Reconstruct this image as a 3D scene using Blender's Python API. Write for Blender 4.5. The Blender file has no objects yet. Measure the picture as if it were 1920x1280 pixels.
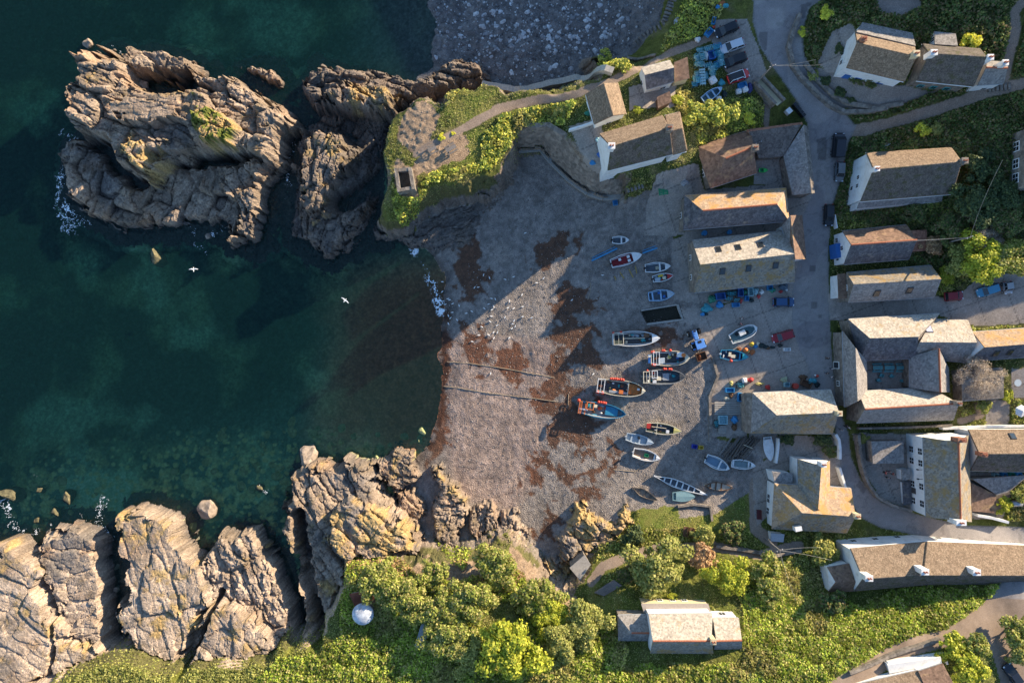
import bpy, bmesh, math, random
import numpy as np
from mathutils import Vector, Matrix, Quaternion
rnd = random.Random(7)
RNG = np.random.default_rng(11)
SC = bpy.context.scene
COL = SC.collection
HC, PS = 134.0, 0.105            # drone height over the water (m), metres per photo pixel at the water
SUN_EL, SUN_AZ = 17.0, (0.788, 0.616)

def P(px, py, z=0.0):            # a place on the survey photo with its height -> world point
    f = (HC - z) / HC * PS
    return Vector(((px - 960) * f, (640 - py) * f, z))

# ------------------------------------------------------------------ world, sun, camera
w = bpy.data.worlds.new("World"); SC.world = w; w.use_nodes = True
nt = w.node_tree
sky = nt.nodes.new('ShaderNodeTexSky'); sky.sky_type = 'NISHITA'; sky.sun_disc = False
sky.sun_elevation = math.radians(SUN_EL); sky.sun_rotation = math.atan2(SUN_AZ[0], SUN_AZ[1])
sky.air_density = 1.0; sky.dust_density = 0.2; sky.ozone_density = 4.0
tint = nt.nodes.new('ShaderNodeMix'); tint.data_type = 'RGBA'; tint.blend_type = 'MULTIPLY'; tint.inputs[0].default_value = 1; tint.inputs[7].default_value = (1.03, 1.0, .97, 1)
nt.links.new(sky.outputs[0], tint.inputs[6]); nt.links.new(tint.outputs[2], nt.nodes['Background'].inputs[0])
nt.nodes['Background'].inputs[1].default_value = 0.13
el = math.radians(SUN_EL)
SUNV = Vector((math.cos(el) * SUN_AZ[0], math.cos(el) * SUN_AZ[1], math.sin(el)))
ld = bpy.data.lights.new('sun', 'SUN'); ld.energy = 5.0; ld.angle = math.radians(0.5); ld.color = (1.0, 0.83, 0.60)
lo = bpy.data.objects.new('sun', ld); COL.objects.link(lo); lo.location = SUNV * 300
lo.rotation_euler = (-SUNV).to_track_quat('-Z', 'Y').to_euler()
cd = bpy.data.cameras.new('camera'); cam = bpy.data.objects.new('camera', cd); COL.objects.link(cam)
cam.location = (0, 0, HC); cd.sensor_width = 36; cd.lens = 36 * HC / (1920 * PS); cd.clip_end = 3000; cd.clip_start = 1
SC.camera = cam
SC.view_settings.view_transform = 'Standard'; SC.view_settings.look = 'None'
SC.view_settings.gamma = 1; SC.view_settings.exposure = EXPO = 1.2
SC.cycles.max_bounces = 5; SC.cycles.diffuse_bounces = 2; SC.cycles.transparent_max_bounces = 12

# ------------------------------------------------------------------ noise on numpy arrays
_T = RNG.random((6, 256, 256))
def vn(x, y, s=0):
    t = _T[s % 6]; x = x + 37.3 * s; y = y + 11.9 * s
    xi = np.floor(x).astype(np.int64); yi = np.floor(y).astype(np.int64)
    fx = x - xi; fy = y - yi; fx = fx * fx * (3 - 2 * fx); fy = fy * fy * (3 - 2 * fy)
    a = t[xi & 255, yi & 255]; b = t[(xi + 1) & 255, yi & 255]; c = t[xi & 255, (yi + 1) & 255]; d = t[(xi + 1) & 255, (yi + 1) & 255]
    return (a + (b - a) * fx) * (1 - fy) + (c + (d - c) * fx) * fy
def fbm(x, y, size, octv=4, s=0):
    f = 1.0 / size; a = 0.5; r = np.zeros_like(x); n = 0
    for o in range(octv):
        r += a * (vn(x * f, y * f, s + o) - 0.5) * 2; n += a; a *= 0.5; f *= 2.03
    return r / n
def worley(u, v, s=0, blk=0):
    ui = np.floor(u).astype(np.int64); vi = np.floor(v).astype(np.int64)
    F1 = np.full(u.shape, 9.0); F2 = F1.copy(); cu = F1.copy(); cv = F1.copy(); h = F1.copy()
    tx = _T[s % 6]; ty = _T[(s + 1) % 6]; th = _T[(s + 2) % 6]
    for i in (-1, 0, 1):
        for j in (-1, 0, 1):
            a = (ui + i) & 255; b = (vi + j) & 255
            px = ui + i + 0.1 + 0.8 * tx[a, b]; py = vi + j + 0.1 + 0.8 * ty[a, b]
            au = np.abs(u - px); av = np.abs(v - py); d = (np.maximum(au, av) * blk + np.sqrt(au * au + av * av) * (1 - blk)) if blk else np.hypot(au, av); n = d < F1
            F2 = np.where(n, F1, np.minimum(F2, d)); cu = np.where(n, px, cu); cv = np.where(n, py, cv)
            h = np.where(n, th[a, b], h); F1 = np.where(n, d, F1)
    return F1, F2, u - cu, v - cv, h
def sstep(a, b, x):
    t = np.clip((x - a) / (b - a), 0, 1); return t * t * (3 - 2 * t)
def tps(pts, X, Y):
    p = np.array([tuple(P(*q)) for q in pts]); n = len(p); xy = p[:, :2] / 100; z = p[:, 2]
    def U(d2): return 0.5 * d2 * np.log(d2 + 1e-12)
    d2 = ((xy[:, None] - xy[None]) ** 2).sum(-1); K = U(d2) + np.eye(n) * 2e-4
    A = np.zeros((n + 3, n + 3)); A[:n, :n] = K; A[:n, n] = 1; A[:n, n + 1:] = xy; A[n, :n] = 1; A[n + 1:, :n] = xy.T
    wt = np.linalg.solve(A, np.concatenate([z, np.zeros(3)]))
    xs = X.ravel() / 100; ys = Y.ravel() / 100; out = wt[n] + wt[n + 1] * xs + wt[n + 2] * ys
    for k in range(n): out += wt[k] * U((xs - xy[k, 0]) ** 2 + (ys - xy[k, 1]) ** 2)
    return out.reshape(X.shape)
def sdf(poly, z, X, Y, marg=9.0):        # signed distance (m) to a polygon given in photo pixels at height z; negative inside
    q = np.array([tuple(P(a, b, z))[:2] for a, b in poly]); r = np.full(X.shape, marg + 1.0)
    m = (X > q[:, 0].min() - marg) & (X < q[:, 0].max() + marg) & (Y > q[:, 1].min() - marg) & (Y < q[:, 1].max() + marg)
    x = X[m]; y = Y[m]; d = np.full(x.shape, 1e9); ins = np.zeros(x.shape, bool)
    for k in range(len(q)):
        ax, ay = q[k]; bx, by = q[(k + 1) % len(q)]; ex, ey = bx - ax, by - ay
        t = np.clip(((x - ax) * ex + (y - ay) * ey) / (ex * ex + ey * ey + 1e-12), 0, 1)
        d = np.minimum(d, (x - ax - t * ex) ** 2 + (y - ay - t * ey) ** 2)
        c = ((ay > y) != (by > y)); xx = ax + (y - ay) * ex / (ey if abs(ey) > 1e-9 else 1e-9); ins ^= c & (x < xx)
    d = np.sqrt(d); r[m] = np.where(ins, -d, d); return r
def ldist(line, z, X, Y, marg=9.0):      # distance to a polyline in photo pixels
    zs = z if isinstance(z, (list, tuple)) else [z] * len(line)
    q = np.array([tuple(P(a, b, zz))[:2] for (a, b), zz in zip(line, zs)]); r = np.full(X.shape, marg + 1.0)
    m = (X > q[:, 0].min() - marg) & (X < q[:, 0].max() + marg) & (Y > q[:, 1].min() - marg) & (Y < q[:, 1].max() + marg)
    x = X[m]; y = Y[m]; d = np.full(x.shape, 1e9)
    for k in range(len(q) - 1):
        ax, ay = q[k]; bx, by = q[k + 1]; ex, ey = bx - ax, by - ay
        t = np.clip(((x - ax) * ex + (y - ay) * ey) / (ex * ex + ey * ey + 1e-12), 0, 1)
        d = np.minimum(d, (x - ax - t * ex) ** 2 + (y - ay - t * ey) ** 2)
    r[m] = np.sqrt(d); return r

# ------------------------------------------------------------------ the land: one height field
STEP = 0.22
def axis(lo, hi, far):
    a = np.arange(lo, hi + STEP, STEP); out = [a]; d = STEP; l = lo; h = a[-1]; L = []; R = []
    while l > -far:
        d *= 1.25; l -= min(d, 40); L.append(l)
    d = STEP
    while h < far:
        d *= 1.25; h += min(d, 40); R.append(h)
    return np.concatenate([np.array(L[::-1]), a, np.array(R)])
ax_x = axis(-102.5, 102.5, 700); ax_y = axis(-68.5, 68.5, 700)
X, Y = np.meshgrid(ax_x, ax_y)          # [row=y, col=x]
PXL = [(-150,-150,-9),(0,300,-9),(0,640,-8),(0,900,-5),(200,640,-7),(300,520,-4.2),(400,560,-4.5),(480,700,-5),(250,900,-2.6),(450,880,-1.3),(560,800,-1.5),(350,850,-2.0),(150,900,-2.2),(50,950,-1.4),(-150,700,-9),(-100,1100,-5),
(620,600,-3),(700,640,-1.6),(760,600,-1.2),(700,760,-1.4),(790,720,-.7),(650,850,-1.1),(790,820,-.4),(700,480,-2.5),(780,480,-.7),(600,40,-5),(450,60,-6),(550,170,-3.5),(100,1000,-2),(300,960,-2),(480,1000,-1.5),(350,1030,-2),
(835,600,.1),(833,700,.1),(824,800,.1),(800,850,.2),(775,455,0),(850,480,.6),(900,600,.7),(900,760,.6),(950,400,1.2),(980,310,1.8),(1000,680,1.2),(1000,500,1.3),(1100,450,2),(1100,600,2),(1100,700,1.9),(1100,850,2),(1000,900,1.2),(920,900,.8),(1000,1000,1.6),(1200,700,2.7),(1200,560,2.9),(1200,900,2.8),(1290,680,3.4),(1290,560,3.8),(1280,800,3.2),(1300,900,3.6),(1170,390,3),(1100,380,2.2),
(1350,620,4),(1400,580,4.3),(1400,700,4.2),(1500,640,4.8),(1500,560,4.9),(1560,560,5.4),(1560,700,5.2),(1590,820,5.5),(1430,850,4.3),(1430,950,5),(1530,840,5.2),(1240,380,4.5),(1300,400,5.2),(1400,330,6.3),(1450,430,5.2),(1530,400,6),(1545,300,6.8),(1530,230,8),(1480,170,9.5),(1440,110,11),(1420,50,12),(1420,0,13),(1540,0,13.5),(1340,130,10.8),(1300,60,10.8),(1280,200,9.5),(1370,210,9.2),(1440,250,8),
(1600,100,13.5),(1700,150,13.2),(1560,130,11.5),(1650,190,11.3),(1600,235,8.8),(1750,215,10.6),(1900,160,14),(1850,60,16),(1700,20,15.5),(1650,260,8.5),(1750,270,10),(1880,300,13),(1650,330,7.5),(1850,400,11),(1700,410,8),(1620,460,6.8),(1720,460,7.5),(1850,470,10),(1620,540,6),(1780,540,8),(1900,530,9.5),(1880,590,9),(1700,690,6.8),(1850,700,8.5),(1900,760,9),(1820,770,8),(1640,860,6),(1680,930,6.8),(1850,940,8),(1900,900,9),(1750,990,8),(1900,1010,10),(1650,990,6.5),(1600,960,6),
(1480,1010,6.5),(1380,1000,6.2),(1300,980,5.5),(1250,1000,6),(1200,980,5),(1500,1070,9),(1400,1080,9.5),(1250,1080,8.5),(1160,1080,7),(1200,1150,11),(1300,1190,13),(1450,1150,12.5),(1450,1250,17),(1300,1250,15.5),(1580,1120,10.5),(1700,1120,11.5),(1850,1110,13.5),(1900,1090,14),(1600,1220,16.5),(1700,1180,15.5),(1800,1170,15.5),(1880,1200,15.5),(1700,1260,17),(1550,1270,18),(1900,1270,16),(1100,1200,2),(900,1150,1.5),(700,1150,0),
(700,60,-2.2),(770,60,-1.0),(800,20,-.5),(830,80,-.15),(900,60,.8),(1000,60,2),(1000,120,1.6),(1100,100,2.5),(1150,40,3.5),(1185,90,4),(900,110,.5),(1230,20,7),(2050,600,12),(2050,1000,13),(2050,1250,16),(2050,300,16)]
ZL = tps(PXL, X, Y)
PXH = [(750,220,11),(740,340,11),(740,400,8.5),(730,300,10.5),(850,200,11.5),(850,290,11),(950,180,11),(930,260,10),(950,310,7.5),(1050,190,11),(1040,240,9.5),(1150,140,12),(1120,220,12.8),(1100,290,12.2),(1200,230,13),(1220,180,12.8),(1170,330,10),(1290,190,11),(1280,280,10.6),(1370,100,11.2),(1300,50,11.2),(1420,50,12),(1440,200,9),(1250,100,11.6),(1350,-20,12.5),(1420,-60,14)]
PXS = [(100,1280,10.5),(300,1280,11.2),(520,1260,10.8),(650,1150,9.5),(650,1240,11),(700,1060,9),(800,1060,9),(900,1050,8.5),(800,1180,11),(950,1150,11),(950,1250,13),(1080,1200,12.5),(1000,1060,7),(1090,1140,9),(1150,1060,7.2),(1200,1150,11),(1200,1000,5.4),(1300,1250,15.5),(1300,1000,6.2),(600,1400,14),(1000,1400,17),(200,1400,13)]
NZ1 = fbm(X, Y, 3.0, 4, 1); NZ2 = fbm(X, Y, 1.0, 3, 3); NZB = fbm(X, Y, 14.0, 4, 2)
HLP = [(712,300),(716,250),(735,205),(765,188),(800,182),(828,190),(842,170),(880,160),(905,158),(1000,168),(1110,142),(1112,105),(1200,116),(1225,98),(1250,70),(1285,40),(1320,-20),(1420,-120),(1470,-60),(1460,100),(1440,250),(1330,300),(1295,330),(1200,352),(1150,362),(1110,352),(1072,322),(1040,282),(1018,268),(975,262),(966,292),(945,330),(890,352),(812,372),(775,402),(748,425),(715,432),(700,405),(716,350)]
SHP = [(-60,1420),(-40,1300),(85,1268),(150,1236),(230,1216),(300,1240),(340,1236),(500,1222),(535,1196),(600,1175),(632,1090),(640,1040),(720,1035),(810,1040),(850,1040),(890,1030),(935,1015),(972,1015),(1000,1050),(1030,1095),(1060,1105),(1085,1085),(1110,1045),(1150,1020),(1195,980),(1260,975),(1330,1300),(1330,1420)]
sH = sdf(HLP, 9, X, Y, 12) + NZ1 * 1.3
sS = sdf(SHP, 8, X, Y, 12) + NZ1 * 1.3
Z = ZL.copy()
# the north cliffs are steep at the headland, gentler by the village
wH = 1.6 + 1.6 * sstep(-5, 20, X)
kH = sstep(1, -1, sH / wH); ZHh = tps(PXH, X, Y); Z = np.where(sH < 12, np.maximum(Z, Z + (ZHh - Z) * kH), Z)
kS = sstep(1, -1, sS / (1.8 + 7 * sstep(17, 26, X))); ZSs = tps(PXS, X, Y); Z = np.where(sS < 12, np.maximum(Z, Z + (ZSs - Z) * kS), Z)
LANDK = np.maximum(kH * (sH < 12), kS * (sS < 12))
# natural ground roughness
Z += NZB * 0.12 * sstep(0.2, 2, Z) + (NZB * 1.1 + NZ1 * .5) * (sstep(42, 50, Y) * sstep(-32, -26, X) * sstep(25, 10, X)) * sstep(2.5, .5, np.abs(Z)) + (NZB * .25 + NZ1 * .12) * (np.abs(Z) < 1.2) * (Y < 30)
# hill beyond the frame to the north-east (it keeps the low sun off the upper village)
cc = X * SUN_AZ[0] + Y * SUN_AZ[1]; ee = X * SUN_AZ[1] - Y * SUN_AZ[0]
HILLC = 95.0
hillh = np.interp(ee, [-200, -60, -30, -10, 0, 10, 18, 30, 40, 46, 55, 65, 130], [27, 27, 28.5, 28.5, 30, 27.5, 26, 26, 24, 20.5, 16, 13, 13])
outm = sstep(0, 1, (np.maximum(np.abs(X) - 101, np.abs(Y) - 66)) / 14.0)
Zh = hillh * sstep(60, HILLC + 14, cc) + fbm(X, Y, 7, 3, 4) * 1.6
Z = np.where((cc > 55) & (X > -5), np.maximum(Z, Z + (Zh - Z) * sstep(0.0, 1.0, outm) * sstep(55, 75, cc)), Z)
Z = np.where(cc < -20, np.minimum(Z, 30), Z); Z = np.clip(Z, -12, 46)
far = np.maximum(np.abs(X) - 140, np.abs(Y) - 110); Z = np.where((far > 0) & (X < 0) & (Y > -60), -10, Z)
# ------------------------------------------------------------------ rock masses: (name, label, outline px, z for px, top, edge width, (tilt x, tilt y per m), (strata angle, stretch, block, relief), lichen)
ROCKS = [
 ('rock_islet','large jagged rocky islet in the sea, cut off from the headland by a channel',[
  ([(140,105),(160,85),(185,72),(212,112),(238,112),(262,150),(310,160),(372,150),(440,150),(492,178),(540,212),(552,240),(528,280),(540,300),(500,322),(470,300),(420,296),(330,300),(262,345),(205,318),(190,270),(150,262),(128,232),(126,182),(148,150)],5,7.5,3.2,(.02,.05),(-22,1.9,4.6,2.4),.06),
  ([(240,92),(262,82),(300,92),(362,108),(370,135),(330,150),(300,140),(262,142),(240,120)],3,5.0,2.0,(0,.03),(-35,1.6,4.0,1.5),.05),
  ([(360,135),(440,146),(490,174),(542,212),(552,238),(520,246),(470,220),(420,196),(370,165)],5,7.5,2.2,(0,.04),(-38,2.2,3.2,2.2),.03),
  ([(110,372),(108,290),(122,262),(150,262),(190,268),(210,315),(262,345),(330,300),(420,296),(470,300),(520,320),(500,352),(482,400),(478,450),(455,466),(430,455),(424,420),(350,425),(300,423),(215,432),(150,402)],2,2.6,2.0,(0,.02),(70,2.0,4.5,1.9),0),
  ([(205,190),(262,178),(330,185),(372,205),(340,232),(262,240),(205,232)],6,9.0,1.6,(0,.03),(-8,2.4,5.0,.7),.02),
  ([(362,212),(420,205),(455,240),(440,275),(400,282),(370,262)],8,11.5,1.8,(.02,.05),(60,1.4,2.5,1.6),.6),
  ([(228,270),(300,255),(332,272),(322,310),(280,340),(250,315)],6,8.2,1.8,(-.02,.1),(-50,1.4,2.6,1.5),.55),
  ([(408,312),(470,300),(530,290),(500,335),(482,395),(478,450),(432,452),(440,390),(402,350)],3,4.8,1.6,(-.03,.05),(-60,1.5,3.0,1.6),.02)]),
 ('rock_ridge','dark craggy rock ridge running out from the north side of the grassy headland',[
  ([(560,135),(588,106),(650,126),(702,124),(760,142),(800,134),(850,106),(898,116),(906,148),(880,158),(830,170),(780,186),(735,206),(690,216),(640,206),(600,202),(572,182)],4,5.0,2.6,(.01,-.02),(-12,2.2,4.0,2.4),.05),
  ([(600,170),(640,140),(720,160),(760,178),(735,206),(690,214),(640,206),(600,196)],6,8.0,2.2,(0,.02),(-25,1.8,3.0,2.2),.22)]),
 ('rock_crag','fissured dark rock crag between the islet and the headland with a pale ledge on top',[
  ([(512,305),(546,258),(575,230),(620,206),(735,208),(724,262),(720,330),(706,405),(660,470),(600,470),(545,440),(536,380)],1,.75,1.6,(0,0),(72,2.2,2.6,1.5),0),
  ([(545,372),(556,262),(580,236),(622,246),(660,258),(700,300),(712,340),(690,400),(668,440),(622,482),(580,470),(545,420)],3,3.0,2.0,(0,.01),(78,2.4,3.6,2.0),0),
  ([(572,262),(596,240),(640,252),(660,292),(640,340),(610,400),(576,420),(560,370)],6,7.0,2.0,(.02,.03),(65,2.0,3.0,1.8),.3)]),
 ('rock_reef','small dark rock reef awash north of the islet',[([(450,122),(478,118),(512,130),(532,150),(528,162),(500,155),(470,142)],1,1.6,1.2,(0,0),(-30,1.8,2.0,1.2),0)]),
 ('rock_shelf','low wet rock shelf at the foot of the headland beside the beach',[
  ([(690,402),(716,430),(760,418),(812,392),(880,372),(930,345),(968,310),(960,350),(905,400),(872,452),(820,470),(760,456),(702,450)],1.5,1.7,2.2,(0,.02),(28,2.6,2.4,.9),0)]),
 ('rock_platform','low dark rock platform linking the slabs and gullies of the southern shore',[([(-80,1110),(66,1085),(100,1150),(200,1205),(240,1160),(246,1120),(340,1075),(402,1125),(470,1130),(540,1160),(590,1200),(560,1300),(-80,1420)],3,3.2,2.0,(0,-.04),(-65,2.4,3.0,1.3),.02)]),
 ('rock_slab','broad smooth rock slab with a yellow lichen streak, right of the deep straight gully',[
  ([(224,970),(262,960),(318,966),(328,985),(342,1040),(382,1062),(402,1120),(372,1190),(330,1262),(280,1226),(246,1165),(238,1100),(228,1030)],4,6.5,1.7,(.02,-.05),(-72,1.9,5.4,.8),.3)]),
 ('rock_slope','wide pale rock slope in the bottom left corner with fine vertical cracks',[
  ([(-80,1040),(0,1022),(40,1046),(66,1072),(98,1130),(128,1188),(200,1212),(216,1240),(130,1252),(60,1300),(-80,1420)],5,7.0,2.2,(-.02,-.08),(-35,2.0,6.0,.7),.22)]),
 ('rock_hump','rounded brown rock hump between the pale slope and the deep straight gully',[
  ([(76,1012),(100,995),(160,990),(186,1012),(198,1080),(200,1140),(206,1212),(150,1190),(126,1140),(92,1080)],3,4.8,2.2,(.02,-.03),(15,1.5,4.2,.7),.03)]),
 ('rock_bluff','big rock bluff left of the beach with yellow lichen and scrub along its top',[
  ([(532,900),(542,880),(570,872),(642,872),(692,886),(716,930),(752,972),(802,1042),(805,1090),(700,1080),(640,1110),(600,1190),(575,1160),(548,1060),(532,980)],5,6.0,2.0,(.0,-.04),(-55,2.0,4.5,1.7),.15),
  ([(612,960),(660,930),(720,950),(760,990),(780,1040),(700,1060),(640,1060),(610,1020)],7,8.5,1.8,(.02,-.02),(-35,1.8,3.4,1.2),.5)]),
 ('rock_ledges','row of broken rock ledges between the shingle and the scrub at the beach corner',[
  ([(704,868),(740,842),(778,850),(784,880),(768,902),(746,918),(722,900)],2,3.0,.9,(0,0),(-30,1.4,2.2,1.0),.05),
  ([(744,922),(776,920),(796,950),(782,982),(756,962)],2,2.6,.9,(0,0),(-40,1.4,2.0,1.0),0),
  ([(808,880),(826,866),(842,900),(868,930),(874,980),(862,1010),(848,1046),(818,1010),(812,960),(824,920)],3,3.6,1.0,(0,-.02),(-10,1.5,2.2,1.2),.15),
  ([(876,950),(922,938),(934,960),(926,1000),(890,1012),(878,985)],2,3.0,.9,(0,0),(85,1.5,2.0,1.4),.05),
  ([(940,958),(968,956),(990,1000),(1000,1040),(960,1010),(940,1000)],2,2.6,.9,(0,0),(80,1.5,1.8,1.2),.05)]),
 ('rock_outcrop','orange-yellow lichened rock outcrop at the back of the beach below the garden hedge',[
  ([(1040,1012),(1072,972),(1078,942),(1096,946),(1104,966),(1130,968),(1150,985),(1170,950),(1192,968),(1196,1000),(1150,1022),(1108,1045),(1082,1072),(1056,1048)],4,5.2,1.5,(.02,-.01),(-40,1.7,2.6,1.6),.6)]),
 ('rock_spurs','narrow rust-coloured rock spurs sloping down to the shingle below the concrete slab',[
  ([(1022,1052),(1050,1046),(1072,1066),(1076,1098),(1040,1098)],3,4.2,1.1,(0,-.02),(-50,2.6,1.5,1.7),.55)]),
 ('rock_rib','dark broken rock rib between two narrow gullies at the foot of the southern cliff',[
  ([(384,1060),(420,1012),(468,1008),(512,1062),(552,1142),(560,1200),(520,1215),(480,1180),(440,1140),(402,1120)],4,5.2,1.5,(0,-.02),(-62,2.2,3.0,1.7),.03),
  ([(402,1128),(440,1140),(480,1172),(520,1215),(522,1240),(480,1248),(352,1262),(372,1200)],6,8.0,1.5,(0,-.03),(-55,1.7,4.2,.8),.22)]),
]
GULLY = [([(213,1010),(214,1060),(217,1120),(224,1190)],2,1.4,9),([(566,960),(572,1020),(588,1090),(612,1180)],3,1.1,5),([(410,1110),(398,1150),(375,1200),(352,1250)],6,.5,4),([(84,1110),(96,1150),(104,1210),(98,1260)],6,.35,3),
 ([(545,300),(540,340),(535,400)],0,1.8,3),([(300,300),(360,300),(420,296)],4,1.0,3),([(640,380),(690,350),(716,330)],3,1.8,4),([(520,1050),(545,1120),(562,1190)],4,.8,4),([(500,1030),(560,1090)],3,.5,2),([(262,150),(300,172),(340,170)],4,1.2,4)]
RID = np.full(X.shape, -1); LICH = np.zeros_like(X); WAVE = np.zeros_like(X)
wx = fbm(X, Y, 6, 3, 0) * .75; wy = fbm(X, Y, 6, 3, 5) * .75; CELL = np.full(X.shape, .5)
for ri, (nm, lab, parts) in enumerate(ROCKS):
    for (poly, zp, top, ew, tilt, (ang, st, bs, rel), lic) in parts:
        s = sdf(poly, zp, X, Y, 4) + NZ1 * 0.9 + NZ2 * 0.35
        m = s < 4.0
        x = X[m]; y = Y[m]; d = s[m]; cx, cy = x.mean(), y.mean(); a = math.radians(ang)
        xw = x + wx[m]; yw = y + wy[m]
        u = (xw * math.cos(a) + yw * math.sin(a)); v = (-xw * math.sin(a) + yw * math.cos(a))
        det = np.zeros_like(x)
        for o, (k, amp) in enumerate(((1, 1.0), (.42, .42), (.17, .2))):
            b = bs * k; F1, F2, du, dv, h = worley(u / (b * st), v / b, (ri + o * 2) % 6, .8)
            hh = _T[(ri + o) % 6][np.floor(h * 255).astype(int), 7]; h3 = _T[(ri + o + 3) % 6][np.floor(h * 255).astype(int), 19]
            det += amp * rel * ((h - .5) * .8 + du * (hh - .5) * .75 + dv * (h3 - .55) * .9) - amp * rel * .42 * np.exp(-((F2 - F1) / .07) ** 1.2)
        det += fbm(u * .5, v * 1.4, 1.0, 3, 2) * .06 * rel
        F1, F2, du, dv, h = worley(u / (bs * .8 * st), v / (bs * .8), (ri + 1) % 6, .8); G1, G2, eu, ev, g_ = worley(u / (bs * .3), v / (bs * .3), (ri + 3) % 6, .8)
        d = d + fbm(x, y, 6, 3, 3) * 1.1 * (nm[5:] in ('slope', 'hump', 'slab', 'rib')) + (h - .5) * bs * .4 + (g_ - .5) * bs * .24 - (1.1 if nm in ('rock_slope', 'rock_hump', 'rock_slab', 'rock_rib') else .25)
        ce = CELL[m]; ce[:] = np.where(d < 1, .6 * g_ + .4 * h, ce); CELL[m] = ce
        edge = np.clip(-d / (ew * .75), 0, 1); prof = edge ** .55
        low = np.minimum(ZL[m], 3)
        H = low + (top + tilt[0] * (x - cx) + tilt[1] * (y - cy) - low) * prof + det * (.25 + .75 * prof) * (d < .8)
        H = np.where(d > 0, np.where(low < .4, np.maximum(low, -.75 - d * .55 + (g_ - .5) * 1.3 + (h - .5) * 1.2), low - d * 1.5), H)
        zc = Z[m]; up = H > zc + .02
        blend = np.where(LANDK[m] > .6, H - 1.0 > zc, up)     # grassy tops keep their turf unless the rock really stands out of it
        zc = np.where(blend, H, zc); Z[m] = zc
        r = RID[m]; r[blend & (d < 2.5) & (H > low + .05)] = ri; RID[m] = r
        L = LICH[m]; L[blend] = lic; LICH[m] = L
for line, zp, wd, dp in GULLY:
    d = ldist(line, zp, X, Y, 5) + NZ2 * .5
    Z = np.where(d < wd * 2, Z - np.minimum(dp, np.maximum(Z + 1.2, 0)) * sstep(wd * 1.5, wd * .5, d), Z)
# cliff faces: fractured rock wherever the land is steep
gy, gx = np.gradient(Z, ax_y, ax_x); SL = np.hypot(gx, gy)
cl = (X < 22) & (LANDK > .03) & (LANDK < .97) & (RID < 0) & (np.abs(X) < 105) & (np.abs(Y) < 72)
x = X[cl]; y = Y[cl]
F1, F2, du, dv, h = worley((x + wx[cl]) / 2.2, (y + wy[cl]) / 2.0, 2)
G1, G2, eu, ev, g = worley((x + wx[cl]) / .9, (y + wy[cl]) / .8, 4)
k = sstep(0, .25, LANDK[cl]) * sstep(1, .7, LANDK[cl])
Z[cl] += k * ((h - .5) * 1.5 + du * (h - .4) * 1.2 - .35 * np.exp(-((F2 - F1) / .1) ** 1.2) + (g - .5) * .6)
gy, gx = np.gradient(Z, ax_y, ax_x); SL = np.hypot(gx, gy)

# ------------------------------------------------------------------ levelled roads, yards, paths
ROAD = [([(1392,-60),(1396,20),(1398,60),(1412,100),(1436,132),(1462,160),(1492,195),(1516,232),(1526,300),(1531,362),(1514,402),(1512,470),(1502,520),(1497,560),(1500,620),(1512,655),(1530,690),(1540,735),(1560,775),(1580,800),(1584,840),(1590,890),(1602,935),(1622,972),(1660,992),(1740,1006),(1840,1010),(1980,1012),(1980,984),(1880,984),(1800,984),(1720,966),(1660,945),(1624,905),(1606,860),(1602,815),(1584,770),(1577,720),(1570,640),(1566,560),(1562,480),(1563,400),(1582,330),(1592,262),(1600,240),(1575,216),(1545,185),(1512,150),(1492,118),(1484,80),(1494,40),(1540,10),(1640,-60)], 8),
 ([(1478,1290),(1580,1240),(1640,1215),(1700,1190),(1760,1180),(1800,1162),(1850,1135),(1890,1098),(1960,1040),(1990,1110),(1930,1140),(1900,1170),(1890,1195),(1910,1230),(1940,1290),(1870,1290),(1858,1240),(1846,1200),(1830,1186),(1760,1206),(1690,1222),(1620,1258),(1560,1290)], 15)]
YARD = [([(1262,448),(1285,440),(1290,360),(1480,345),(1520,360),(1508,440),(1500,550),(1400,556),(1340,575),(1265,560)], 5.0),([(1310,612),(1345,590),(1362,570),(1400,556),(1497,548),(1500,640),(1528,680),(1545,738),(1395,738),(1330,812),(1325,740),(1345,700),(1318,660)], 4.3),
 ([(1325,740),(1400,735),(1400,822),(1328,818)], 4), ([(1408,812),(1560,818),(1580,860),(1590,930),(1480,880),(1446,900),(1444,960),(1415,985),(1412,880),(1440,860),(1400,846)], 4.8),
 ([(1340,40),(1398,40),(1440,130),(1430,160),(1400,160),(1360,130),(1335,80)], 11.3), ([(1560,548),(1760,555),(1790,560),(1830,520),(1990,500),(1990,600),(1830,612),(1760,590),(1570,600)], 8),
 ([(1622,672),(1706,672),(1706,730),(1622,730)], 6.5), ([(1600,812),(1700,812),(1712,955),(1650,935),(1618,880)], 6), ([(1816,885),(1900,880),(1870,970),(1816,970)], 7.5),
 ([(1225,335),(1300,315),(1322,365),(1280,372),(1285,440),(1212,440),(1215,380)], 5.2), ([(1065,240),(1120,232),(1145,330),(1120,352),(1100,320)], 9.8), ([(1175,170),(1265,160),(1262,205),(1175,215)], 10.7),
 ([(1415,290),(1475,290),(1475,345),(1415,345)], 6.5), ([(1850,750),(1890,748),(1890,800),(1850,800)], 8.6), ([(1895,690),(1960,690),(1960,745),(1895,745)], 9), ([(1540,110),(1560,60),(1590,50),(1600,70),(1580,130),(1560,128)], 13),
 ([(1210,585),(1345,575),(1350,612),(1275,605)], 3.6)]
GRAVEL = [([(1530,120),(1575,128),(1600,150),(1690,160),(1760,170),(1690,195),(1640,205),(1590,190),(1560,165)], 12.6), ([(1630,-30),(1715,-30),(1722,15),(1690,30),(1650,25)], 15)]
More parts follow.
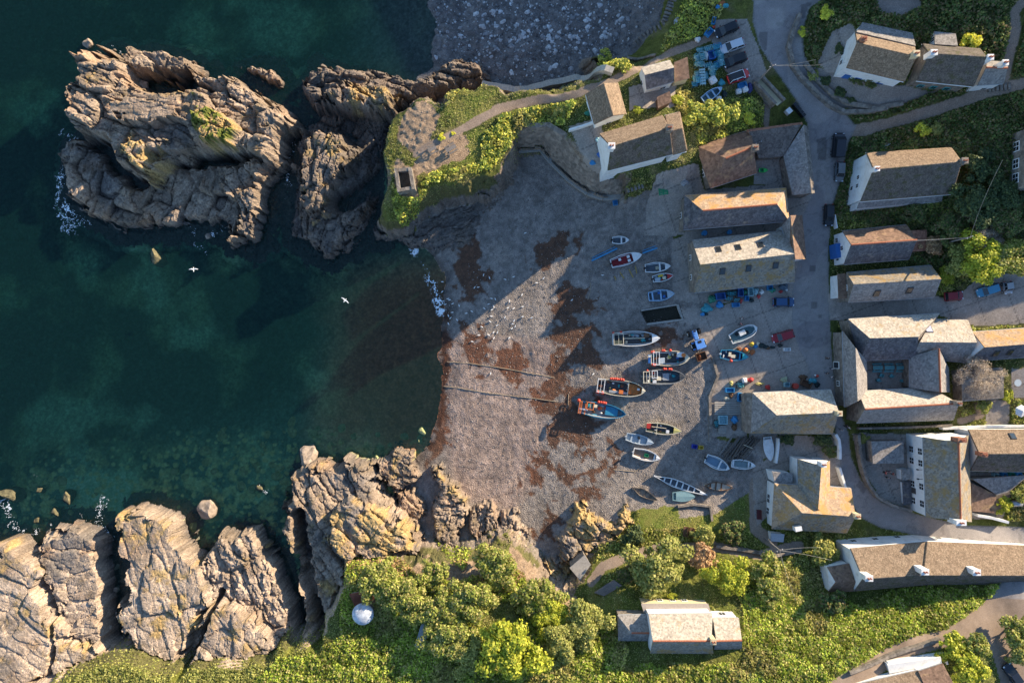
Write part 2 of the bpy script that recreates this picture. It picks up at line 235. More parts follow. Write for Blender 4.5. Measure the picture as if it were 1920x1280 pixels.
PATH = [([(930,205),(960,196),(1010,186),(1060,182),(1078,178)], 11, .75), ([(1078,180),(1100,172),(1140,160),(1180,140),(1230,112),(1290,88),(1330,72),(1350,60)], 11, .7), ([(780,290),(830,262),(880,236),(930,207)], 11, .7), ([(1590,240),(1640,236),(1700,222),(1760,205),(1840,180),(1960,160)], 10.5, 1.0),
 ([(1895,140),(1898,60),(1890,30),(1920,-10)], 15.5, .8), ([(1108,1090),(1130,1062),(1170,1046),(1230,1030),(1330,1022),(1420,1038),(1500,1022)], 7, .8), ([(1420,905),(1414,990),(1440,1010)], 5.2, 1.1), ([(1430,160),(1440,200),(1442,240)], 9.5, .5), ([(1805,790),(1840,780),(1835,760)], 8.4, .6)]
LAWN = [([(1412,900),(1412,985),(1350,1000),(1300,985),(1270,975),(1335,945)], 5.5), ([(1110,1090),(1180,1120),(1380,1110),(1340,1060),(1300,1130),(1160,1160),(1100,1130)], 9), ([(860,175),(930,172),(920,215),(870,235),(830,215)], 11), ([(800,300),(880,250),(910,235),(900,300),(840,320)], 11), ([(1200,955),(1270,945),(1330,940),(1330,985),(1200,990)], 5.5)]
def union(lst, marg=4):
    r = np.full(X.shape, 9.0)
    for p, z in lst: r = np.minimum(r, sdf(p, z, X, Y, marg))
    return r
sR = union(ROAD); sY = union(YARD) + NZ2 * .15; sG = union(GRAVEL) + NZ1 * .3; sL = union(LAWN) + NZ1 * .4
sP = np.full(X.shape, 9.0)
for ln, z, wd in PATH: sP = np.minimum(sP, ldist(ln, z, X, Y, 4) - wd)
sP += NZ1 * .25
POOL = [(1204,583),(1270,572),(1278,598),(1215,606)]
sQ = sdf(POOL, 3, X, Y, 3)
Z = np.where(sQ < .3, Z - .55 * sstep(.25, -.05, sQ), Z)
SW_TOP = [(978,240,9.6),(1026,238,10.2),(1056,256,10.6),(1084,292,10.2),(1112,320,9.0),(1140,332,7.6),(1168,338,6.0)]; SW_TOE = [(968,284,1.2),(1014,280,1.3),(1034,305,1.5),(1068,338,1.7),(1102,362,2.0),(1130,371,2.2),(1162,370,2.4)]
inv = lambda q: (960 + (P(*q).x) / PS, 640 - (P(*q).y) / PS)      # the same spots written at water level
wt, wb = [inv(q) for q in SW_TOP], [inv(q) for q in SW_TOE]
dT, dB = ldist(wt, 0, X, Y, 14), ldist(wb, 0, X, Y, 14); sI = sdf(wt + wb[::-1], 0, X, Y, 6)
ftop = np.interp(X, [P(*q).x for q in SW_TOP], [q[2] for q in SW_TOP]); kw = np.clip(dB / (dB + dT + 1e-6), 0, 1)
Z = np.where(sI < 0, np.minimum(Z, 1.4 + kw * (ftop - 1.4) - .8), Z)
sO = sdf(wb + [(1160,430), (1050,420), (985,350)], 0, X, Y, 6); kO = sstep(.6, -.6, sO); Z = np.where(sO < 6, Z + (np.minimum(Z, ZL) - Z) * kO, Z); LANDK = np.where((sO < .3) & (sI > 0), 0, LANDK)
CAND = sdf([(830,560),(990,230),(1160,352),(1215,372),(1290,560),(1345,585),(1320,640),(1340,700),(1322,740),(1330,830),(1412,850),(1412,895),(1330,945),(1190,962),(1100,960),(1050,1000),(1040,1080),(960,1010),(860,960),(800,890),(820,760),(828,600)], 2.2, X, Y, 5)
COVE_N = sdf([(700,-200),(1215,-200),(1225,10),(1215,60),(1180,100),(1118,115),(1100,145),(1000,170),(905,160),(820,140),(760,140),(700,60)], 2, X, Y, 5)
BEACH = ((CAND < 1.2) | (COVE_N < 1.2)) & (LANDK < .35) | ((LANDK < .1) & (Z < 3.0) & (X < 38))
# ------------------------------------------------------------------ what each spot is made of (albedo; the sea bed also carries painted light)
def mix(a, b, t): return a + (b - a) * t[..., None]
def C(*c): return np.array(c, float)
n1 = fbm(X, Y, 2.2, 4, 1) * .5 + .5; n2 = fbm(X, Y, .6, 3, 3) * .5 + .5; n3 = fbm(X, Y, 7, 4, 4) * .5 + .5; n4 = fbm(X, Y, 16, 4, 0) * .5 + .5
one = np.ones(X.shape + (3,))
# rough turf and soil
turf = mix(one * C(.060, .078, .018), one * C(.135, .135, .030), sstep(.3, .7, n3)); turf = mix(turf, one * C(.20, .165, .075), sstep(.52, .8, n1) * .8)
turf = turf * (.6 + .8 * n2)[..., None]
south = sstep(-25, -40, Y)
turf = mix(turf, one * C(.15, .165, .028) * (.6 + .8 * n2)[..., None], south * .5)
col = turf
lawn = sL < 0
col = np.where(lawn[..., None], mix(one * C(.125, .155, .028), one * C(.20, .19, .05), sstep(.35, .75, n1)) * (.75 + .5 * n2)[..., None], col)
# trodden earth on the headland
earth = [([(820,262),(870,240),(890,270),(850,300),(800,330),(770,320),(780,290)],11),([(745,300),(775,320),(785,370),(750,372),(732,330)],11),([(760,200),(800,190),(830,215),(800,280),(770,290),(745,260)],11.5),([(960,1010),(1010,1055),(1075,1110),(1085,1135),(1040,1120),(990,1085),(950,1030)],6),([(690,1020),(800,1030),(870,1070),(880,1040),(940,1015),(900,1080),(800,1085)],9)]
sE = union(earth) + NZ1 * 1.2 + NZ2 * .4
col = np.where((sE < 0)[..., None], mix(one * C(.26, .175, .11), one * C(.40, .29, .195), n1) * (.75 + .5 * n2)[..., None], col)
# rock
rk = mix(one * C(.20, .155, .115), one * C(.36, .275, .205), sstep(.25, .75, n1)); rk = mix(rk, one * C(.16, .145, .135), sstep(.5, .75, n3) * .7)
warm = sstep(.5, .8, fbm(X, Y, 3.2, 3, 5) * .5 + .5); rk = mix(rk, one * C(.36, .215, .125), warm * .4)
pale = sstep(10, -30, X) * sstep(-35, -50, Y); rk = mix(rk, one * C(.47, .365, .275), pale * .75 * sstep(.2, .6, n1))
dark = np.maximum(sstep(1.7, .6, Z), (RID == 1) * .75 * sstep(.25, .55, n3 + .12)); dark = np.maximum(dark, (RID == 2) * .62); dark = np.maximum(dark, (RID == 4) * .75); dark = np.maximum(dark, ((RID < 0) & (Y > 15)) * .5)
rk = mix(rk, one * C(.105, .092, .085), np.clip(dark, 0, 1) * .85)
rk = rk * ((.72 + .56 * n2) * (.78 + .44 * CELL))[..., None]
lk = sstep(.60, .44, n3 * .3 + n1 * .5 + n2 * .2 + (.5 - LICH) * .5) * sstep(2.2, 3.2, Z) * (LICH > .02)
rk = mix(rk, mix(one * C(.40, .25, .085), one * C(.52, .385, .18), n2), lk * .85)
isl = (RID == 0) & (Z > 9.0) & (X < -48) & (X > -60) & (Y > 33); rk = np.where((isl & (n1 + n2 > .95))[..., None], one * C(.13, .15, .03), rk)
steep = sstep(.75, 1.25, SL) * (RID < 0) * (np.maximum(sstep(.02, .1, LANDK), 0)) * (np.abs(X) < 103) * (np.abs(Y) < 70)
ragged = ((X < 22) & (RID < 0) & (LANDK > .02) & (LANDK < .99) & (steep + (n1 - .5) * .9 > .5))
rock = (RID >= 0) | ragged | (sdf([(968,243),(1030,238),(1078,282),(1112,326),(1168,342),(1162,368),(1110,366),(1068,334),(1032,294),(1016,276),(968,284)], 7, X, Y, 4) < 0)
RW = sdf([(968,243),(1030,238),(1078,282),(1112,326),(1168,342),(1162,368),(1110,366),(1068,334),(1032,294),(1016,276),(968,284)], 7, X, Y, 4) + NZ2 * .3; rwall = (RW < 0) & (RID < 0); ragged = (ragged | rwall) & ~((sO < 0) & (sI > 0))
green_cl = ragged & ~rwall & (n3 > .5) & (Z > 5); rk = np.where(green_cl[..., None], mix(one * C(.14, .12, .05), one * C(.10, .10, .035), n2), rk)
rk = np.where(rwall[..., None], mix(one * C(.20, .15, .11), one * C(.36, .28, .21), n2 * .6 + n1 * .4), rk)
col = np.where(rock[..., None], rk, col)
# beach: grey pebbles, paler sand, rusty weed
strand = sstep(.35, .9, np.sin((X * .93 - Y * .2 + NZB * 9) * 1.15) * .5 + .5) * .28
bc = mix(one * C(.175, .150, .130), one * C(.285, .242, .208), np.clip(n1 + strand - .1, 0, 1)); bc = mix(bc, one * C(.30, .25, .205), sstep(.56, .72, n4) * sstep(12, -5, X) * .8)
bc = bc * (.55 + .9 * n2)[..., None]
WEED = [([(828,590),(842,600),(835,680),(832,780),(824,860),(806,850),(812,760),(822,680)],0),([(1040,610),(1118,590),(1108,640),(1060,650),(1056,690),(1038,720),(1036,660)],1.6),([(1030,580),(1060,540),(1100,555),(1115,595),(1060,600)],1.6),([(905,650),(960,645),(985,690),(975,720),(940,690)],.8),([(1000,740),(1060,740),(1100,740),(1110,760),(1060,780),(1010,770)],1.4),([(1010,790),(1070,780),(1120,800),(1110,860),(1060,830),(1020,850)],1.6),([(1040,880),(1120,880),(1140,820),(1160,850),(1120,900),(1090,940),(1060,905)],2),([(1030,960),(1075,960),(1040,1000),(1005,1000)],1.6),([(1000,850),(1020,870),(1000,930),(975,945),(985,900)],1.2),([(1035,420),(1060,430),(1075,460),(1050,470)],1.6),([(1005,475),(1030,470),(1035,500),(1010,500)],1.4),([(1110,640),(1120,690),(1080,700),(1075,660)],2),([(1215,620),(1270,615),(1250,650),(1220,650)],2.8),([(855,470),(890,460),(900,540),(870,560),(850,520)],.6),([(860,610),(920,640),(900,690),(860,660)],.6)]
sW = union(WEED) + NZ1 * 2.6 + NZ2 * .9; ridge = 1 - np.clip(np.abs(fbm(X * .9 + Y * .5, Y * .8 - X * .25, 3.2, 5, 1)) * 3.0, 0, 1); wk = sstep(0, .22, sstep(3.2, -2.6, sW) * 1.1 - (1 - ridge * .75 - n2 * .25) * 1.05 + .10); WB = ldist([(838,588),(836,640),(834,700),(828,780),(818,850),(800,870)], 0, X, Y, 5) + NZ1 * 1.3 + NZ2 * .5; wk = np.maximum(wk, sstep(1.3, .2, WB))
bc = mix(bc, mix(one * C(.055, .032, .022), one * C(.155, .066, .032), n2), wk * .92)
RSAND = sdf([(830,620),(1040,640),(1010,900),(960,960),(860,930),(822,800)], .8, X, Y, 6); bc = mix(bc, bc * C(1.18, 1.03, .98), sstep(1.5, -1.5, RSAND))
bc = mix(bc, bc * C(.55, .52, .52), sstep(.35, .05, Z))
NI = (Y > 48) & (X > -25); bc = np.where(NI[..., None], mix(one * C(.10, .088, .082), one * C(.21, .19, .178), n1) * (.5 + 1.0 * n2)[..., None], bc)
# sea bed: sand patches among kelp and boulders
sb = mix(one * C(.018, .034, .022), one * C(.075, .105, .05), sstep(.48, .72, n3 * .6 + n4 * .4)); sb = mix(sb, one * C(.105, .165, .095), sstep(.6, .75, n4) * .8)
brown = sstep(-44, -20, X + NZB * 6) * sstep(20, 5, Y) * sstep(-26, -14, Y); sb = mix(sb, one * C(.26, .105, .045), brown * .9)
sb = mix(sb, one * C(.12, .125, .05), sstep(-18, -26, Y) * sstep(.5, .62, n1) * .6)
BF1, BF2, _a, _b, bh = worley(X / 1.5 + NZ2 * .3, Y / 1.5, 3); bmask = sstep(.46, .30, BF1 + (1 - bh) * .35) * sstep(-16, -22, Y) * sstep(-4.5, -1.5, Z) * sstep(.35, .55, n3 + .12); sb = mix(sb, one * C(.19, .19, .075) * (.6 + .8 * bh)[..., None], bmask); Z = np.where((Z < 0) & ~rock, np.minimum(Z + bmask * .5 * bh, np.maximum(Z, -.02)), Z)
sb = np.clip(sb * ((.5 + 1.0 * n2) * (2.6 + 3.4 * sstep(-4.5, -1, Z)))[..., None], 0, 9); sb = sb / np.maximum(1, sb.max(-1, keepdims=True) / .58)  # light lost in the water painted back into the bed, most in shallows
sb = mix(sb, one * C(.40, .15, .07) * (.55 + .9 * n2)[..., None], brown * .88); cob = sstep(-38, -20, X) * sstep(44, 50, Y); sb = mix(sb, one * C(.20, .17, .165) * (.5 + n2)[..., None], cob * .85)
sea = (Z < .0) & ~rock
isb = BEACH & ~rock & ~sea
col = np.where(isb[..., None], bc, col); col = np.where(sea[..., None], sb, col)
# made ground
tar = mix(one * C(.25, .225, .21), one * C(.33, .295, .27), sstep(.3, .7, n4)) * (.86 + .28 * n2)[..., None]
patch = sstep(.60, .63, vn(X * .22, Y * .16, 2)); tar = mix(tar, tar * C(.78, .78, .82), patch * .8); tp = np.minimum(union([([(1519,497),(1529,497),(1529,508),(1519,508)],5.6),([(1523,566),(1533,566),(1533,579),(1523,579)],5.3),([(1536,590),(1542,590),(1542,597),(1536,597)],5.3),([(1500,10),(1520,5),(1530,30),(1505,35)],13),([(1425,60),(1440,60),(1440,92),(1425,92)],12),([(1530,262),(1548,258),(1550,300),(1534,300)],7),([(1612,900),(1626,915),(1618,925),(1606,910)],6)], 2), 9); tar = np.where((tp < 0)[..., None], tar * .62, tar); trk = np.abs(fbm(X, Y, 4, 4, 5)) < .03; tar = np.where(trk[..., None], tar * .8, tar)
conc = mix(one * C(.27, .23, .195), one * C(.38, .32, .27), n1) * (.8 + .35 * n2)[..., None]
jn = ((np.abs((X * .94 + Y * .34) % 5.2) < .16) | (np.abs((Y * .94 - X * .34) % 5.6) < .16)); conc = np.where(jn[..., None], conc * .55, conc)
grv = mix(one * C(.20, .165, .14), one * C(.30, .25, .21), n1) * (.8 + .4 * n2)[..., None]
pth = mix(one * C(.21, .155, .115), one * C(.33, .25, .19), n1) * (.85 + .3 * n2)[..., None]
road = sR < 0; yard = (sY < 0) & ~road; grav = (sG < 0) & ~road & ~yard; path = (sP < 0) & ~road & ~yard & ~rock
upper = (Y < -45)
col = np.where(grav[..., None], grv, col); col = np.where(path[..., None], pth, col); col = np.where(yard[..., None], conc, col)
col = np.where(road[..., None], np.where(upper[..., None], pth * .95, tar), col)
pool = sQ < .25; col = np.where(pool[..., None], one * C(.03, .028, .02), col)
kerb = (np.abs(sR) < .16) & ~yard & ~upper; col = np.where(kerb[..., None], one * C(.24, .22, .2), col)
cls = np.zeros(X.shape, int)                       # 0 turf 1 rock 2 beach 3 seabed 4 road 5 yard 6 path 7 cliff
cls[isb] = 2; cls[sea] = 3; cls[ragged] = 7; cls[path | grav] = 6; cls[yard] = 5; cls[road] = 4
cls[(RID >= 0) & ~road] = 1
# flatten the made ground a little and roughen the shingle and turf
Z = Z + np.where(isb, (n2 - .5) * .16 + NZ2 * .05, 0) + np.where(isb & NI, NZ2 * .2, 0) + np.where((cls == 0) & ~lawn, (n2 - .5) * .45 * sstep(0, .6, np.minimum(np.minimum(sR, sY), sP)), 0)
# keep straight edges on the road and yards
gX, gY = X.copy(), Y.copy()
for s in (sR, sY):
    dy, dx = np.gradient(s, ax_y, ax_x); k = (np.abs(s) < STEP * .55) & (np.abs(X) < 102) & (np.abs(Y) < 68)
    gX = np.where(k, X - s * dx, gX); gY = np.where(k, Y - s * dy, gY)
def gz(x, y):
    i = int(np.clip(np.searchsorted(ax_x, x) - 1, 0, len(ax_x) - 2)); j = int(np.clip(np.searchsorted(ax_y, y) - 1, 0, len(ax_y) - 2))
    fx = min(max((x - ax_x[i]) / (ax_x[i + 1] - ax_x[i]), 0), 1); fy = min(max((y - ax_y[j]) / (ax_y[j + 1] - ax_y[j]), 0), 1)
    return float((Z[j, i] * (1 - fx) + Z[j, i + 1] * fx) * (1 - fy) + (Z[j + 1, i] * (1 - fx) + Z[j + 1, i + 1] * fx) * fy)
def G(px, py, up=0.0):            # the point of the ground seen at a photo pixel
    z = 2.0
    for _ in range(12):
        p = P(px, py, z); z = .5 * z + .5 * gz(p.x, p.y)
    p = P(px, py, z); return Vector((p.x, p.y, gz(p.x, p.y) + up))

# ------------------------------------------------------------------ materials
MATS = {}
class N:
    def __init__(s, name, rough=.8, spec=.3):
        s.m = bpy.data.materials.new(name); s.m.use_nodes = True; s.t = s.m.node_tree; s.b = s.t.nodes['Principled BSDF']
        s.b.inputs['Roughness'].default_value = rough; s.b.inputs['Specular IOR Level'].default_value = spec
    def n(s, typ, **k):
        o = s.t.nodes.new(typ)
        for a, v in k.items(): setattr(o, a, v)
        return o
    def l(s, a, b): s.t.links.new(a, b)
    def noise(s, scale, detail=4, vec=None, rough=.55, dist=0):
        o = s.n('ShaderNodeTexNoise'); o.inputs['Scale'].default_value = scale; o.inputs['Detail'].default_value = detail; o.inputs['Roughness'].default_value = rough; o.inputs['Distortion'].default_value = dist
        if vec is not None: s.l(vec, o.inputs['Vector'])
        return o.outputs['Fac']
    def coord(s, which='Object', sc=(1, 1, 1), rot=(0, 0, 0)):
        c = s.n('ShaderNodeTexCoord'); m = s.n('ShaderNodeMapping'); m.inputs['Scale'].default_value = sc; m.inputs['Rotation'].default_value = rot; s.l(c.outputs[which], m.inputs['Vector']); return m.outputs[0]
    def geo(s, sc=(1, 1, 1)):
        c = s.n('ShaderNodeNewGeometry'); m = s.n('ShaderNodeMapping'); m.inputs['Scale'].default_value = sc; s.l(c.outputs['Position'], m.inputs['Vector']); return m.outputs[0]
    def ramp(s, fac, stops):
        r = s.n('ShaderNodeValToRGB'); e = r.color_ramp.elements
        while len(e) < len(stops): e.new(.5)
        for x, (p, c) in zip(e, stops): x.position = p; x.color = (c[0], c[1], c[2], 1) if not isinstance(c, (int, float)) else (c, c, c, 1)
        s.l(fac, r.inputs[0]); return r.outputs[0]
    def mixc(s, fac, a, b, mode='MIX'):
        o = s.n('ShaderNodeMix', data_type='RGBA', blend_type=mode)
        if isinstance(fac, (int, float)): o.inputs[0].default_value = fac
        else: s.l(fac, o.inputs[0])
        for v, i in ((a, 6), (b, 7)):
            if isinstance(v, tuple): o.inputs[i].default_value = (*v[:3], 1)
            else: s.l(v, o.inputs[i])
        return o.outputs[2]
    def base(s, c):
        if isinstance(c, tuple): s.b.inputs['Base Color'].default_value = (*c[:3], 1)
        else: s.l(c, s.b.inputs['Base Color'])
    def bump(s, h, dist=.05, st=1.0):
        b = s.n('ShaderNodeBump'); b.inputs['Distance'].default_value = dist; b.inputs['Strength'].default_value = st; s.l(h, b.inputs['Height']); s.l(b.outputs[0], s.b.inputs['Normal'])
def ground_mat(name, gs, amt, bd, rough=.9, vor=0):
    k = N(name, rough, .2); a = k.n('ShaderNodeAttribute', attribute_name='Col'); g = k.geo()
    n = k.noise(gs, 5, g, .7); c = k.mixc(amt, a.outputs['Color'], k.ramp(n, [(.3, .25), (.5, .5), (.7, .9)]), 'OVERLAY')
    h = n
    if vor:
        v = k.n('ShaderNodeTexVoronoi'); v.inputs['Scale'].default_value = vor; k.l(g, v.inputs['Vector'])
        c = k.mixc(.32, c, k.ramp(v.outputs['Color'], [(0, .22), (.5, .5), (1, .85)]), 'OVERLAY'); h = v.outputs['Distance']
    k.base(c); k.bump(h, bd); return k.m
M_TURF = ground_mat('turf_ground', 5, .8, .25); M_ROCK = ground_mat('weathered_rock', 2.6, .75, .35, .85); M_BEACH = ground_mat('shingle', 7, .6, .10, .85, 5.5)
M_BED = ground_mat('sea_bed', 2, .7, .3, .9, .9); M_ROAD = ground_mat('tarmac', 9, .45, .02, .9); M_YARD = ground_mat('concrete', 4, .5, .02); M_PATH = ground_mat('beaten_path', 6, .6, .06)
GM = {0: M_TURF, 1: M_ROCK, 2: M_BEACH, 3: M_BED, 4: M_ROAD, 5: M_YARD, 6: M_PATH, 7: M_ROCK}
ny, nx = X.shape
VV = np.stack([gX, gY, Z], -1).reshape(-1, 3).astype(np.float32); CC = np.concatenate([np.clip(col, 0, 1), np.ones(X.shape + (1,))], -1).reshape(-1, 4).astype(np.float32)
ii = (np.arange(ny - 1)[:, None] * nx + np.arange(nx - 1)[None]).ravel(); QUAD = np.stack([ii, ii + 1, ii + nx + 1, ii + nx], -1)
def np_mesh(name, v, faces, mat, colr=None, smooth=False):
    me = bpy.data.meshes.new(name); nf, k = faces.shape
    me.vertices.add(len(v)); me.vertices.foreach_set('co', np.ascontiguousarray(v, np.float32).ravel())
    me.loops.add(nf * k); me.loops.foreach_set('vertex_index', np.ascontiguousarray(faces, np.int32).ravel())
    me.polygons.add(nf); me.polygons.foreach_set('loop_start', np.arange(0, nf * k, k, dtype=np.int32)); me.polygons.foreach_set('loop_total', np.full(nf, k, np.int32))
    me.polygons.foreach_set('use_smooth', np.full(nf, smooth, bool))
    if colr is not None:
        a = me.color_attributes.new('Col', 'FLOAT_COLOR', 'POINT'); a.data.foreach_set('color', np.ascontiguousarray(colr, np.float32).ravel())
    me.update(calc_edges=True); me.validate(); me.materials.append(mat); return me
def link(name, me, parent=None, loc=None):
    o = bpy.data.objects.new(name, me); COL.objects.link(o)
    if parent is not None: o.parent = parent
    if loc is not None: o.location = loc
    return o
def tag(o, label, cat, group=None, kind=None):
    if label: o['label'] = label
    if cat: o['category'] = cat
    if group: o['group'] = group
    if kind: o['kind'] = kind
    return o
cv = cls.ravel(); rv = RID.ravel()
qc = cv[QUAD]; fc = np.sort(qc, 1)[:, 1]; same = (qc == qc[:, :1]).all(1); fc = np.where(same, qc[:, 0], np.where((qc == 1).any(1), 1, np.where((qc == 4).sum(1) >= 3, 4, np.where((qc == 5).sum(1) >= 3, 5, fc))))
fc = np.where((fc == 4) & ((qc == 4).sum(1) < 2), qc[:, 0], fc)
rq = rv[QUAD].max(1)
def sub(mask, name, mat, smooth=False):
    f = QUAD[mask]
    if not len(f): return None
    u, inv = np.unique(f, return_inverse=True); return link(name, np_mesh(name, VV[u], inv.reshape(f.shape), mat, CC[u], smooth))
for k, nm, sm in ((0, 'grassland', True), (2, 'beach', True), (3, 'sea_bed', True), (4, 'road', True), (5, 'yard_paving', True), (6, 'path', True), (7, 'cliff', False)):
    o = sub((fc == k) if k != 7 else ((fc == 7) | ((fc == 1) & (rq < 0))), nm, GM[k], sm)
    if o: o['kind'] = 'structure'
for ri, (nm, lab, parts) in enumerate(ROCKS):
    o = sub((fc == 1) & (rq == ri), nm, M_ROCK, False)
    if o: tag(o, lab, 'rock', None, 'structure' if nm == 'rock_platform' else None)
# ------------------------------------------------------------------ the sea: a closed body of tinted water
k = N('sea_water', .06, .5); t = k.t; out = t.nodes['Material Output']; t.nodes.remove(k.b)
fr = k.n('ShaderNodeFresnel'); fr.inputs[0].default_value = 1.33; gl = k.n('ShaderNodeBsdfGlossy'); gl.inputs['Roughness'].default_value = .08
tr = k.n('ShaderNodeBsdfTransparent'); df = k.n('ShaderNodeBsdfDiffuse'); df.inputs[0].default_value = (.008, .048, .042, 1); tr.inputs[0].default_value = (.84, .93, .88, 1)
m0 = k.n('ShaderNodeMixShader'); m0.inputs[0].default_value = .22; k.l(tr.outputs[0], m0.inputs[1]); k.l(df.outputs[0], m0.inputs[2])
mx = k.n('ShaderNodeMixShader'); k.l(fr.outputs[0], mx.inputs[0]); k.l(m0.outputs[0], mx.inputs[1]); k.l(gl.outputs[0], mx.inputs[2]); k.l(mx.outputs[0], out.inputs['Surface'])
bp = k.n('ShaderNodeBump'); bp.inputs['Distance'].default_value = .12; bp.inputs['Strength'].default_value = .8; k.l(k.noise(.9, 5, k.geo((1, 1.6, 1)), .6), bp.inputs['Height']); k.l(bp.outputs[0], gl.inputs['Normal']); k.l(bp.outputs[0], fr.inputs['Normal'])
va = k.n('ShaderNodeVolumeAbsorption'); va.inputs[0].default_value = (.25, .68, .52, 1); va.inputs[1].default_value = .055; k.l(va.outputs[0], out.inputs['Volume'])
bm = bmesh.new(); bmesh.ops.create_cube(bm, size=1); bmesh.ops.scale(bm, vec=(640, 640, 15), verts=bm.verts); bmesh.ops.translate(bm, vec=(-215, 0, -7.5), verts=bm.verts)
me = bpy.data.meshes.new('sea'); bm.to_mesh(me); bm.free(); me.materials.append(k.m); tag(link('sea', me), None, None, kind='structure')
# ------------------------------------------------------------------ building kit
def paint(name, c, rough=.6, spec=.3, var=.12, sc=3.0, dirt=None, metal=0):
    if name in MATS: return MATS[name]
    k = N(name, rough, spec); c = tuple(c)
    f = k.noise(sc, 4, k.coord(), .65); lo = tuple(x * (1 - var * 1.6) for x in c); hi = tuple(min(1, x * (1 + var)) for x in c)
    o = k.ramp(f, [(.25, lo), (.75, hi)])
    if dirt: o = k.mixc(k.ramp(k.noise(sc * .6, 5, k.geo(), .7), [(.5, 0.0), (.72, .8)]), o, dirt)
    k.base(o); k.b.inputs['Metallic'].default_value = metal; MATS[name] = k.m; return k.m
def roofing(name, c1, c2, cell=2.6, lich=0.0, lc=(.42, .24, .07), streak=0, moss=0.0, bump=.05):
    k = N(name, .85, .2); g = k.geo()
    f = k.noise(1.1, 5, g, .65); c = k.ramp(f, [(.3, c1), (.7, c2)])
    v = k.n('ShaderNodeTexVoronoi'); v.inputs['Scale'].default_value = cell; k.l(g, v.inputs['Vector'])
    bw = k.n('ShaderNodeRGBToBW'); k.l(v.outputs['Color'], bw.inputs[0])
    c = k.mixc(.5, c, k.ramp(bw.outputs[0], [(.1, .2), (.5, .5), (.9, .82)]), 'OVERLAY')
    if streak:
        s = k.noise(7, 4, k.geo((1.6, .35, .6)), .6); c = k.mixc(.7, c, k.ramp(s, [(.3, .25), (.7, .75)]), 'OVERLAY')
    if lich:
        m = k.ramp(k.noise(.55, 6, g, .75), [(.62 - lich * .3, 0.0), (.74 - lich * .3, .9)]); c = k.mixc(m, c, lc)
    if moss:
        m = k.ramp(k.noise(.8, 5, k.geo((1, 1.2, 1)), .7), [(.66 - moss * .3, 0.0), (.8 - moss * .3, .85)]); c = k.mixc(m, c, (.085, .085, .03))
    k.base(c); k.bump(k.noise(9 if not streak else 14, 3, g, .7), bump); MATS[name] = k.m; return k.m
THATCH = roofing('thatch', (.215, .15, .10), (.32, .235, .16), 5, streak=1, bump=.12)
THATCHD = roofing('dark_shaded_thatch', (.11, .09, .076), (.185, .155, .13), 5, streak=1, moss=.5, bump=.12)  # shade put into the colour of slopes off the sun; some thatch truly dark
SLATE = roofing('sunlit_slate', (.375, .325, .265), (.47, .415, .34), 3.6, lich=.2, lc=(.36, .25, .12))  # sunlight put into the colour; laid on sun-facing slopes only
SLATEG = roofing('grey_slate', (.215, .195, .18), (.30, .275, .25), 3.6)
SLATED = roofing('dark_shaded_slate', (.085, .08, .085), (.17, .16, .165), 3.6, lich=.15, lc=(.3, .25, .18))  # doubles as plain dark slate and as slopes with painted shade
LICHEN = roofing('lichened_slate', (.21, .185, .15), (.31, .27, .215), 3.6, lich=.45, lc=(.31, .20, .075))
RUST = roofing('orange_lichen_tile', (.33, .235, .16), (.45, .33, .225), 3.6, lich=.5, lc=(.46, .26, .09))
TILE = roofing('brown_tile', (.16, .10, .072), (.25, .16, .11), 2.8, lich=.2, lc=(.35, .24, .12))
BRICKT = roofing('red_tile', (.28, .13, .085), (.38, .18, .11), 2.8)
WHITE = paint('limewash', (.78, .77, .74), .7, .2, .06, 1.2, (.55, .52, .47)); STONE = roofing('rubble_stone', (.17, .145, .12), (.30, .255, .21), 1.9, bump=.12)
CREAM = paint('cream_render', (.62, .52, .33), .7); DARKW = paint('dark_board', (.06, .055, .055), .8); GREYP = paint('grey_paint', (.30, .32, .34), .6)
GLASS = paint('window_glass', (.02, .028, .036), .08, .6, .3); WFRAME = paint('white_frame', (.80, .79, .76), .5); BLUEP = paint('blue_paint', (.03, .13, .38), .5); TEALP = paint('teal_paint', (.04, .33, .36), .5)
GREENP = paint('green_paint', (.03, .28, .12), .5); REDP = paint('red_paint', (.45, .04, .03), .5); ORANGEP = paint('orange_paint', (.62, .17, .04), .5); WOODB = paint('brown_wood', (.16, .085, .05), .75, .2, .25, 6); WOODG = paint('grey_wood', (.24, .21, .185), .85, .2, .3, 7)
BLACKP = paint('black_plastic', (.018, .018, .02), .5); RIDGET = paint('ridge_tile', (.38, .14, .08), .8, .2, .3, 5); METAL = paint('galvanised', (.42, .43, .44), .4, .5, .15, 5, None, .6); CONCM = paint('cast_concrete', (.36, .33, .29), .9, .2, .2, 3)
YELP = paint('yellow_paint', (.62, .43, .05), .6); WHITEP = paint('white_paint', (.80, .80, .78), .35, .4, .06, 4, (.45, .42, .38))
def root(name, label, cat, loc=(0, 0, 0), rz=0, group=None):
    o = bpy.data.objects.new(name, None); COL.objects.link(o); o.location = loc; o.rotation_euler = (0, 0, rz); o.empty_display_size = .3
    return tag(o, label, cat, group)
def bm_obj(name, bm, mat, parent=None, smooth=False, bevel=0, loc=None):
    me = bpy.data.meshes.new(name); bmesh.ops.recalc_face_normals(bm, faces=bm.faces); bm.to_mesh(me); bm.free()
    for m in (mat if isinstance(mat, (list, tuple)) else [mat]): me.materials.append(m)
    if smooth: me.polygons.foreach_set('use_smooth', [True] * len(me.polygons))
    o = link(name, me, parent, loc)
    if bevel:
        b = o.modifiers.new('bevel', 'BEVEL'); b.width = bevel; b.segments = 3; b.limit_method = 'ANGLE'; b.angle_limit = .4
    return o
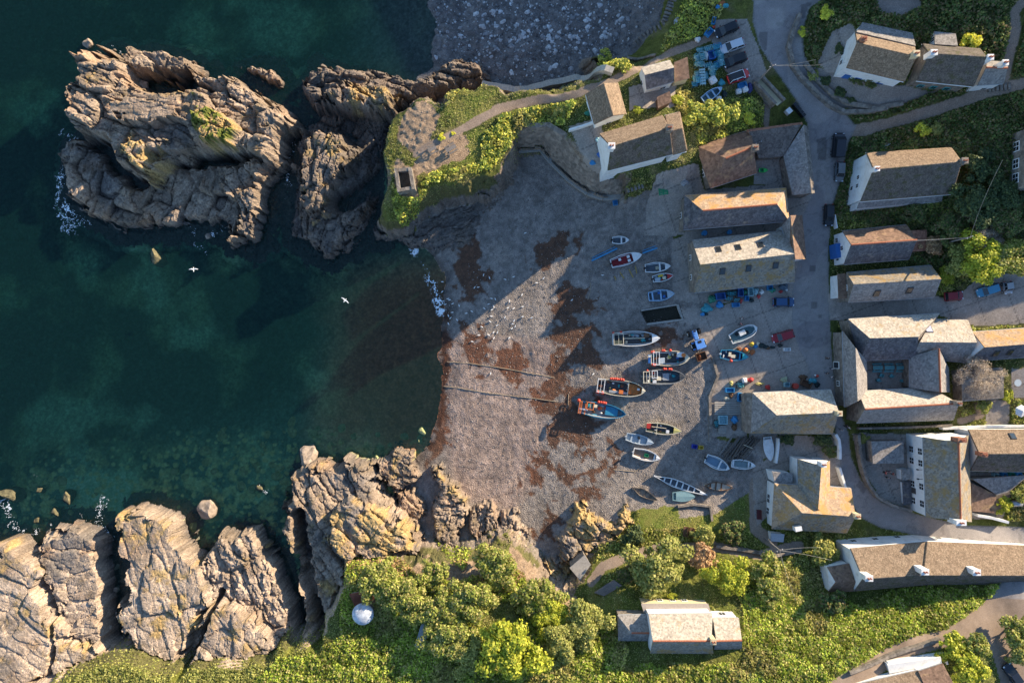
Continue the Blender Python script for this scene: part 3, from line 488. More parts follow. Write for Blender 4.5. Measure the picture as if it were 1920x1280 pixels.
def add_box(bm, c, s, rz=0, M=None):
    r = bmesh.ops.create_cube(bm, size=1); v = r['verts']; bmesh.ops.scale(bm, vec=s, verts=v)
    m = Matrix.Translation(c) @ Matrix.Rotation(rz, 4, 'Z')
    if M is not None: m = M @ m
    bmesh.ops.transform(bm, matrix=m, verts=v); return v
def add_cyl(bm, a, b, r0, r1=None, n=10):
    a = Vector(a); b = Vector(b); d = b - a; r1 = r0 if r1 is None else r1
    r = bmesh.ops.create_cone(bm, cap_ends=True, segments=n, radius1=r0, radius2=max(r1, .001), depth=d.length)
    bmesh.ops.transform(bm, matrix=Matrix.Translation((a + b) / 2) @ d.to_track_quat('Z', 'Y').to_matrix().to_4x4(), verts=r['verts']); return r['verts']
def add_ball(bm, c, r, sc=(1, 1, 1), sub=2):
    q = bmesh.ops.create_icosphere(bm, subdivisions=sub, radius=r); bmesh.ops.scale(bm, vec=sc, verts=q['verts']); bmesh.ops.translate(bm, vec=c, verts=q['verts']); return q['verts']
def add_prism(bm, pts, z0, z1):           # pts world xy; z0/z1 numbers or lists
    n = len(pts); lo = [bm.verts.new((p[0], p[1], z0 if not isinstance(z0, (list, tuple)) else z0[i])) for i, p in enumerate(pts)]; hi = [bm.verts.new((p[0], p[1], z1 if not isinstance(z1, (list, tuple)) else z1[i])) for i, p in enumerate(pts)]
    bm.faces.new(lo[::-1]); bm.faces.new(hi)
    for i in range(n): bm.faces.new((lo[i], lo[(i + 1) % n], hi[(i + 1) % n], hi[i]))
def slab(bm, pts, th):                    # a thick plate hanging under a polygon of world points
    n = len(pts); nr = (Vector(pts[1]) - Vector(pts[0])).cross(Vector(pts[2]) - Vector(pts[0])).normalized()
    if nr.z < 0: nr = -nr
    hi = [bm.verts.new(p) for p in pts]; lo = [bm.verts.new(Vector(p) - nr * th) for p in pts]
    bm.faces.new(hi); bm.faces.new(lo[::-1])
    for i in range(n): bm.faces.new((lo[i], lo[(i + 1) % n], hi[(i + 1) % n], hi[i]))
class House:
    def __init__(s, name, label, cat='house', group=None, at=None):
        s.o = root(name, label, cat, (0, 0, 0), 0, group); s.at = at; s.blk = []
    def block(s, eave, ze, ridge, zr, roof, wall, ends='gg', over=.3, th=.22, cap=None, bev=0, zg=None, wallname='wall'):
        A, B, Cc, D = [P(*p, ze) for p in eave]; R1, R2 = P(*ridge[0], zr), P(*ridge[1], zr)
        bm = bmesh.new(); V = [bm.verts.new(v) for v in (A, B, Cc, D, R1, R2)]
        bm.faces.new((V[0], V[4], V[5], V[1])); bm.faces.new((V[2], V[5], V[4], V[3]))
        if ends[0] == 'h': bm.faces.new((V[3], V[4], V[0]))
        if ends[1] == 'h': bm.faces.new((V[1], V[5], V[2]))
        bmesh.ops.recalc_face_normals(bm, faces=bm.faces)
        if sum(f.normal.z for f in bm.faces) < 0: bmesh.ops.reverse_faces(bm, faces=bm.faces)
        ext = bmesh.ops.extrude_face_region(bm, geom=list(bm.faces)[:]); nv = [g for g in ext['geom'] if isinstance(g, bmesh.types.BMVert)]
        bmesh.ops.translate(bm, vec=(0, 0, th), verts=nv)          # the given points are the underside edge, the covering lies on top
        bmesh.ops.translate(bm, vec=(0, 0, -th * .8), verts=bm.verts)
        r = bm_obj('roof', bm, roof, s.o, bevel=bev)
        for a_, b_ in ((A, B), (D, Cc)):
            bm = bmesh.new(); e_ = (b_ - a_).normalized() * .1; add_cyl(bm, a_ + e_ - Vector((0, 0, th * .9)), b_ - e_ - Vector((0, 0, th * .9)), .085, n=6); bm_obj('gutter', bm, GREYP if th < .3 else WFRAME, s.o)
        cen = (A + B + Cc + D) / 4; ins = []
        for k, p in enumerate((A, B, Cc, D)):
            q = (B, A, D, Cc)[k]; e = (q - p).normalized(); q2 = (D, Cc, B, A)[k]; e2 = (q2 - p).normalized(); ov1 = over if ends[0 if k in (0, 3) else 1] == 'h' else .12
            ins.append(p + e * ov1 + e2 * over)
        g = zg if zg is not None else min(gz(p.x, p.y) for p in ins) - .4
        tz = ze - th * .3 + over * .2; e = (R2 - R1).normalized(); G1 = R1 + e * .12; G2 = R2 - e * .12
        bm = bmesh.new(); lo = [bm.verts.new((p.x, p.y, g)) for p in ins]; hi = [bm.verts.new((p.x, p.y, tz)) for p in ins]
        for a, b in ((0, 1), (2, 3)): bm.faces.new((lo[a], lo[b], hi[b], hi[a]))
        for (a, b, gp, kd) in ((3, 0, G1, ends[0]), (1, 2, G2, ends[1])):
            if kd == 'g': t = bm.verts.new((gp.x, gp.y, zr - th * .6)); bm.faces.new((lo[a], lo[b], hi[b], t, hi[a]))
            else: bm.faces.new((lo[a], lo[b], hi[b], hi[a]))
        bm_obj(wallname, bm, wall, s.o)
        b = dict(ins=ins, g=g, tz=tz, A=A, B=B, C=Cc, D=D, R1=R1, R2=R2, roof=r, th=th, ze=ze, zr=zr); s.blk.append(b)
        if cap is not None:
            bm = bmesh.new(); add_cyl(bm, R1 + Vector((0, 0, th * .25)), R2 + Vector((0, 0, th * .25)), .17, n=8); bm_obj('ridge_tiles', bm, cap, r)
        return b
    def mono(s, pts, roof, wall, th=.18, zg=None, inset=.2):     # (px, py, z) corners of a single plane roof
        w = [P(*p) for p in pts]; bm = bmesh.new(); slab(bm, w, th); r = bm_obj('roof', bm, roof, s.o)
        c = sum(w, Vector()) / len(w); ins = [p + (c - p).normalized() * inset for p in w]; g = zg if zg is not None else min(gz(p.x, p.y) for p in ins) - .4
        bm = bmesh.new(); add_prism(bm, ins, g, [p.z - th - .02 for p in ins]); bm_obj('wall', bm, wall, s.o); b = dict(ins=ins, g=g, roof=r); s.blk.append(b); return b
    def window(s, b, side, f, zc, wd=1.0, ht=1.1, kind='window', frame=None, pane=None):
        p, q = b['ins'][side], b['ins'][(side + 1) % len(b['ins'])]; d = (q - p); d.z = 0; L = d.length; d.normalize(); n = Vector((d.y, -d.x, 0)); cen = sum(b['ins'], Vector()) / len(b['ins'])
        m = p + d * (f * L)
        if (m - cen).dot(n) < 0: n = -n
        z = b['g'] + .4 + zc; rz = math.atan2(d.y, d.x); c = Vector((m.x, m.y, z))
        bm = bmesh.new(); add_box(bm, c + n * .03, (wd + .16, .10, ht + .16), rz); o = bm_obj(kind, bm, frame or WFRAME, s.o)
        if kind == 'door' and pane is None: return o
        bm = bmesh.new()
        if kind == 'window' and wd > .6:
            for i in (-1, 1):
                for j in (-1, 1): add_box(bm, c + n * .065 + d * (i * wd * .245) + Vector((0, 0, j * ht * .245)), (wd * .42, .06, ht * .42), rz)
        else: add_box(bm, c + n * .065, (wd * .9, .06, ht * .9), rz)
        bm_obj('pane', bm, pane or GLASS, o); return o
    def skylight(s, b, slope, u, t, wd=.8, ht=1.1, pane=None):
        a, c_, r1, r2 = (b['A'], b['B'], b['R1'], b['R2']) if slope == 0 else (b['D'], b['C'], b['R1'], b['R2'])
        lo_ = a.lerp(c_, u); hi_ = r1.lerp(r2, u); p = lo_.lerp(hi_, t); ex = (c_ - a).normalized(); ey = (hi_ - lo_).normalized(); ez = ex.cross(ey).normalized()
        if ez.z < 0: ez = -ez
        ey = ez.cross(ex); M = Matrix((ex, ey, ez)).transposed().to_4x4(); M.translation = p + ez * (b['th'] * .2 + .06)
        bm = bmesh.new(); add_box(bm, (0, 0, 0), (wd + .2, ht + .2, .16), 0, M); o = bm_obj('skylight', bm, DARKW, b['roof']); bm = bmesh.new(); add_box(bm, (0, 0, .07), (wd, ht, .06), 0, M); bm_obj('pane', bm, pane or GLASS, o) if False else bm_obj('skylight_pane', bm, pane or GLASS, b['roof'])
    def chimney(s, b, px, py, zt, w=.9, d=.7, h=2.2, mat=None, rz=0, pots=2, potm=None):
        p = P(px, py, zt); bm = bmesh.new(); add_box(bm, (p.x, p.y, zt - h / 2), (w, d, h), rz); add_box(bm, (p.x, p.y, zt - .08), (w + .16, d + .16, .14), rz)
        o = bm_obj('chimney', bm, mat or WHITE, b['roof'])
        bm = bmesh.new()
        for i in range(pots):
            x = (i - (pots - 1) / 2) * .42; q = Vector((p.x + x * math.cos(rz), p.y + x * math.sin(rz), zt)); add_cyl(bm, q - Vector((0, 0, .05)), q + Vector((0, 0, .4)), .15, .12, 8)
        bm_obj('chimney_pot', bm, potm or RIDGET, b['roof'])
# ------------------------------------------------------------------ the buildings
h = House('cottage', 'thatched cottage with a white gable and blue shutters, topmost on the hillside', 'cottage')
b = h.block([(1603,57),(1715,82),(1697,153),(1587,127)], 16.4, [(1607,80),(1719,106)], 20, THATCH, WHITE, 'gg', .5, .4, bev=.3)
for f, k, m in ((.24, 'window', BLUEP), (.42, 'window', WFRAME), (.62, 'window', BLUEP), (.82, 'door', BLUEP)): h.window(b, 2, f, 1.1, 1.0, 1.4 if k == 'door' else .9, k, m)
h.window(b, 3, .3, 2.2, .8, .9); h.window(b, 3, .62, 2.0, .8, .9); h.chimney(b, 1621, 72, 20.9, .8, .7, 2, BRICKT); h.chimney(b, 1719, 100, 20.9, 1.0, .9, 2, CREAM)
bb = h.mono([(1617,42,15.9),(1711,62,15.9),(1717,86,17.6),(1606,60,17.6)], SLATEG, WHITE)
h = House('cottage', 'dark thatched cottage with white chimneys beside the topmost one, furthest from the road', 'cottage')
b = h.block([(1729,82),(1838,91),(1826,162),(1719,151)], 16.6, [(1742,100),(1851,107)], 20.2, THATCHD, STONE, 'gh', .5, .4, bev=.3)
for f in (.25, .5, .75): h.window(b, 2, f, 1.1, .9, .9, 'window', TEALP)
h.chimney(b, 1752, 98, 21.2, 1.0, .8, 2.2, WHITE); h.chimney(b, 1858, 107, 20.6, .9, .8, 3, WHITE)
b2 = h.block([(1850,113),(1890,117),(1882,157),(1833,160)], 16.2, [(1849,127),(1889,128)], 18.4, SLATEG, WHITE, 'gg', .2, .2, RIDGET); h.chimney(b2, 1886, 117, 20, .9, .8, 3, WHITE)
h.window(b2, 2, .4, 1.1, .9, .9)
b3 = h.mono([(1752,59,16.6),(1792,63,16.6),(1796,86,17.2),(1753,83,17.2)], SLATEG, WHITE); h.window(b3, 3, .5, 1.6, .8, .8)
h = House('shed', 'small white-walled shed with a bright sunlit roof slope beside the clifftop path', 'shed')
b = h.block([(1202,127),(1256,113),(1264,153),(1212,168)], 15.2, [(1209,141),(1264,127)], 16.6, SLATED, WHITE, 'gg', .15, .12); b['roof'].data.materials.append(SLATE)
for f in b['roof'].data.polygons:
    if f.normal.y > .3: f.material_index = 1  # sun-facing slope paler, the other dark: light and shade in the colours
h.window(b, 2, .3, 1.2, 1.0, .9); h.window(b, 3, .5, 1.2, .8, .9)
h = House('shed', 'low brown-roofed shed with yellow walls next to the parked fishing gear', 'shed'); h.mono([(1264,117,14.9),(1289,107,14.9),(1293,147,14.3),(1266,154,14.3)], TILE, CREAM)
h = House('cottage', 'small thatched cottage end-on to the clifftop path with one sunlit slope', 'cottage')
b = h.block([(1174,214),(1159,155),(1099,176),(1115,234)][::-1][2:] + [(1174,214),(1159,155),(1099,176),(1115,234)][::-1][:2], 13.2, [(1133,156),(1151,217)], 16.6, THATCH, WHITE, 'gg', .4, .4, bev=.3) if False else h.block([(1159,155),(1175,214),(1114,234),(1098,176)], 15.6, [(1132,156),(1150,217)], 19, THATCH, WHITE, 'hg', .4, .4, bev=.3)
h.window(b, 1, .5, 1.2, .9, .9)
h = House('cottage', 'long thatched cottage with a white gable standing at the cliff edge over the beach', 'cottage')
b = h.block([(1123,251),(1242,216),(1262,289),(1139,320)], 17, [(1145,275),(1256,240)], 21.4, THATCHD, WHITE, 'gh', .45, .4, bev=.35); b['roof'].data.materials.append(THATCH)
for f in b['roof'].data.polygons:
    if f.normal.y > .2: f.material_index = 1  # lighter thatch on the sunward slope stands in for sunlight
h.chimney(b, 1147, 273, 22.6, 1.0, .9, 2.4, WHITE); h.chimney(b, 1256, 239, 22.4, 1.0, .9, 2.4, STONE)
for f in (.2, .5, .8): h.window(b, 2, f, 2.6, 1.0, 1.0)
h.window(b, 3, .4, 2.4, .8, .9); h.window(b, 3, .65, 2.4, .8, .9)
b2 = h.block([(1246,216),(1275,209),(1289,283),(1262,291)], 16.4, [(1252,246),(1280,240)], 19.8, THATCH, WHITE, 'hh', .3, .4, bev=.35)
h = House('boat_store', 'hip-roofed brown tiled house with an L-shaped slate wing around a small courtyard', 'house')
b = h.block([(1305,274),(1407,243),(1419,325),(1332,353)], 9.6, [(1361,297),(1413,275)], 13.2, TILE, STONE, 'hg', .35, .22, RIDGET)
h.window(b, 3, .4, 1.5, 1.2, 1.1); h.window(b, 3, .75, 1.5, 1.2, 1.1); h.chimney(b, 1417, 276, 14.4, 1.0, .9, 2, STONE)
h.mono([(1404,247,11.2),(1503,233,11.2),(1469,293,9.3),(1423,297,9.3)], roofing('brown_slate', (.10, .082, .07), (.19, .16, .14), 3.6), STONE); h.mono([(1404,247,11.2),(1400,243,10.9),(1504,229,10.9),(1505,233,11.2)], BRICKT, STONE)
h.mono([(1507,234,11.2),(1521,362,11.2),(1486,366,9.2),(1469,293,9.2)], SLATEG, STONE); h.mono([(1508,234,11.2),(1515,238,10.8),(1528,362,10.8),(1522,363,11.2)], STONE, STONE)
h = House('cottage', 'cottage with a sunlit orange upper roof slope and a mossy dark lower slope', 'house')
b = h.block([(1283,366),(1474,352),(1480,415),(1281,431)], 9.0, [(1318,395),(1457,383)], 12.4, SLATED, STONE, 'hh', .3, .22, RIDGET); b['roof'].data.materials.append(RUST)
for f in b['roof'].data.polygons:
    if f.normal.y > .3 or f.normal.x > .3: f.material_index = 1  # orange only on sunward faces: sunlight put into the colour
h.window(b, 3, .5, 1.4, 1.0, 1.0)
h = House('fish_cellar', 'largest harbour building with a sunlit pale upper roof slope, orange-lichened lower slope and six skylights', 'building')
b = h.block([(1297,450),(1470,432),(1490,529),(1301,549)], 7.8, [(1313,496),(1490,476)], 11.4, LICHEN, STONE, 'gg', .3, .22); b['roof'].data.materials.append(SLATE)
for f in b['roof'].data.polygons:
    if f.normal.y > .3: f.material_index = 1  # sun-facing slope takes the slate with sunlight in its colour
for u in (.24, .45, .69): h.skylight(b, 0, u, .5)
for u in (.25, .52, .80): h.skylight(b, 1, u, .68)
h.window(b, 3, .3, 2, .9, 1); h.window(b, 3, .7, 2, .9, 1)
b2 = h.block([(1466,420),(1480,402),(1504,403),(1512,486)][1:] + [(1466,420)], 8.6, [(1490,403),(1497,487)], 10.6, TILE, WHITE, 'gg', .2, .2) if False else h.block([(1504,403),(1512,486),(1481,492),(1466,424)], 8.6, [(1482,404),(1491,486)], 11.4, TILE, WHITE, 'gg', .2, .2); b2['roof'].data.materials.append(SLATEG)
for f in b2['roof'].data.polygons:
    if f.normal.x < -.2: f.material_index = 1
h = House('house', 'large thatched house with a tall white gable facing the road and three dark windows', 'house')
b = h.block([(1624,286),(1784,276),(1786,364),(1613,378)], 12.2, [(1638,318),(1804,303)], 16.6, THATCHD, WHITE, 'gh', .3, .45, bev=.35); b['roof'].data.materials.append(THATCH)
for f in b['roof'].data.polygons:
    if f.normal.y > .2 or f.center.x > 70.5: f.material_index = 1  # sunward slope and far hip get brighter thatch as painted sunlight
h.window(b, 3, .36, 3.6, .7, .8); h.window(b, 3, .36, 1.6, .7, .8); h.window(b, 3, .55, 3.6, .7, .8); h.chimney(b, 1645, 316, 17.6, .8, .7, 2); h.chimney(b, 1810, 301, 17.2, 1.0, .9, 3, STONE)
h.mono([(1613,377,11.2),(1768,365,11.2),(1766,378,10.2),(1607,391,10.2)], SLATEG, WHITE)
h = House('house', 'small dark-roofed house with a white gable and blue porch, second along the upper road', 'house')
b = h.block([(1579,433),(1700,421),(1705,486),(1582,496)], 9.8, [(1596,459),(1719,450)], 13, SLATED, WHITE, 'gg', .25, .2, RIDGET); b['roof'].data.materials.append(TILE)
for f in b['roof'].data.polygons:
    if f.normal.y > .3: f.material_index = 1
h.window(b, 3, .2, 1.6, .8, .9); h.window(b, 3, .5, 3.4, .8, 1.0); h.window(b, 3, .8, 1.6, .8, .9)
bm = bmesh.new(); p = P(1571, 470, 8.4); add_box(bm, (p.x, p.y, 7.4), (.9, 2.6, 2.6), .08); bm_obj('porch', bm, BLUEP, h.o)
h.mono([(1708,432,9.4),(1738,431,9.4),(1739,470,9.0),(1711,472,9.0)], BRICKT, STONE)
h = House('cottage', 'grey-roofed house with a stepped bay front onto the road and two barred skylights', 'house')
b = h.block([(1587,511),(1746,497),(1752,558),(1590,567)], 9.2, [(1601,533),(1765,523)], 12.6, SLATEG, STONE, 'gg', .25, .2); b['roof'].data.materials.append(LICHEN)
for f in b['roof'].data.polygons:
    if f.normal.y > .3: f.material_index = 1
h.skylight(b, 1, .3, .45, .9, 1.3); h.skylight(b, 1, .67, .5, .9, 1.3); h.window(b, 3, .5, 3, 1.0, 1.0)
h.mono([(1570,514,8.6),(1585,512,8.9),(1588,559,8.9),(1572,560,8.6)], TILE, WHITE)
h = House('courtyard_inn', 'sunlit pale-roofed building with four wings round a dark courtyard of teal picnic tables', 'building')
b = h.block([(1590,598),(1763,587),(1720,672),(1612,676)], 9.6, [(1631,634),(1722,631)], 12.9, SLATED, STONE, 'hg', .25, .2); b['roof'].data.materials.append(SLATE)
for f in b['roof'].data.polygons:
    if f.normal.y > .3: f.material_index = 1  # sunlight painted on the sun-facing slope, shade on the other
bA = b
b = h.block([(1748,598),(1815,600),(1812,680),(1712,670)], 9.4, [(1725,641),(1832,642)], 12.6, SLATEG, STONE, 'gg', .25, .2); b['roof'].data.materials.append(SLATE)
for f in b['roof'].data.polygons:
    if f.normal.y > .3: f.material_index = 1  # sunlight painted into the sun-facing slope
h.skylight(b, 0, -.02, .35, 1.1, 2.4, paint('pale_pane', (.45, .47, .6), .2))
h.block([(1779,690),(1781,735),(1706,727),(1706,669)], 9.6, [(1760,653),(1763,735)], 12.6, SLATEG, STONE, 'gg', .2, .2, RIDGET)
h.block([(1625,676),(1626,740),(1584,764),(1580,620)], 9.4, [(1604,652),(1608,752)], 12.2, SLATEG, STONE, 'gg', .2, .2)['roof'].data.materials.append(SLATE)
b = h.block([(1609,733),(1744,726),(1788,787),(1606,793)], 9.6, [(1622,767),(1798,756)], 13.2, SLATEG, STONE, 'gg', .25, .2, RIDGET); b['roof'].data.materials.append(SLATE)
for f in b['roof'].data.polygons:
    if f.normal.y > .3: f.material_index = 1  # sun-facing slope coloured as if sunlit
h.chimney(b, 1799, 756, 14.4, .9, .8, 2, STONE); h.window(h.blk[3], 2, .55, 1.1, 1.2, 2.0, 'door', WFRAME, GLASS); h.window(h.blk[3], 2, .3, 1.5, .9, .9)
h = House('house', 'brown-tiled house joined to the end of the courtyard building, running out of frame', 'house')
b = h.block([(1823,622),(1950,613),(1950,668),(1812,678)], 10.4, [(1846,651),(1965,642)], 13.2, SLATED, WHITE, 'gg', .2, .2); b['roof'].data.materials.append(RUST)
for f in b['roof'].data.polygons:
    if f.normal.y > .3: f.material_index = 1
h.skylight(b, 1, .3, .5); h.skylight(b, 1, .5, .5)
h = House('stone_shed', 'pink-grey stone shed half buried under a bare twiggy bush', 'shed'); h.block([(1800,694),(1880,690),(1882,746),(1804,752)], 10.4, [(1803,712),(1882,706)], 11.4, STONE, STONE, 'gg', .1, .15)
h = House('inn', 'tall white inn with a lichened roof and eight sash windows above the road bend', 'building')
b = h.block([(1797,815),(1823,978),(1737,969),(1731,820)][:0] or [(1816,815),(1822,978),(1737,969),(1731,819)], 12.2, [(1797,829),(1801,976)], 15.6, LICHEN, WHITE, 'gg', .2, .22, RIDGET)
b['roof'].data.materials.append(THATCH)
for f in (.14, .36, .66): h.window(b, 2, f, 1.6, 1.2, 1.3); h.window(b, 2, f, 4.3, 1.2, 1.3)
h.window(b, 2, .81, 4.3, 1.2, 1.3); h.window(b, 2, .81, 1.6, 1.2, 1.3); h.window(b, 2, .27, 1.3, .9, 2.1, 'door', DARKW)
for f in (.3, .6): h.window(b, 3, f, 2.0, 1.0, 1.1)
h.chimney(b, 1805, 825, 16.6, 1.4, .7, 2.2, BRICKT); h.chimney(b, 1803, 980, 16.6, 1.6, .8, 2.6, WHITE)
for f in (.46, .58):                                # two iron lanterns on brackets under the eaves
    p, q = b['ins'][2], b['ins'][3]; m = p.lerp(q, f); bm = bmesh.new(); add_cyl(bm, (m.x, m.y, 11.2), (m.x - .75, m.y, 11.2), .05, n=6); add_box(bm, (m.x - .75, m.y, 11.0), (.22, .22, .4)); bm_obj('wall_lantern', bm, BLACKP, h.o)
h.mono([(1690,880,8.4),(1706,878,8.6),(1707,898,8.6),(1691,901,8.4)], SLATEG, WHITE, zg=5); h.mono([(1692,903,7.6),(1708,900,7.8),(1711,944,7.8),(1694,946,7.6)], SLATED, WHITE, zg=5)
h = House('flat_roofed_outbuilding', 'dark flat-roofed outbuilding in the walled yard of the white inn', 'outbuilding'); h.mono([(1634,827,8.6),(1694,826,8.6),(1695,868,8.6),(1637,869,8.6)], SLATEG, STONE, .2)
h = House('house', 'thatched house with a white gable joined to the back of the tall white inn', 'house')
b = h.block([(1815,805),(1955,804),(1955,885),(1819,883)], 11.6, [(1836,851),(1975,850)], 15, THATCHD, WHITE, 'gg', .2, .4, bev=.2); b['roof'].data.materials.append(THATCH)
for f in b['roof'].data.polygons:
    if f.normal.y > .3: f.material_index = 1  # brighter thatch where the sun falls, painted shade on the other slope
h.chimney(b, 1847, 852, 16, .8, .7, 2, BRICKT); h.skylight(b, 0, .55, .3)
h = House('flat_roofed_extension', 'slate and felt roofed back extension behind the white inn', 'outbuilding'); h.mono([(1824,898,10.2),(1930,890,10.2),(1892,922,9.8),(1870,928,9.8)], SLATEG, STONE, .2); h.mono([(1822,905,9.6),(1868,928,9.6),(1868,962,9.6),(1822,958,9.6)], TILE, STONE, .2)
h = House('net_loft', 'stone building on the slipway with a hipped end, blazing sunlit slope and gilded lower slope', 'building')
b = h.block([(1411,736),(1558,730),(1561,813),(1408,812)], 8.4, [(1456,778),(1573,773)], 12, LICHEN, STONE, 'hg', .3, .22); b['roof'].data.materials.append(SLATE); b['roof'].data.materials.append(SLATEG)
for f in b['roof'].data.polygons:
    f.material_index = 1 if f.normal.y > .3 else (2 if f.normal.x < -.3 else 0)  # brightest slate on the sunward slope, painted as sunlit
h.chimney(b, 1575, 775, 13.2, .8, .8, 2, CREAM, pots=1); h.window(b, 3, .5, 1.6, 1.2, 1.4, 'door', DARKW)
h.mono([(1394,736,6.4),(1410,736,7.8),(1408,812,7.8),(1398,812,6.4)], STONE, STONE, .15)
h = House('house', 'white-walled house with an orange lichened cross-gabled roof above the lawn', 'house')
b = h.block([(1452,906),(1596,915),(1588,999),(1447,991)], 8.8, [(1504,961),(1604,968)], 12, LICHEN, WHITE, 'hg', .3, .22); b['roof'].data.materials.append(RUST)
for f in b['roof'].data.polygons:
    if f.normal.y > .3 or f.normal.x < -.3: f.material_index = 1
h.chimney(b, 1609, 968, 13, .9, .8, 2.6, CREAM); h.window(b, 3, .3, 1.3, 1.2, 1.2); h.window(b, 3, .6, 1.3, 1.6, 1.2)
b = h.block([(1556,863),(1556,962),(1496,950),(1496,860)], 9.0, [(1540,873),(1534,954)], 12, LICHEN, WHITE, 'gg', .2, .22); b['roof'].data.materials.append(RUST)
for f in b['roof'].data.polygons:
    if f.normal.x > .2: f.material_index = 1  # lighter tile on the sunward slope in place of sunlight
h.window(b, 3, .5, 2, 1.2, 1.2); h.chimney(b, 1545, 871, 13, .8, .8, 2, WHITE); h.mono([(1448,884,8.2),(1486,887,8.2),(1486,907,8.2),(1453,906,8.2)], SLATEG, WHITE, .15)
bm = bmesh.new(); p = P(1497, 991, 10.8); add_box(bm, (p.x, p.y, 10.3), (1.2, .8, 1.3), .2); bm_obj('dormer', bm, WHITE, h.o)
h = House('garden_shed', 'pale grey flat-topped garden shed behind the orange-roofed white house', 'shed'); h.mono([(1446,999,8.2),(1471,1001,8.2),(1469,1016,8),(1445,1014,8)], METAL, WHITE, .12)
h = House('terrace', 'long thatched terrace with three white chimneys along the lower lane', 'terrace')
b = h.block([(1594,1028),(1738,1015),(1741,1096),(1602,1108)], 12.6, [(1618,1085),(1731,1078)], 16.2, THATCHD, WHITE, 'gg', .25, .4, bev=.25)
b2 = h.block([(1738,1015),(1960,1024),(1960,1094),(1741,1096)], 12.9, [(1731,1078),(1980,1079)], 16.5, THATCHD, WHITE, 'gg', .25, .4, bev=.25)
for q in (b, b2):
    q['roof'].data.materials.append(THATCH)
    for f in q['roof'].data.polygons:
        if f.normal.y > .2: f.material_index = 1  # lit and shaded thatch colours split by which slope faces the sun
for x, y in ((1630,1084),(1735,1072),(1832,1073)): h.chimney(b, x, y, 17.6, 1.2, .9, 2.4, WHITE)
for f in (.2, .5, .8): h.window(b, 0, f, 1.6, 1.0, 1.0)
for f in (.2, .4, .6): h.window(b2, 0, f, 1.8, 1.0, 1.0)
b3 = h.block([(1551,1063),(1592,1056),(1600,1108),(1553,1109)], 11.6, [(1567,1091),(1604,1090)], 13.2, TILE, WHITE, 'gg', .15, .2); h.window(b3, 3, .5, 1.4, 1.0, 1.0)
h = House('cottage', 'slate cottage with a red ridge and glazed white verandah among the southern gardens', 'cottage')
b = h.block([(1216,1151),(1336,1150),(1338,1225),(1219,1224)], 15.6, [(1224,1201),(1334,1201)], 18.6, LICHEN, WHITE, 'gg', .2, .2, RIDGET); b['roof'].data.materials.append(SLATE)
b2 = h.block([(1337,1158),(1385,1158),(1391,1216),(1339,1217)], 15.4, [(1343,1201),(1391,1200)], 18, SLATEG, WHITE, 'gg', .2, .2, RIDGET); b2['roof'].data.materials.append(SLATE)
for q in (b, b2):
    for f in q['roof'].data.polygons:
        if f.normal.y > .3: f.material_index = 1  # sun-facing slopes take the slate painted as sunlit
h.chimney(b, 1338, 1203, 19.4, .8, .8, 2, CREAM); h.block([(1158,1153),(1217,1151),(1218,1201),(1159,1201)], 13.2, [(1184,1186),(1217,1186)], 15.2, SLATEG, STONE, 'hg', .2, .2, RIDGET)
v = h.mono([(1202,1131,12.6),(1328,1131,12.6),(1333,1147,12.9),(1207,1147,12.9)], paint('verandah_roof', (.34, .29, .25), .6), CREAM, .12); h.window(b2, 0, .5, 1.6, 1.2, 1.2)
for f in (.3, .5, .68): h.window(v, 0, f, 1.0, .9, 1.5)
h = House('house', 'white house with a brown roof and walled white terrace in the bottom right corner', 'house')
b = h.block([(1722,1258),(1768,1243),(1800,1330),(1745,1340)], 19.6, [(1740,1300),(1790,1285)], 21.6, TILE, WHITE, 'gg', .2, .2); h.block([(1600,1284),(1722,1256),(1745,1340),(1620,1360)], 19.2, [(1612,1322),(1735,1300)], 21.6, THATCH, WHITE, 'gg', .2, .2)
h.mono([(1664,1246,18.4),(1764,1231,18.4),(1766,1243,18.3),(1668,1262,18.3)], WHITE, WHITE, .2)
h = House('house', 'grey house at the right edge with three white-framed windows in its wall', 'house'); b = h.block([(1925,238),(2010,232),(2010,350),(1922,352)], 17, [(1960,290),(2010,290)], 20, SLATEG, STONE, 'gg', .2, .2)
for f in (.2, .45, .75): h.window(b, 3, f, 2.2, 1.6, 1.3)
h = House('round_hut', 'round hut with a pale domed roof in the scrub on the southern cliff', 'hut'); p = P(679, 1153, 12.2); g0 = gz(p.x, p.y)
bm = bmesh.new(); add_cyl(bm, (p.x, p.y, g0 - .5), (p.x, p.y, 11.6), 1.75, n=28); bm_obj('wall', bm, STONE, h.o)
bm = bmesh.new(); q = bmesh.ops.create_uvsphere(bm, u_segments=32, v_segments=12, radius=1.95); bmesh.ops.delete(bm, geom=[v for v in bm.verts if v.co.z < -.05], context='VERTS'); bmesh.ops.scale(bm, vec=(1, 1, .5), verts=bm.verts); bmesh.ops.translate(bm, vec=(p.x, p.y, 11.6), verts=bm.verts); bm_obj('roof', bm, roofing('pale_lead', (.38, .42, .48), (.55, .58, .62), 2.5), h.o, True)
h = House('shed', 'low rust-red roofed shed beside the round hut on the southern cliff', 'shed'); h.mono([(655,1114,11),(694,1106,11),(704,1128,10.4),(665,1136,10.4)], roofing('rusty_iron', (.16, .05, .03), (.26, .09, .05), 2), STONE)
h = House('hut', 'dark slab-sided hut in shadow between the southern trees', 'hut'); h.mono([(790,1168,12.6),(803,1172,12.6),(796,1216,12.2),(777,1212,12.2)], GREYP, DARKW)
h = House('slab_hut', 'grey concrete slab bunker on the cliff edge above the rust-coloured spurs', 'bunker'); h.mono([(1068,1064,8.6),(1096,1040,8.6),(1108,1058,8.3),(1088,1088,8.3)], CONCM, STONE)
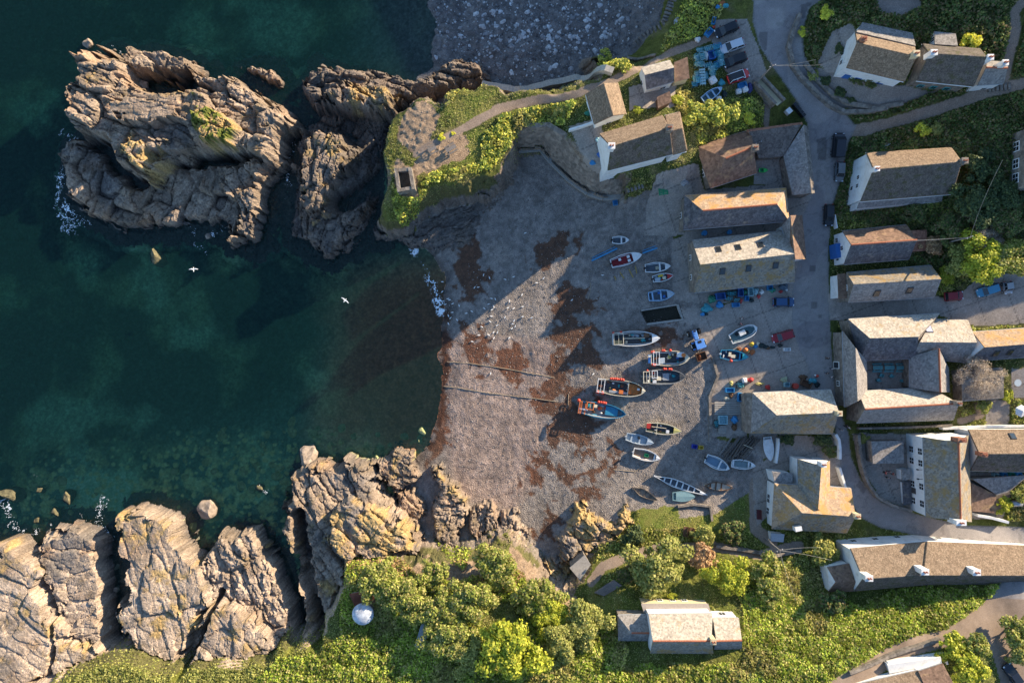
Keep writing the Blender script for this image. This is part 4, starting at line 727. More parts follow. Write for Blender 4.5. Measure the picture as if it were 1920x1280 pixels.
h = House('ruin', 'small roofless square stone ruin on the headland grass', 'ruin')
c4 = [P(739,316,13), P(771,313,13), P(778,354,13), P(745,360,13)]
for i in range(4):
    a, bq = c4[i], c4[(i + 1) % 4]; d = (bq - a); L = d.length; m = (a + bq) / 2; cen = sum(c4, Vector()) / 4; n = (cen - m); n.z = 0; n.normalize(); m2 = m + n * .3; g0 = min(gz(a.x, a.y), gz(bq.x, bq.y)) - .3
    bm = bmesh.new(); add_box(bm, (m2.x, m2.y, (g0 + 12.9) / 2), (L - (.0 if i % 2 else 1.25), .6, 12.9 - g0 + (.25 if i % 2 else 0)), math.atan2(d.y, d.x)); bm_obj('wall', bm, STONE, h.o)
h = House('bin_store', 'long open stone bin store with a sunlit coping along the road bend', 'bin store')
a, c = P(1432,140,12.2), P(1474,186,12); d = c - a; nn = Vector((-d.y, d.x, 0)).normalized()
for off, ln in ((0, 1), (1.6, .9)):
    bm = bmesh.new(); m = a.lerp(c, .5 * ln) - nn * off; gg = gz(m.x, m.y); add_box(bm, (m.x, m.y, gg + .8), (d.length * ln, .45, 2.4), math.atan2(d.y, d.x)); bm_obj('wall', bm, STONE, h.o)
m = a - nn * .8; bm = bmesh.new(); add_box(bm, (m.x, m.y, gz(m.x, m.y) + .7), (.5, 1.9, 2.2), math.atan2(d.y, d.x)); bm_obj('wall', bm, STONE, h.o)
m = a.lerp(c, .5) - nn * .8; bm = bmesh.new(); add_box(bm, (m.x, m.y, gz(m.x, m.y) + 1.2), (d.length * .94, 1.1, .12), math.atan2(d.y, d.x)); bm_obj('roof', bm, CREAM, h.o)
h = House('shed', 'small brown-slatted shed in the yard below the white-walled clifftop shed', 'shed'); h.mono([(1232,182,14.8),(1256,171,14.8),(1260,191,14.4),(1234,203,14.4)], TILE, WOODB)

# ------------------------------------------------------------------ walls and fences
def wall(name, label, line, ht, th=.45, mat=None, cat='wall', sink=.6, zs=2, capm=None):
    pts = []
    for k, (x, y) in enumerate(line): pts.append(G(x, y))
    fine = []
    for a, b in zip(pts, pts[1:]):
        n = max(1, int((b - a).length / 1.2))
        for i in range(n): fine.append(a.lerp(b, i / n))
    fine.append(pts[-1]); bm = bmesh.new(); L = []
    for i, p in enumerate(fine):
        d = fine[min(i + 1, len(fine) - 1)] - fine[max(i - 1, 0)]; d.z = 0; d.normalize(); n = Vector((-d.y, d.x, 0)) * th / 2; g = gz(p.x, p.y); jt = (rnd.random() - .5) * (.12 if mat is None or mat is STONE else .02)
        L.append([bm.verts.new((p.x + s * n.x, p.y + s * n.y, z)) for s, z in ((1, g - sink), (1, g + ht + jt), (-1, g + ht + jt), (-1, g - sink))])
    for a, b in zip(L, L[1:]):
        for k in range(4): bm.faces.new((a[k], a[(k + 1) % 4], b[(k + 1) % 4], b[k]))
    bm.faces.new(L[0]); bm.faces.new(L[-1][::-1]); return tag(bm_obj(name, bm, mat or STONE), label, cat)
wall('stone_wall', 'long straight sunlit stone wall along the clifftop path to the headland', [(904,161),(930,166),(975,172),(1030,160),(1080,150),(1148,138)], 1.5, 1.1, paint('pale_wall', (.50, .44, .36), .9, .2, .2, 3))
wall('stone_wall', 'short grey wall at the foot of the clifftop steps', [(1174,111),(1205,112),(1228,106)], .9)
wall('garden_wall', 'white garden wall at the cliff edge beside the long thatched cottage', [(1066,247),(1090,240),(1113,232)], 1.2, .35, WHITE)
wall('garden_wall', 'white wall curving round the corner of the paved yard by the road, upper piece', [(1560,812),(1566,822),(1568,838),(1568,858)], 1.6, .5, WHITE)
wall('garden_wall', 'white wall edging the small triangular garden east of the orange-roofed house', [(1568,874),(1574,895),(1580,914),(1553,913)], 1.5, .4, WHITE)
wall('garden_wall', 'straight white wall beside the upright covered boat', [(1456,820),(1454,845),(1451,866)], 1.3, .35, WHITE)
wall('yard_wall', 'curved stone wall round the yard of the white inn on the road bend', [(1603,813),(1606,845),(1613,880),(1622,905),(1640,930),(1668,945),(1702,954)], 1.5, .5)
wall('garden_wall', 'white wall at the lower end of the back yard behind the inn', [(1822,962),(1850,967),(1880,975)], 1.6, .45, WHITE)
wall('stone_wall', 'stone retaining wall on the outer side of the road bend below the hillside garden', [(1497,30),(1484,62),(1476,90),(1484,125),(1500,148),(1530,178),(1556,200),(1580,212),(1620,212),(1660,205)], 1.0, .7)
wall('stone_wall', 'inner garden wall of rough stone round the gravel terrace of the topmost cottage', [(1508,120),(1530,150),(1560,180),(1590,196),(1640,205),(1690,196)], .7, .7)
wall('stone_wall', 'stone quay wall along the back of the beach beside the slipway', [(1330,826),(1331,790),(1330,742),(1345,705),(1335,668)], .5, .5)
wall('stone_wall', 'pale wall along the upper edge of the rock-bound pool on the beach', [(1202,582),(1270,571)], .35, .3, CONCM); wall('stone_wall', 'pale wall along the lower edge of the rock-bound pool on the beach', [(1270,571),(1280,599),(1212,608)], .35, .4, CONCM)
wall('garden_wall', 'low wall of pale stone between the beach boats and the hedge', [(1270,948),(1300,944),(1330,948),(1334,975)], .7, .4)
wall('stone_wall', 'stone field wall climbing the southern lane above the brown-roofed house', [(1590,1258),(1640,1238),(1700,1214),(1760,1196)], .8, .5)
wall('terrace_wall', 'white balustraded terrace wall of the house in the bottom right corner', [(1660,1238),(1700,1232),(1766,1222),(1770,1240)], 1.0, .25, WHITE)
h = root('sea_wall', 'tall battered rubble sea wall curving below the cliff cottages at the top of the beach', 'wall')
top, toe = SW_TOP, SW_TOE
bm = bmesh.new(); L = []
for i in range(61):
    t = i / 60 * (len(top) - 1); k = min(int(t), len(top) - 2); f = t - k; a = P(*top[k]).lerp(P(*top[k + 1]), f); b = P(*toe[k]).lerp(P(*toe[k + 1]), f); row = []
    for j in range(9): q = b.lerp(a, j / 8); n = (b - a); n.z = 0; n.normalize(); q += n * (.45 * math.sin(math.pi * j / 8) + rnd.uniform(-.09, .09)); q.z -= .0 if j else .8; row.append(bm.verts.new(q))
    n = (a - b); n.z = 0; n.normalize(); row.append(bm.verts.new(a + n * .9 + Vector((0, 0, .1)))); row.append(bm.verts.new(a + n * .9 - Vector((0, 0, 3)))); L.append(row)
for a, b in zip(L, L[1:]):
    for j in range(10): bm.faces.new((a[j], a[j + 1], b[j + 1], b[j]))
bm_obj('wall_face', bm, roofing('sea_wall_rubble', (.20, .155, .12), (.36, .285, .22), 1.7, bump=.15), h)
bm = bmesh.new(); pv = None
for i in range(0, 61):
    q = L and P(*toe[min(int(i / 60 * 6), 5)]).lerp(P(*toe[min(int(i / 60 * 6), 5) + 1]), i / 60 * 6 - min(int(i / 60 * 6), 5)); q.z += .4
    if pv is not None: add_box(bm, (pv + q) / 2, ((q - pv).length + .04, 1.3, 1.5), math.atan2(q.y - pv.y, q.x - pv.x))
    pv = q
bm_obj('concrete_toe', bm, CONCM, h)
wall('garden_wall', 'low stone wall beside the lane behind the courtyard building', [(1606,802),(1700,800),(1780,796)], 1.0, .4)
wall('garden_wall', 'white-topped wall between the inn gable and the flower garden', [(1760,802),(1815,799),(1925,797)], 1.3, .4, WHITE)
wall('stone_wall', 'dry stone wall between the lower gardens below the orange-roofed house', [(1340,1022),(1400,1030),(1450,1040),(1500,1030)], .8, .5)
wall('fence', 'thin timber fence along the lane by the dark-roofed house', [(1560,405),(1564,430)], 1.4, .12, WHITE, 'fence')
# ------------------------------------------------------------------ leaves
k = N('leaves', .55, .25); a = k.n('ShaderNodeAttribute', attribute_name='Col'); k.base(a.outputs['Color']); tl = k.n('ShaderNodeBsdfTranslucent'); k.l(a.outputs['Color'], tl.inputs[0])
ms = k.n('ShaderNodeMixShader'); ms.inputs[0].default_value = .38; k.l(k.b.outputs[0], ms.inputs[1]); k.l(tl.outputs[0], ms.inputs[2]); k.l(ms.outputs[0], k.t.nodes['Material Output'].inputs[0]); LEAF = k.m
BARK = paint('bark', (.11, .085, .06), .9, .1, .3, 6)
PAL = {'bright': [(.21, .22, .022), (.145, .17, .018), (.27, .26, .035)], 'leafy': [(.145, .16, .03), (.20, .20, .05), (.095, .115, .022), (.22, .19, .07)], 'olive': [(.17, .17, .045), (.22, .205, .065), (.12, .13, .03)], 'dark': [(.045, .062, .022), (.07, .085, .03), (.03, .045, .02)],
 'rust': [(.26, .16, .085), (.20, .125, .07), (.32, .22, .11)], 'bare': [(.25, .20, .15), (.18, .14, .105), (.30, .255, .20)], 'yellow': [(.40, .36, .03), (.28, .27, .03), (.45, .40, .06)], 'grass': [(.12, .14, .028), (.18, .175, .05), (.22, .19, .085)], 'scrub': [(.15, .185, .022), (.205, .225, .035), (.10, .135, .018), (.23, .20, .07)], 'shade': [(.06, .085, .022), (.10, .105, .03), (.12, .09, .045), (.045, .07, .02)], 'bank': [(.17, .19, .03), (.22, .22, .06), (.10, .13, .025), (.40, .35, .06)]}
GAIN = 2.3
def leaf_quads(pos, nrm, size, cols, seed, thin=1.0):
    r = np.random.default_rng(seed); n = len(pos); t = r.normal(size=(n, 3)); t -= nrm * (t * nrm).sum(1, keepdims=True); t /= np.linalg.norm(t, axis=1, keepdims=True) + 1e-9; b = np.cross(nrm, t)
    s = (size * (.6 + .8 * r.random(n)))[:, None] * .5; v = np.stack([pos - t * s - b * s * thin * .5, pos + t * s * .2 - b * s * thin, pos + t * s * 1.1, pos - t * s * .1 + b * s * thin], 1).reshape(-1, 3)
    f = np.arange(n * 4).reshape(n, 4); pal = np.array(cols); c = pal[r.integers(0, len(pal), n)] * GAIN * (.7 + .6 * r.random((n, 1))); c = np.concatenate([np.clip(c, 0, 1), np.ones((n, 1))], 1); return v, f, np.repeat(c, 4, 0)
def crown_mesh(kind, R, seed, flat=.62):
    r = np.random.default_rng(seed); nc = int(13 + 8 * R); ph = r.random(4) * 6.28; P_ = []; Nn = []
    leaf = .34 if R > 3 else (.3 if R > 1.8 else .22)
    for i in range(nc):
        a = r.random() * 6.283; rr = R * .82 * math.sqrt(r.random()) * (1 + .2 * math.sin(2 * a + ph[0]) + .17 * math.sin(3 * a + ph[1]) + .12 * math.sin(5 * a + ph[2])); top = math.sqrt(max(0.02, 1 - (rr / R) ** 2)); z = R * flat * (1.0 + .75 * top * (r.random() ** .6)); cr = R * (.10 + .24 * r.random() ** 1.4) + .14
        if i % 7 == 0: rr *= 1.22
        c = np.array([rr * math.cos(a), rr * math.sin(a), z]); m = int(26 * (cr / leaf) ** 1.6) + 12; m = min(m, 260)
        d = r.normal(size=(m, 3)); d /= np.linalg.norm(d, axis=1, keepdims=True); d[:, 2] = np.where(d[:, 2] < -.3, -d[:, 2], d[:, 2])
        P_.append(c + d * cr * (.55 + .55 * r.random((m, 1))) * np.array([1, 1, .8])); q = d + r.normal(size=(m, 3)) * .55 + np.array([0, 0, .35]); Nn.append(q / np.linalg.norm(q, axis=1, keepdims=True))
    pos = np.concatenate(P_); nr = np.concatenate(Nn)
    v, f, c = leaf_quads(pos, nr, leaf, PAL[kind], seed + 1, .18 if kind == 'bare' else 1.0); return np_mesh(kind + '_crown', v, f, LEAF, c)
def trunk_mesh(R, seed, flat=.62, bare=False):
    r = random.Random(seed); bm = bmesh.new(); h = R * flat * 1.3; add_cyl(bm, (0, 0, -.5), (0, 0, h * .7), .10 * R ** .7 + .03, .07 * R ** .7 + .02, 7)
    for i in range(14 if bare else 6):
        a = r.random() * 6.28; e = R * (.5 + .45 * r.random()); q = Vector((math.cos(a) * e, math.sin(a) * e, h * (.9 + .5 * r.random()))); s = Vector((0, 0, h * (.3 + .35 * r.random()))); add_cyl(bm, s, q, .045 * R ** .7 + .015, .015, 5)
        if bare:
            for j in range(4): add_cyl(bm, s.lerp(q, .4 + .15 * j), q + Vector((r.uniform(-1, 1), r.uniform(-1, 1), r.uniform(0, .8))) * R * .35, .022, .008, 4)
    me = bpy.data.meshes.new('trunk'); bm.to_mesh(me); bm.free(); me.materials.append(BARK); return me
PROTO = {}
def tree(name, label, px, py, rpx, kind, flat=.62, group=None, cat=None):
    p = G(px, py); R0 = rpx * PS * .92; p = G(px, py)
    # the crown top is nearer the lens than the ground: stand it where the crown shows at the pixel
    zc = gz(p.x, p.y) + R0 * flat * 1.2; q = P(px, py, zc); g = gz(q.x, q.y); R = R0 * (HC - zc) / HC * 1.06
    cls_ = 1.1 if R < 1.5 else (2.2 if R < 3 else 4.0); key = (kind, cls_, rnd.randrange(2))
    if key not in PROTO: PROTO[key] = (crown_mesh(kind, cls_, hash(key[0]) % 1 + len(PROTO) * 7 + 3), trunk_mesh(cls_, len(PROTO), .62, kind == 'bare'))
    cm, tm = PROTO[key]; o = root(name, label, cat or ('tree' if R > 1.6 else 'bush'), (q.x, q.y, g - .1), rnd.random() * 6.28, group); s = R / cls_; o.scale = (s, s, s * flat / .62 * rnd.uniform(.92, 1.08))
    link('crown', cm, o); link('trunk', tm, o); return o
T = [('leafy_tree','leafy green tree at the top edge of the southern grove, nearest the beach rocks',932,1062,44,'leafy'),('leafy_tree','green tree at the western end of the grove, just above the round hut',705,1088,40,'leafy'),('leafy_tree','green tree in the grove right of the round hut and below the dry scrub',752,1112,38,'leafy'),
('bushy_tree','olive tree in the grove directly right of the rust-red shed',790,1142,36,'leafy'),('bushy_tree','small yellow-green tree beside the pinkish dry scrub at the cliff top',818,1078,28,'leafy'),('bushy_tree','olive-green tree right of the dark slab-sided hut, upper of two',832,1150,42,'leafy'),('bushy_tree','olive-green tree right of the dark slab-sided hut, lower of two',845,1202,46,'leafy'),('bushy_tree','tree in the middle of the southern grove with a darker crown',884,1124,44,'leafy'),('bushy_tree','olive tree directly left of the brightest tree of the grove',882,1222,40,'olive'),
('bright_tree','brightest yellow-green tree in the southern grove, large and round, near the bottom edge',955,1222,60,'bright'),('leafy_tree','tall green tree on the eastern side of the grove above its dark clearing',1010,1122,46,'leafy'),('bright_tree','yellow-green tree on the eastern rim of the grove beside the bare earth slope',1030,1158,38,'bright'),('olive_tree','olive tree between the eastern grove and the slate cottage',1092,1180,46,'olive'),('olive_tree','pale olive tree below the eastern rim of the grove',1050,1212,36,'olive'),
('olive_tree','large olive tree with long shadows on the lawn above the slate cottage',1240,1062,55,'olive'),('bright_tree','bright green tree right of the lawn above the slate cottage',1368,1080,39,'bright'),('dry_tree','brown leafless tree beside the bright green tree above the slate cottage',1322,1044,27,'rust'),('leafy_tree','leafy tree in the lower gardens right of the bright green tree',1434,1072,30,'leafy'),('leafy_tree','small leafy tree at the top of the scrub bank under the lower garden wall',1446,1112,28,'leafy'),
('clipped_bush','round clipped dark green bush behind the yellow beach rocks',1190,1006,23,'dark'),('olive_tree','olive-brown tree left of the white gable of the long terrace',1546,1034,29,'olive'),('dark_bush','round dark bush in the shade below the long terrace',1566,1130,26,'shade'),('bright_bush','bright bush in the fork of the southern lane, left one',1790,1212,28,'bright'),('bright_bush','bright bush in the fork of the southern lane, right one',1828,1212,26,'leafy'),('bright_bush','bright bush at the bottom of the lane fork beside the brown-roofed house',1818,1256,32,'bright'),('leafy_bush','leafy bush at the right edge across the lane',1906,1188,28,'leafy'),('leafy_bush','tall leafy bush at the right edge just below the one across the lane',1915,1225,24,'olive'),
('dark_tree','broad dark green tree on the hillside behind the large white-gabled thatched house',1842,385,46,'dark'),('dark_tree','smaller dark tree above the broad one, right of the thatched house chimney',1842,305,30,'dark'),('dark_tree','dark tree at the right edge of the eastern hillside',1892,355,34,'dark'),('dark_tree','dark tree low on the hillside under the right-hand window house',1895,410,34,'shade'),('bare_tree','leafless grey tree with spreading pale branches on the eastern hillside',1855,432,38,'bare'),('bright_tree','sunlit bright yellow-green tree above the eastern car yard',1846,486,46,'bright'),('olive_tree','sunlit olive tree left of the bright tree above the eastern car yard',1806,484,32,'olive'),('leafy_tree','sunlit leafy tree at the right edge above the eastern car yard',1890,482,40,'leafy'),('dark_tree','dark leafy tree behind the red-tiled shed',1790,428,34,'shade'),('rust_bush','reddish bush at the end of the red-tiled shed',1748,462,20,'rust'),('bright_bush','small bright bush at the end of the grey house with barred skylights',1775,520,16,'bright'),('grey_bush','grey-green bush below the large white-gabled thatched house',1712,398,22,'shade'),
('yellow_bush','round yellow-green clipped bush above the cottage with white chimneys',1824,75,16,'yellow'),('yellow_bush','oval yellow bush beside the road at the top of the picture',1551,25,13,'yellow'),('yellow_bush','small yellow bush among scrub right of the hillside footpath bend',1733,242,13,'yellow'),('olive_bush','grey-olive bush next to the small yellow bush by the hillside footpath',1760,240,13,'olive'),('yellow_bush','small golden shrub by the stone wall of the topmost cottage garden',1506,60,9,'yellow'),('olive_bush','golden-brown shrub in the garden below the topmost cottage wall',1525,141,11,'olive'),('dark_bush','dark shrub in the gravel garden, nearest the road bend',1549,150,10,'dark'),('dark_bush','dark shrub in the middle of the gravel garden',1577,172,11,'dark'),('dark_bush','small shrub in the gravel garden near the cottage front, right one',1597,188,8,'dark'),('dark_bush','round dark shrub against the white gable of the topmost cottage',1575,90,9,'dark'),('green_bush','shrub in front of the blue shutters, left one',1611,152,8,'shade'),('green_bush','shrub in front of the blue shutters, right one',1634,157,9,'shade'),('leafy_bush','low spreading shrub by the path left of the topmost cottage',1530,92,13,'shade'),
('leafy_bush','sunlit bush at the left end of the slope under the car park boats',1305,212,25,'bank'),('leafy_bush','sunlit bush in the middle of the slope under the car park boats',1336,208,27,'bank'),('leafy_bush','sunlit bush at the right end of the slope under the car park boats',1368,212,24,'bank'),('yellow_bush','round yellow bush at the right end of the slope under the car park',1405,222,11,'yellow'),('yellow_bush','bright bush beside the yellow-walled shed',1270,187,11,'bright'),('yellow_bush','small bright bush in the yard between the clifftop cottages',1196,205,8,'bright'),('leafy_bush','bush on the wall at the cliff edge north of the clifftop path, left part',1135,118,18,'bank'),('leafy_bush','bush on the cliff edge north of the clifftop path, right part',1168,122,14,'bank'),
('bare_bush','big bare twiggy brown bush sprawling over the pink-grey stone shed',1838,706,42,'bare'),('bright_bush','bright bush in the flower garden left of the white parasol',1893,742,11,'bright'),('leafy_bush','bush on the end wall of the courtyard building by the flower garden',1845,762,13,'leafy'),('bright_bush','bright bush beside the silver tank behind the inn, left one',1884,945,16,'bright'),('bright_bush','bright bush beside the silver tank behind the inn, right one',1915,925,16,'leafy'),('yellow_bush','small golden bush in the corner of the inn yard',1620,821,10,'olive'),('dark_bush','dark hedge bush under the net loft, left one',1476,820,17,'dark'),('dark_bush','dark hedge bush under the net loft, right one',1540,822,18,'dark'),('green_bush','bush inside the curved white wall by the road',1557,845,13,'shade'),
('yellow_bush','small yellow bush beside the smaller picnic table on the headland',828,258,7,'yellow'),('yellow_bush','tiny yellow bush above the picnic tables on the headland',849,250,4,'yellow'),('leafy_bush','clipped bush at the end of the headland scrub near the long wall',1052,206,12,'olive'),('dark_bush','dark shrub in the back garden lawn below the round clipped bush',1155,1050,0,'dark'),('dry_bush','tuft of dry pampas grass on the lawn below the garden benches',1320,1005,22,'olive'),('dark_bush','dark spiky bush in the shaded lawn corner by the orange-roofed house',1372,1000,24,'shade'),('leafy_bush','small bush by the verandah of the slate cottage',1262,1118,9,'bright'),('dark_bush','dark bush behind the garden deck left of the olive tree',1178,1078,20,'shade'),('bright_bush','bright bush at the left side of the slate cottage lawn',1108,1142,13,'leafy')]
for nm, lb, px, py, r, kd in T:
    if r: tree(nm, lb, px, py, r, kd, .45 if r < 16 else .62)
# ------------------------------------------------------------------ scrub, tufts: leaves nobody could count, on mounds
def scatter(name, label, polys, dens, size, hmax, kind, seed, mound=1.6, keep=None, thin=1.0):
    r = np.random.default_rng(seed); d = union(polys, 3) + NZ1 * 1.2; m = (d < 0) & ((cls == 0) | (cls == 7)) & (np.minimum(np.minimum(sR, sY), sP) > .3) & (sE > 0) & ((sL > 0) | (hmax < .2))
    if keep is not None: m &= keep
    j, i = np.nonzero(m); n = int(len(i) * STEP * STEP * dens)
    if n == 0: return
    s = r.integers(0, len(i), n); x = ax_x[i[s]] + (r.random(n) - .5) * STEP; y = ax_y[j[s]] + (r.random(n) - .5) * STEP; z = Z[j[s], i[s]]
    F1, F2, du, dv, h = worley(x / mound + seed, y / mound, seed % 6); dome = np.clip(1.0 - F1 * 1.15, 0, 1) ** .6 * (.35 + .65 * h); Q1, Q2, eu, ev, g_ = worley(x / (mound * .43) + seed, y / (mound * .52), (seed + 2) % 6); fb = fbm(x, y, mound * 2.2, 3, seed % 4) * .5 + .5; z = z + hmax * (.45 * dome + .3 * np.clip(1 - Q1 * 1.1, 0, 1) * g_ + .55 * fb) * (.5 + .5 * r.random(n)) + .05
    nr = np.stack([du * .9 + eu * .7 + r.normal(size=n) * .6, dv * .9 + ev * .7 + r.normal(size=n) * .6, .6 + r.random(n) * .6], 1); nr /= np.linalg.norm(nr, axis=1, keepdims=True)
    pal = PAL[kind]; v, f, c = leaf_quads(np.stack([x, y, z], 1), nr, size, pal, seed, thin)
    dry = np.repeat(sstep(.12, .42, fbm(x, y, 5.5, 4, (seed + 3) % 4)), 4)[:, None]; c[:, :3] = c[:, :3] * (1 - dry * .45) + dry * .45 * np.array([.42, .30, .15]) * (.6 + .8 * np.repeat(r.random(n), 4))[:, None] if kind in ('scrub', 'bank', 'leafy') else c[:, :3]
    tint = .66 + .68 * np.repeat(_T[seed % 6][np.floor(h * 255).astype(int), 33], 4); c[:, :3] *= tint[:, None]
    o = link(name, np_mesh(name, v, f, LEAF, c)); tag(o, label, 'vegetation', None, 'stuff')
HS = np.maximum(ZL, 0) * 0
scatter('scrub', 'dense bright green scrub covering the southern bank above the lane', [([(1395,1128),(1440,1095),(1480,1090),(1500,1130),(1560,1128),(1640,1140),(1760,1112),(1890,1100),(1850,1140),(1780,1172),(1690,1195),(1590,1235),(1480,1290),(1180,1300),(1190,1240),(1395,1232)], 15)], 66, .30, 1.3, 'scrub', 21, 1.9)
scatter('scrub', 'mixed green and straw-coloured scrub between the southern trees', [([(650,1050),(700,1030),(820,1040),(900,1040),(990,1090),(1090,1140),(1160,1170),(1200,1300),(460,1300),(520,1235),(640,1195),(630,1100)], 11)], 44, .32, 1.2, 'scrub', 22, 2.0, (np.hypot(X - P(935, 1150, 10).x, (Y - P(935, 1150, 10).y) * 1.5) > 4.2))
scatter('dry_scrub', 'dry brown scrub on top of the rock bluff', [([(625,1075),(640,1010),(700,1000),(790,1035),(830,1050),(800,1090),(720,1080),(660,1095)], 8.5), ([(835,1060),(880,1040),(960,1030),(1000,1070),(960,1100),(880,1110)], 8), ([(980,1075),(1030,1100),(1080,1130),(1090,1160),(1040,1140)], 8)], 40, .32, .8, 'rust', 23, 1.3)
scatter('bank_scrub', 'flowering green and straw scrub on the southern rim of the headland', [([(792,352),(850,342),(905,322),(940,296),(958,262),(1000,250),(1050,232),(1078,206),(1070,190),(1010,196),(965,206),(925,240),(880,278),(850,312),(800,330)], 9.5), ([(735,345),(748,420),(780,400),(800,360)], 9), ([(838,185),(870,168),(905,162),(880,178),(850,205),(830,205)], 11)], 50, .32, 1.2, 'bank', 24, 1.6)
scatter('hillside_scrub', 'dark scrub over the shaded hillside round the upper cottages', [([(1490,20),(1640,-20),(1990,-40),(1990,500),(1760,500),(1700,430),(1640,410),(1580,400),(1595,270),(1620,225),(1500,150)], 12)], 30, .34, 1.1, 'shade', 25, 1.9)
scatter('hillside_scrub', 'rough grass and low scrub between the inlet steps and the car park', [([(1240,80),(1270,30),(1300,-30),(1360,-30),(1335,60),(1290,100),(1230,112)], 10), ([(1250,165),(1300,190),(1440,180),(1445,245),(1390,245),(1310,272),(1285,225),(1262,205)], 9.5), ([(1120,108),(1170,112),(1205,122),(1150,135),(1110,128)], 10)], 34, .3, .7, 'bank', 26, 1.4)
scatter('hillside_scrub', 'green undergrowth in the eastern gardens', [([(1740,520),(1990,420),(1990,510),(1830,520),(1780,560)], 10), ([(1800,750),(1990,740),(1990,800),(1810,800)], 8.6), ([(1870,920),(1990,890),(1990,980),(1880,975)], 8.5), ([(1820,600),(1990,590),(1990,612),(1830,618)], 9), ([(1640,275),(1800,255),(1820,290),(1640,300)], 10), ([(1600,385),(1790,370),(1830,430),(1700,425),(1570,425)], 8)], 34, .3, .8, 'leafy', 27, 1.4)
scatter('hedge', 'clipped green hedge along the top of the beach', [([(1196,952),(1250,944),(1278,950),(1275,972),(1240,985),(1196,985)], 5.5)], 70, .24, 1.2, 'leafy', 28, .9)
scatter('garden_plants', 'low garden plants and rough grass round the lawns below the beach hedge', [([(1180,985),(1330,985),(1420,990),(1440,1030),(1300,1035),(1180,1040),(1120,1050),(1100,1030),(1160,1015)], 7), ([(1420,1000),(1600,1010),(1600,1060),(1540,1110),(1400,1100),(1380,1060)], 8.5), ([(1100,1085),(1130,1060),(1190,1055),(1180,1090),(1120,1110)], 8)], 34, .27, .55, 'leafy', 29, 1.1)
scatter('garden_plants', 'weeds and shrubs in the gaps beside the beach-head terrace', [([(1160,350),(1225,335),(1215,380),(1215,440),(1195,440),(1190,395)], 5)], 40, .26, .6, 'leafy', 31, 1.0)
scatter('grass_tufts', 'rough grass tufts over the open ground', [([(60,1400),(150,1236),(300,1262),(540,1195),(640,1040),(960,1020),(1120,1060),(1300,960),(1420,900),(1480,1000),(1990,1020),(1990,1400)], 11), ([(720,420),(716,250),(790,190),(905,160),(1120,110),(1240,90),(1440,100),(1440,250),(1300,310),(1160,355),(1060,260),(960,290)], 11), ([(1560,380),(1990,0),(1990,990),(1640,900),(1590,600)], 9)], 26, .2, .16, 'grass', 30, .5, None, .5)
scatter('cliff_grass', 'straw-coloured grass clinging to the top of the southern rocks', [([(70,1300),(90,1262),(180,1222),(330,1238),(430,1222),(560,1200),(640,1185),(700,1300)], 10)], 62, .26, .4, 'olive', 32, .8)
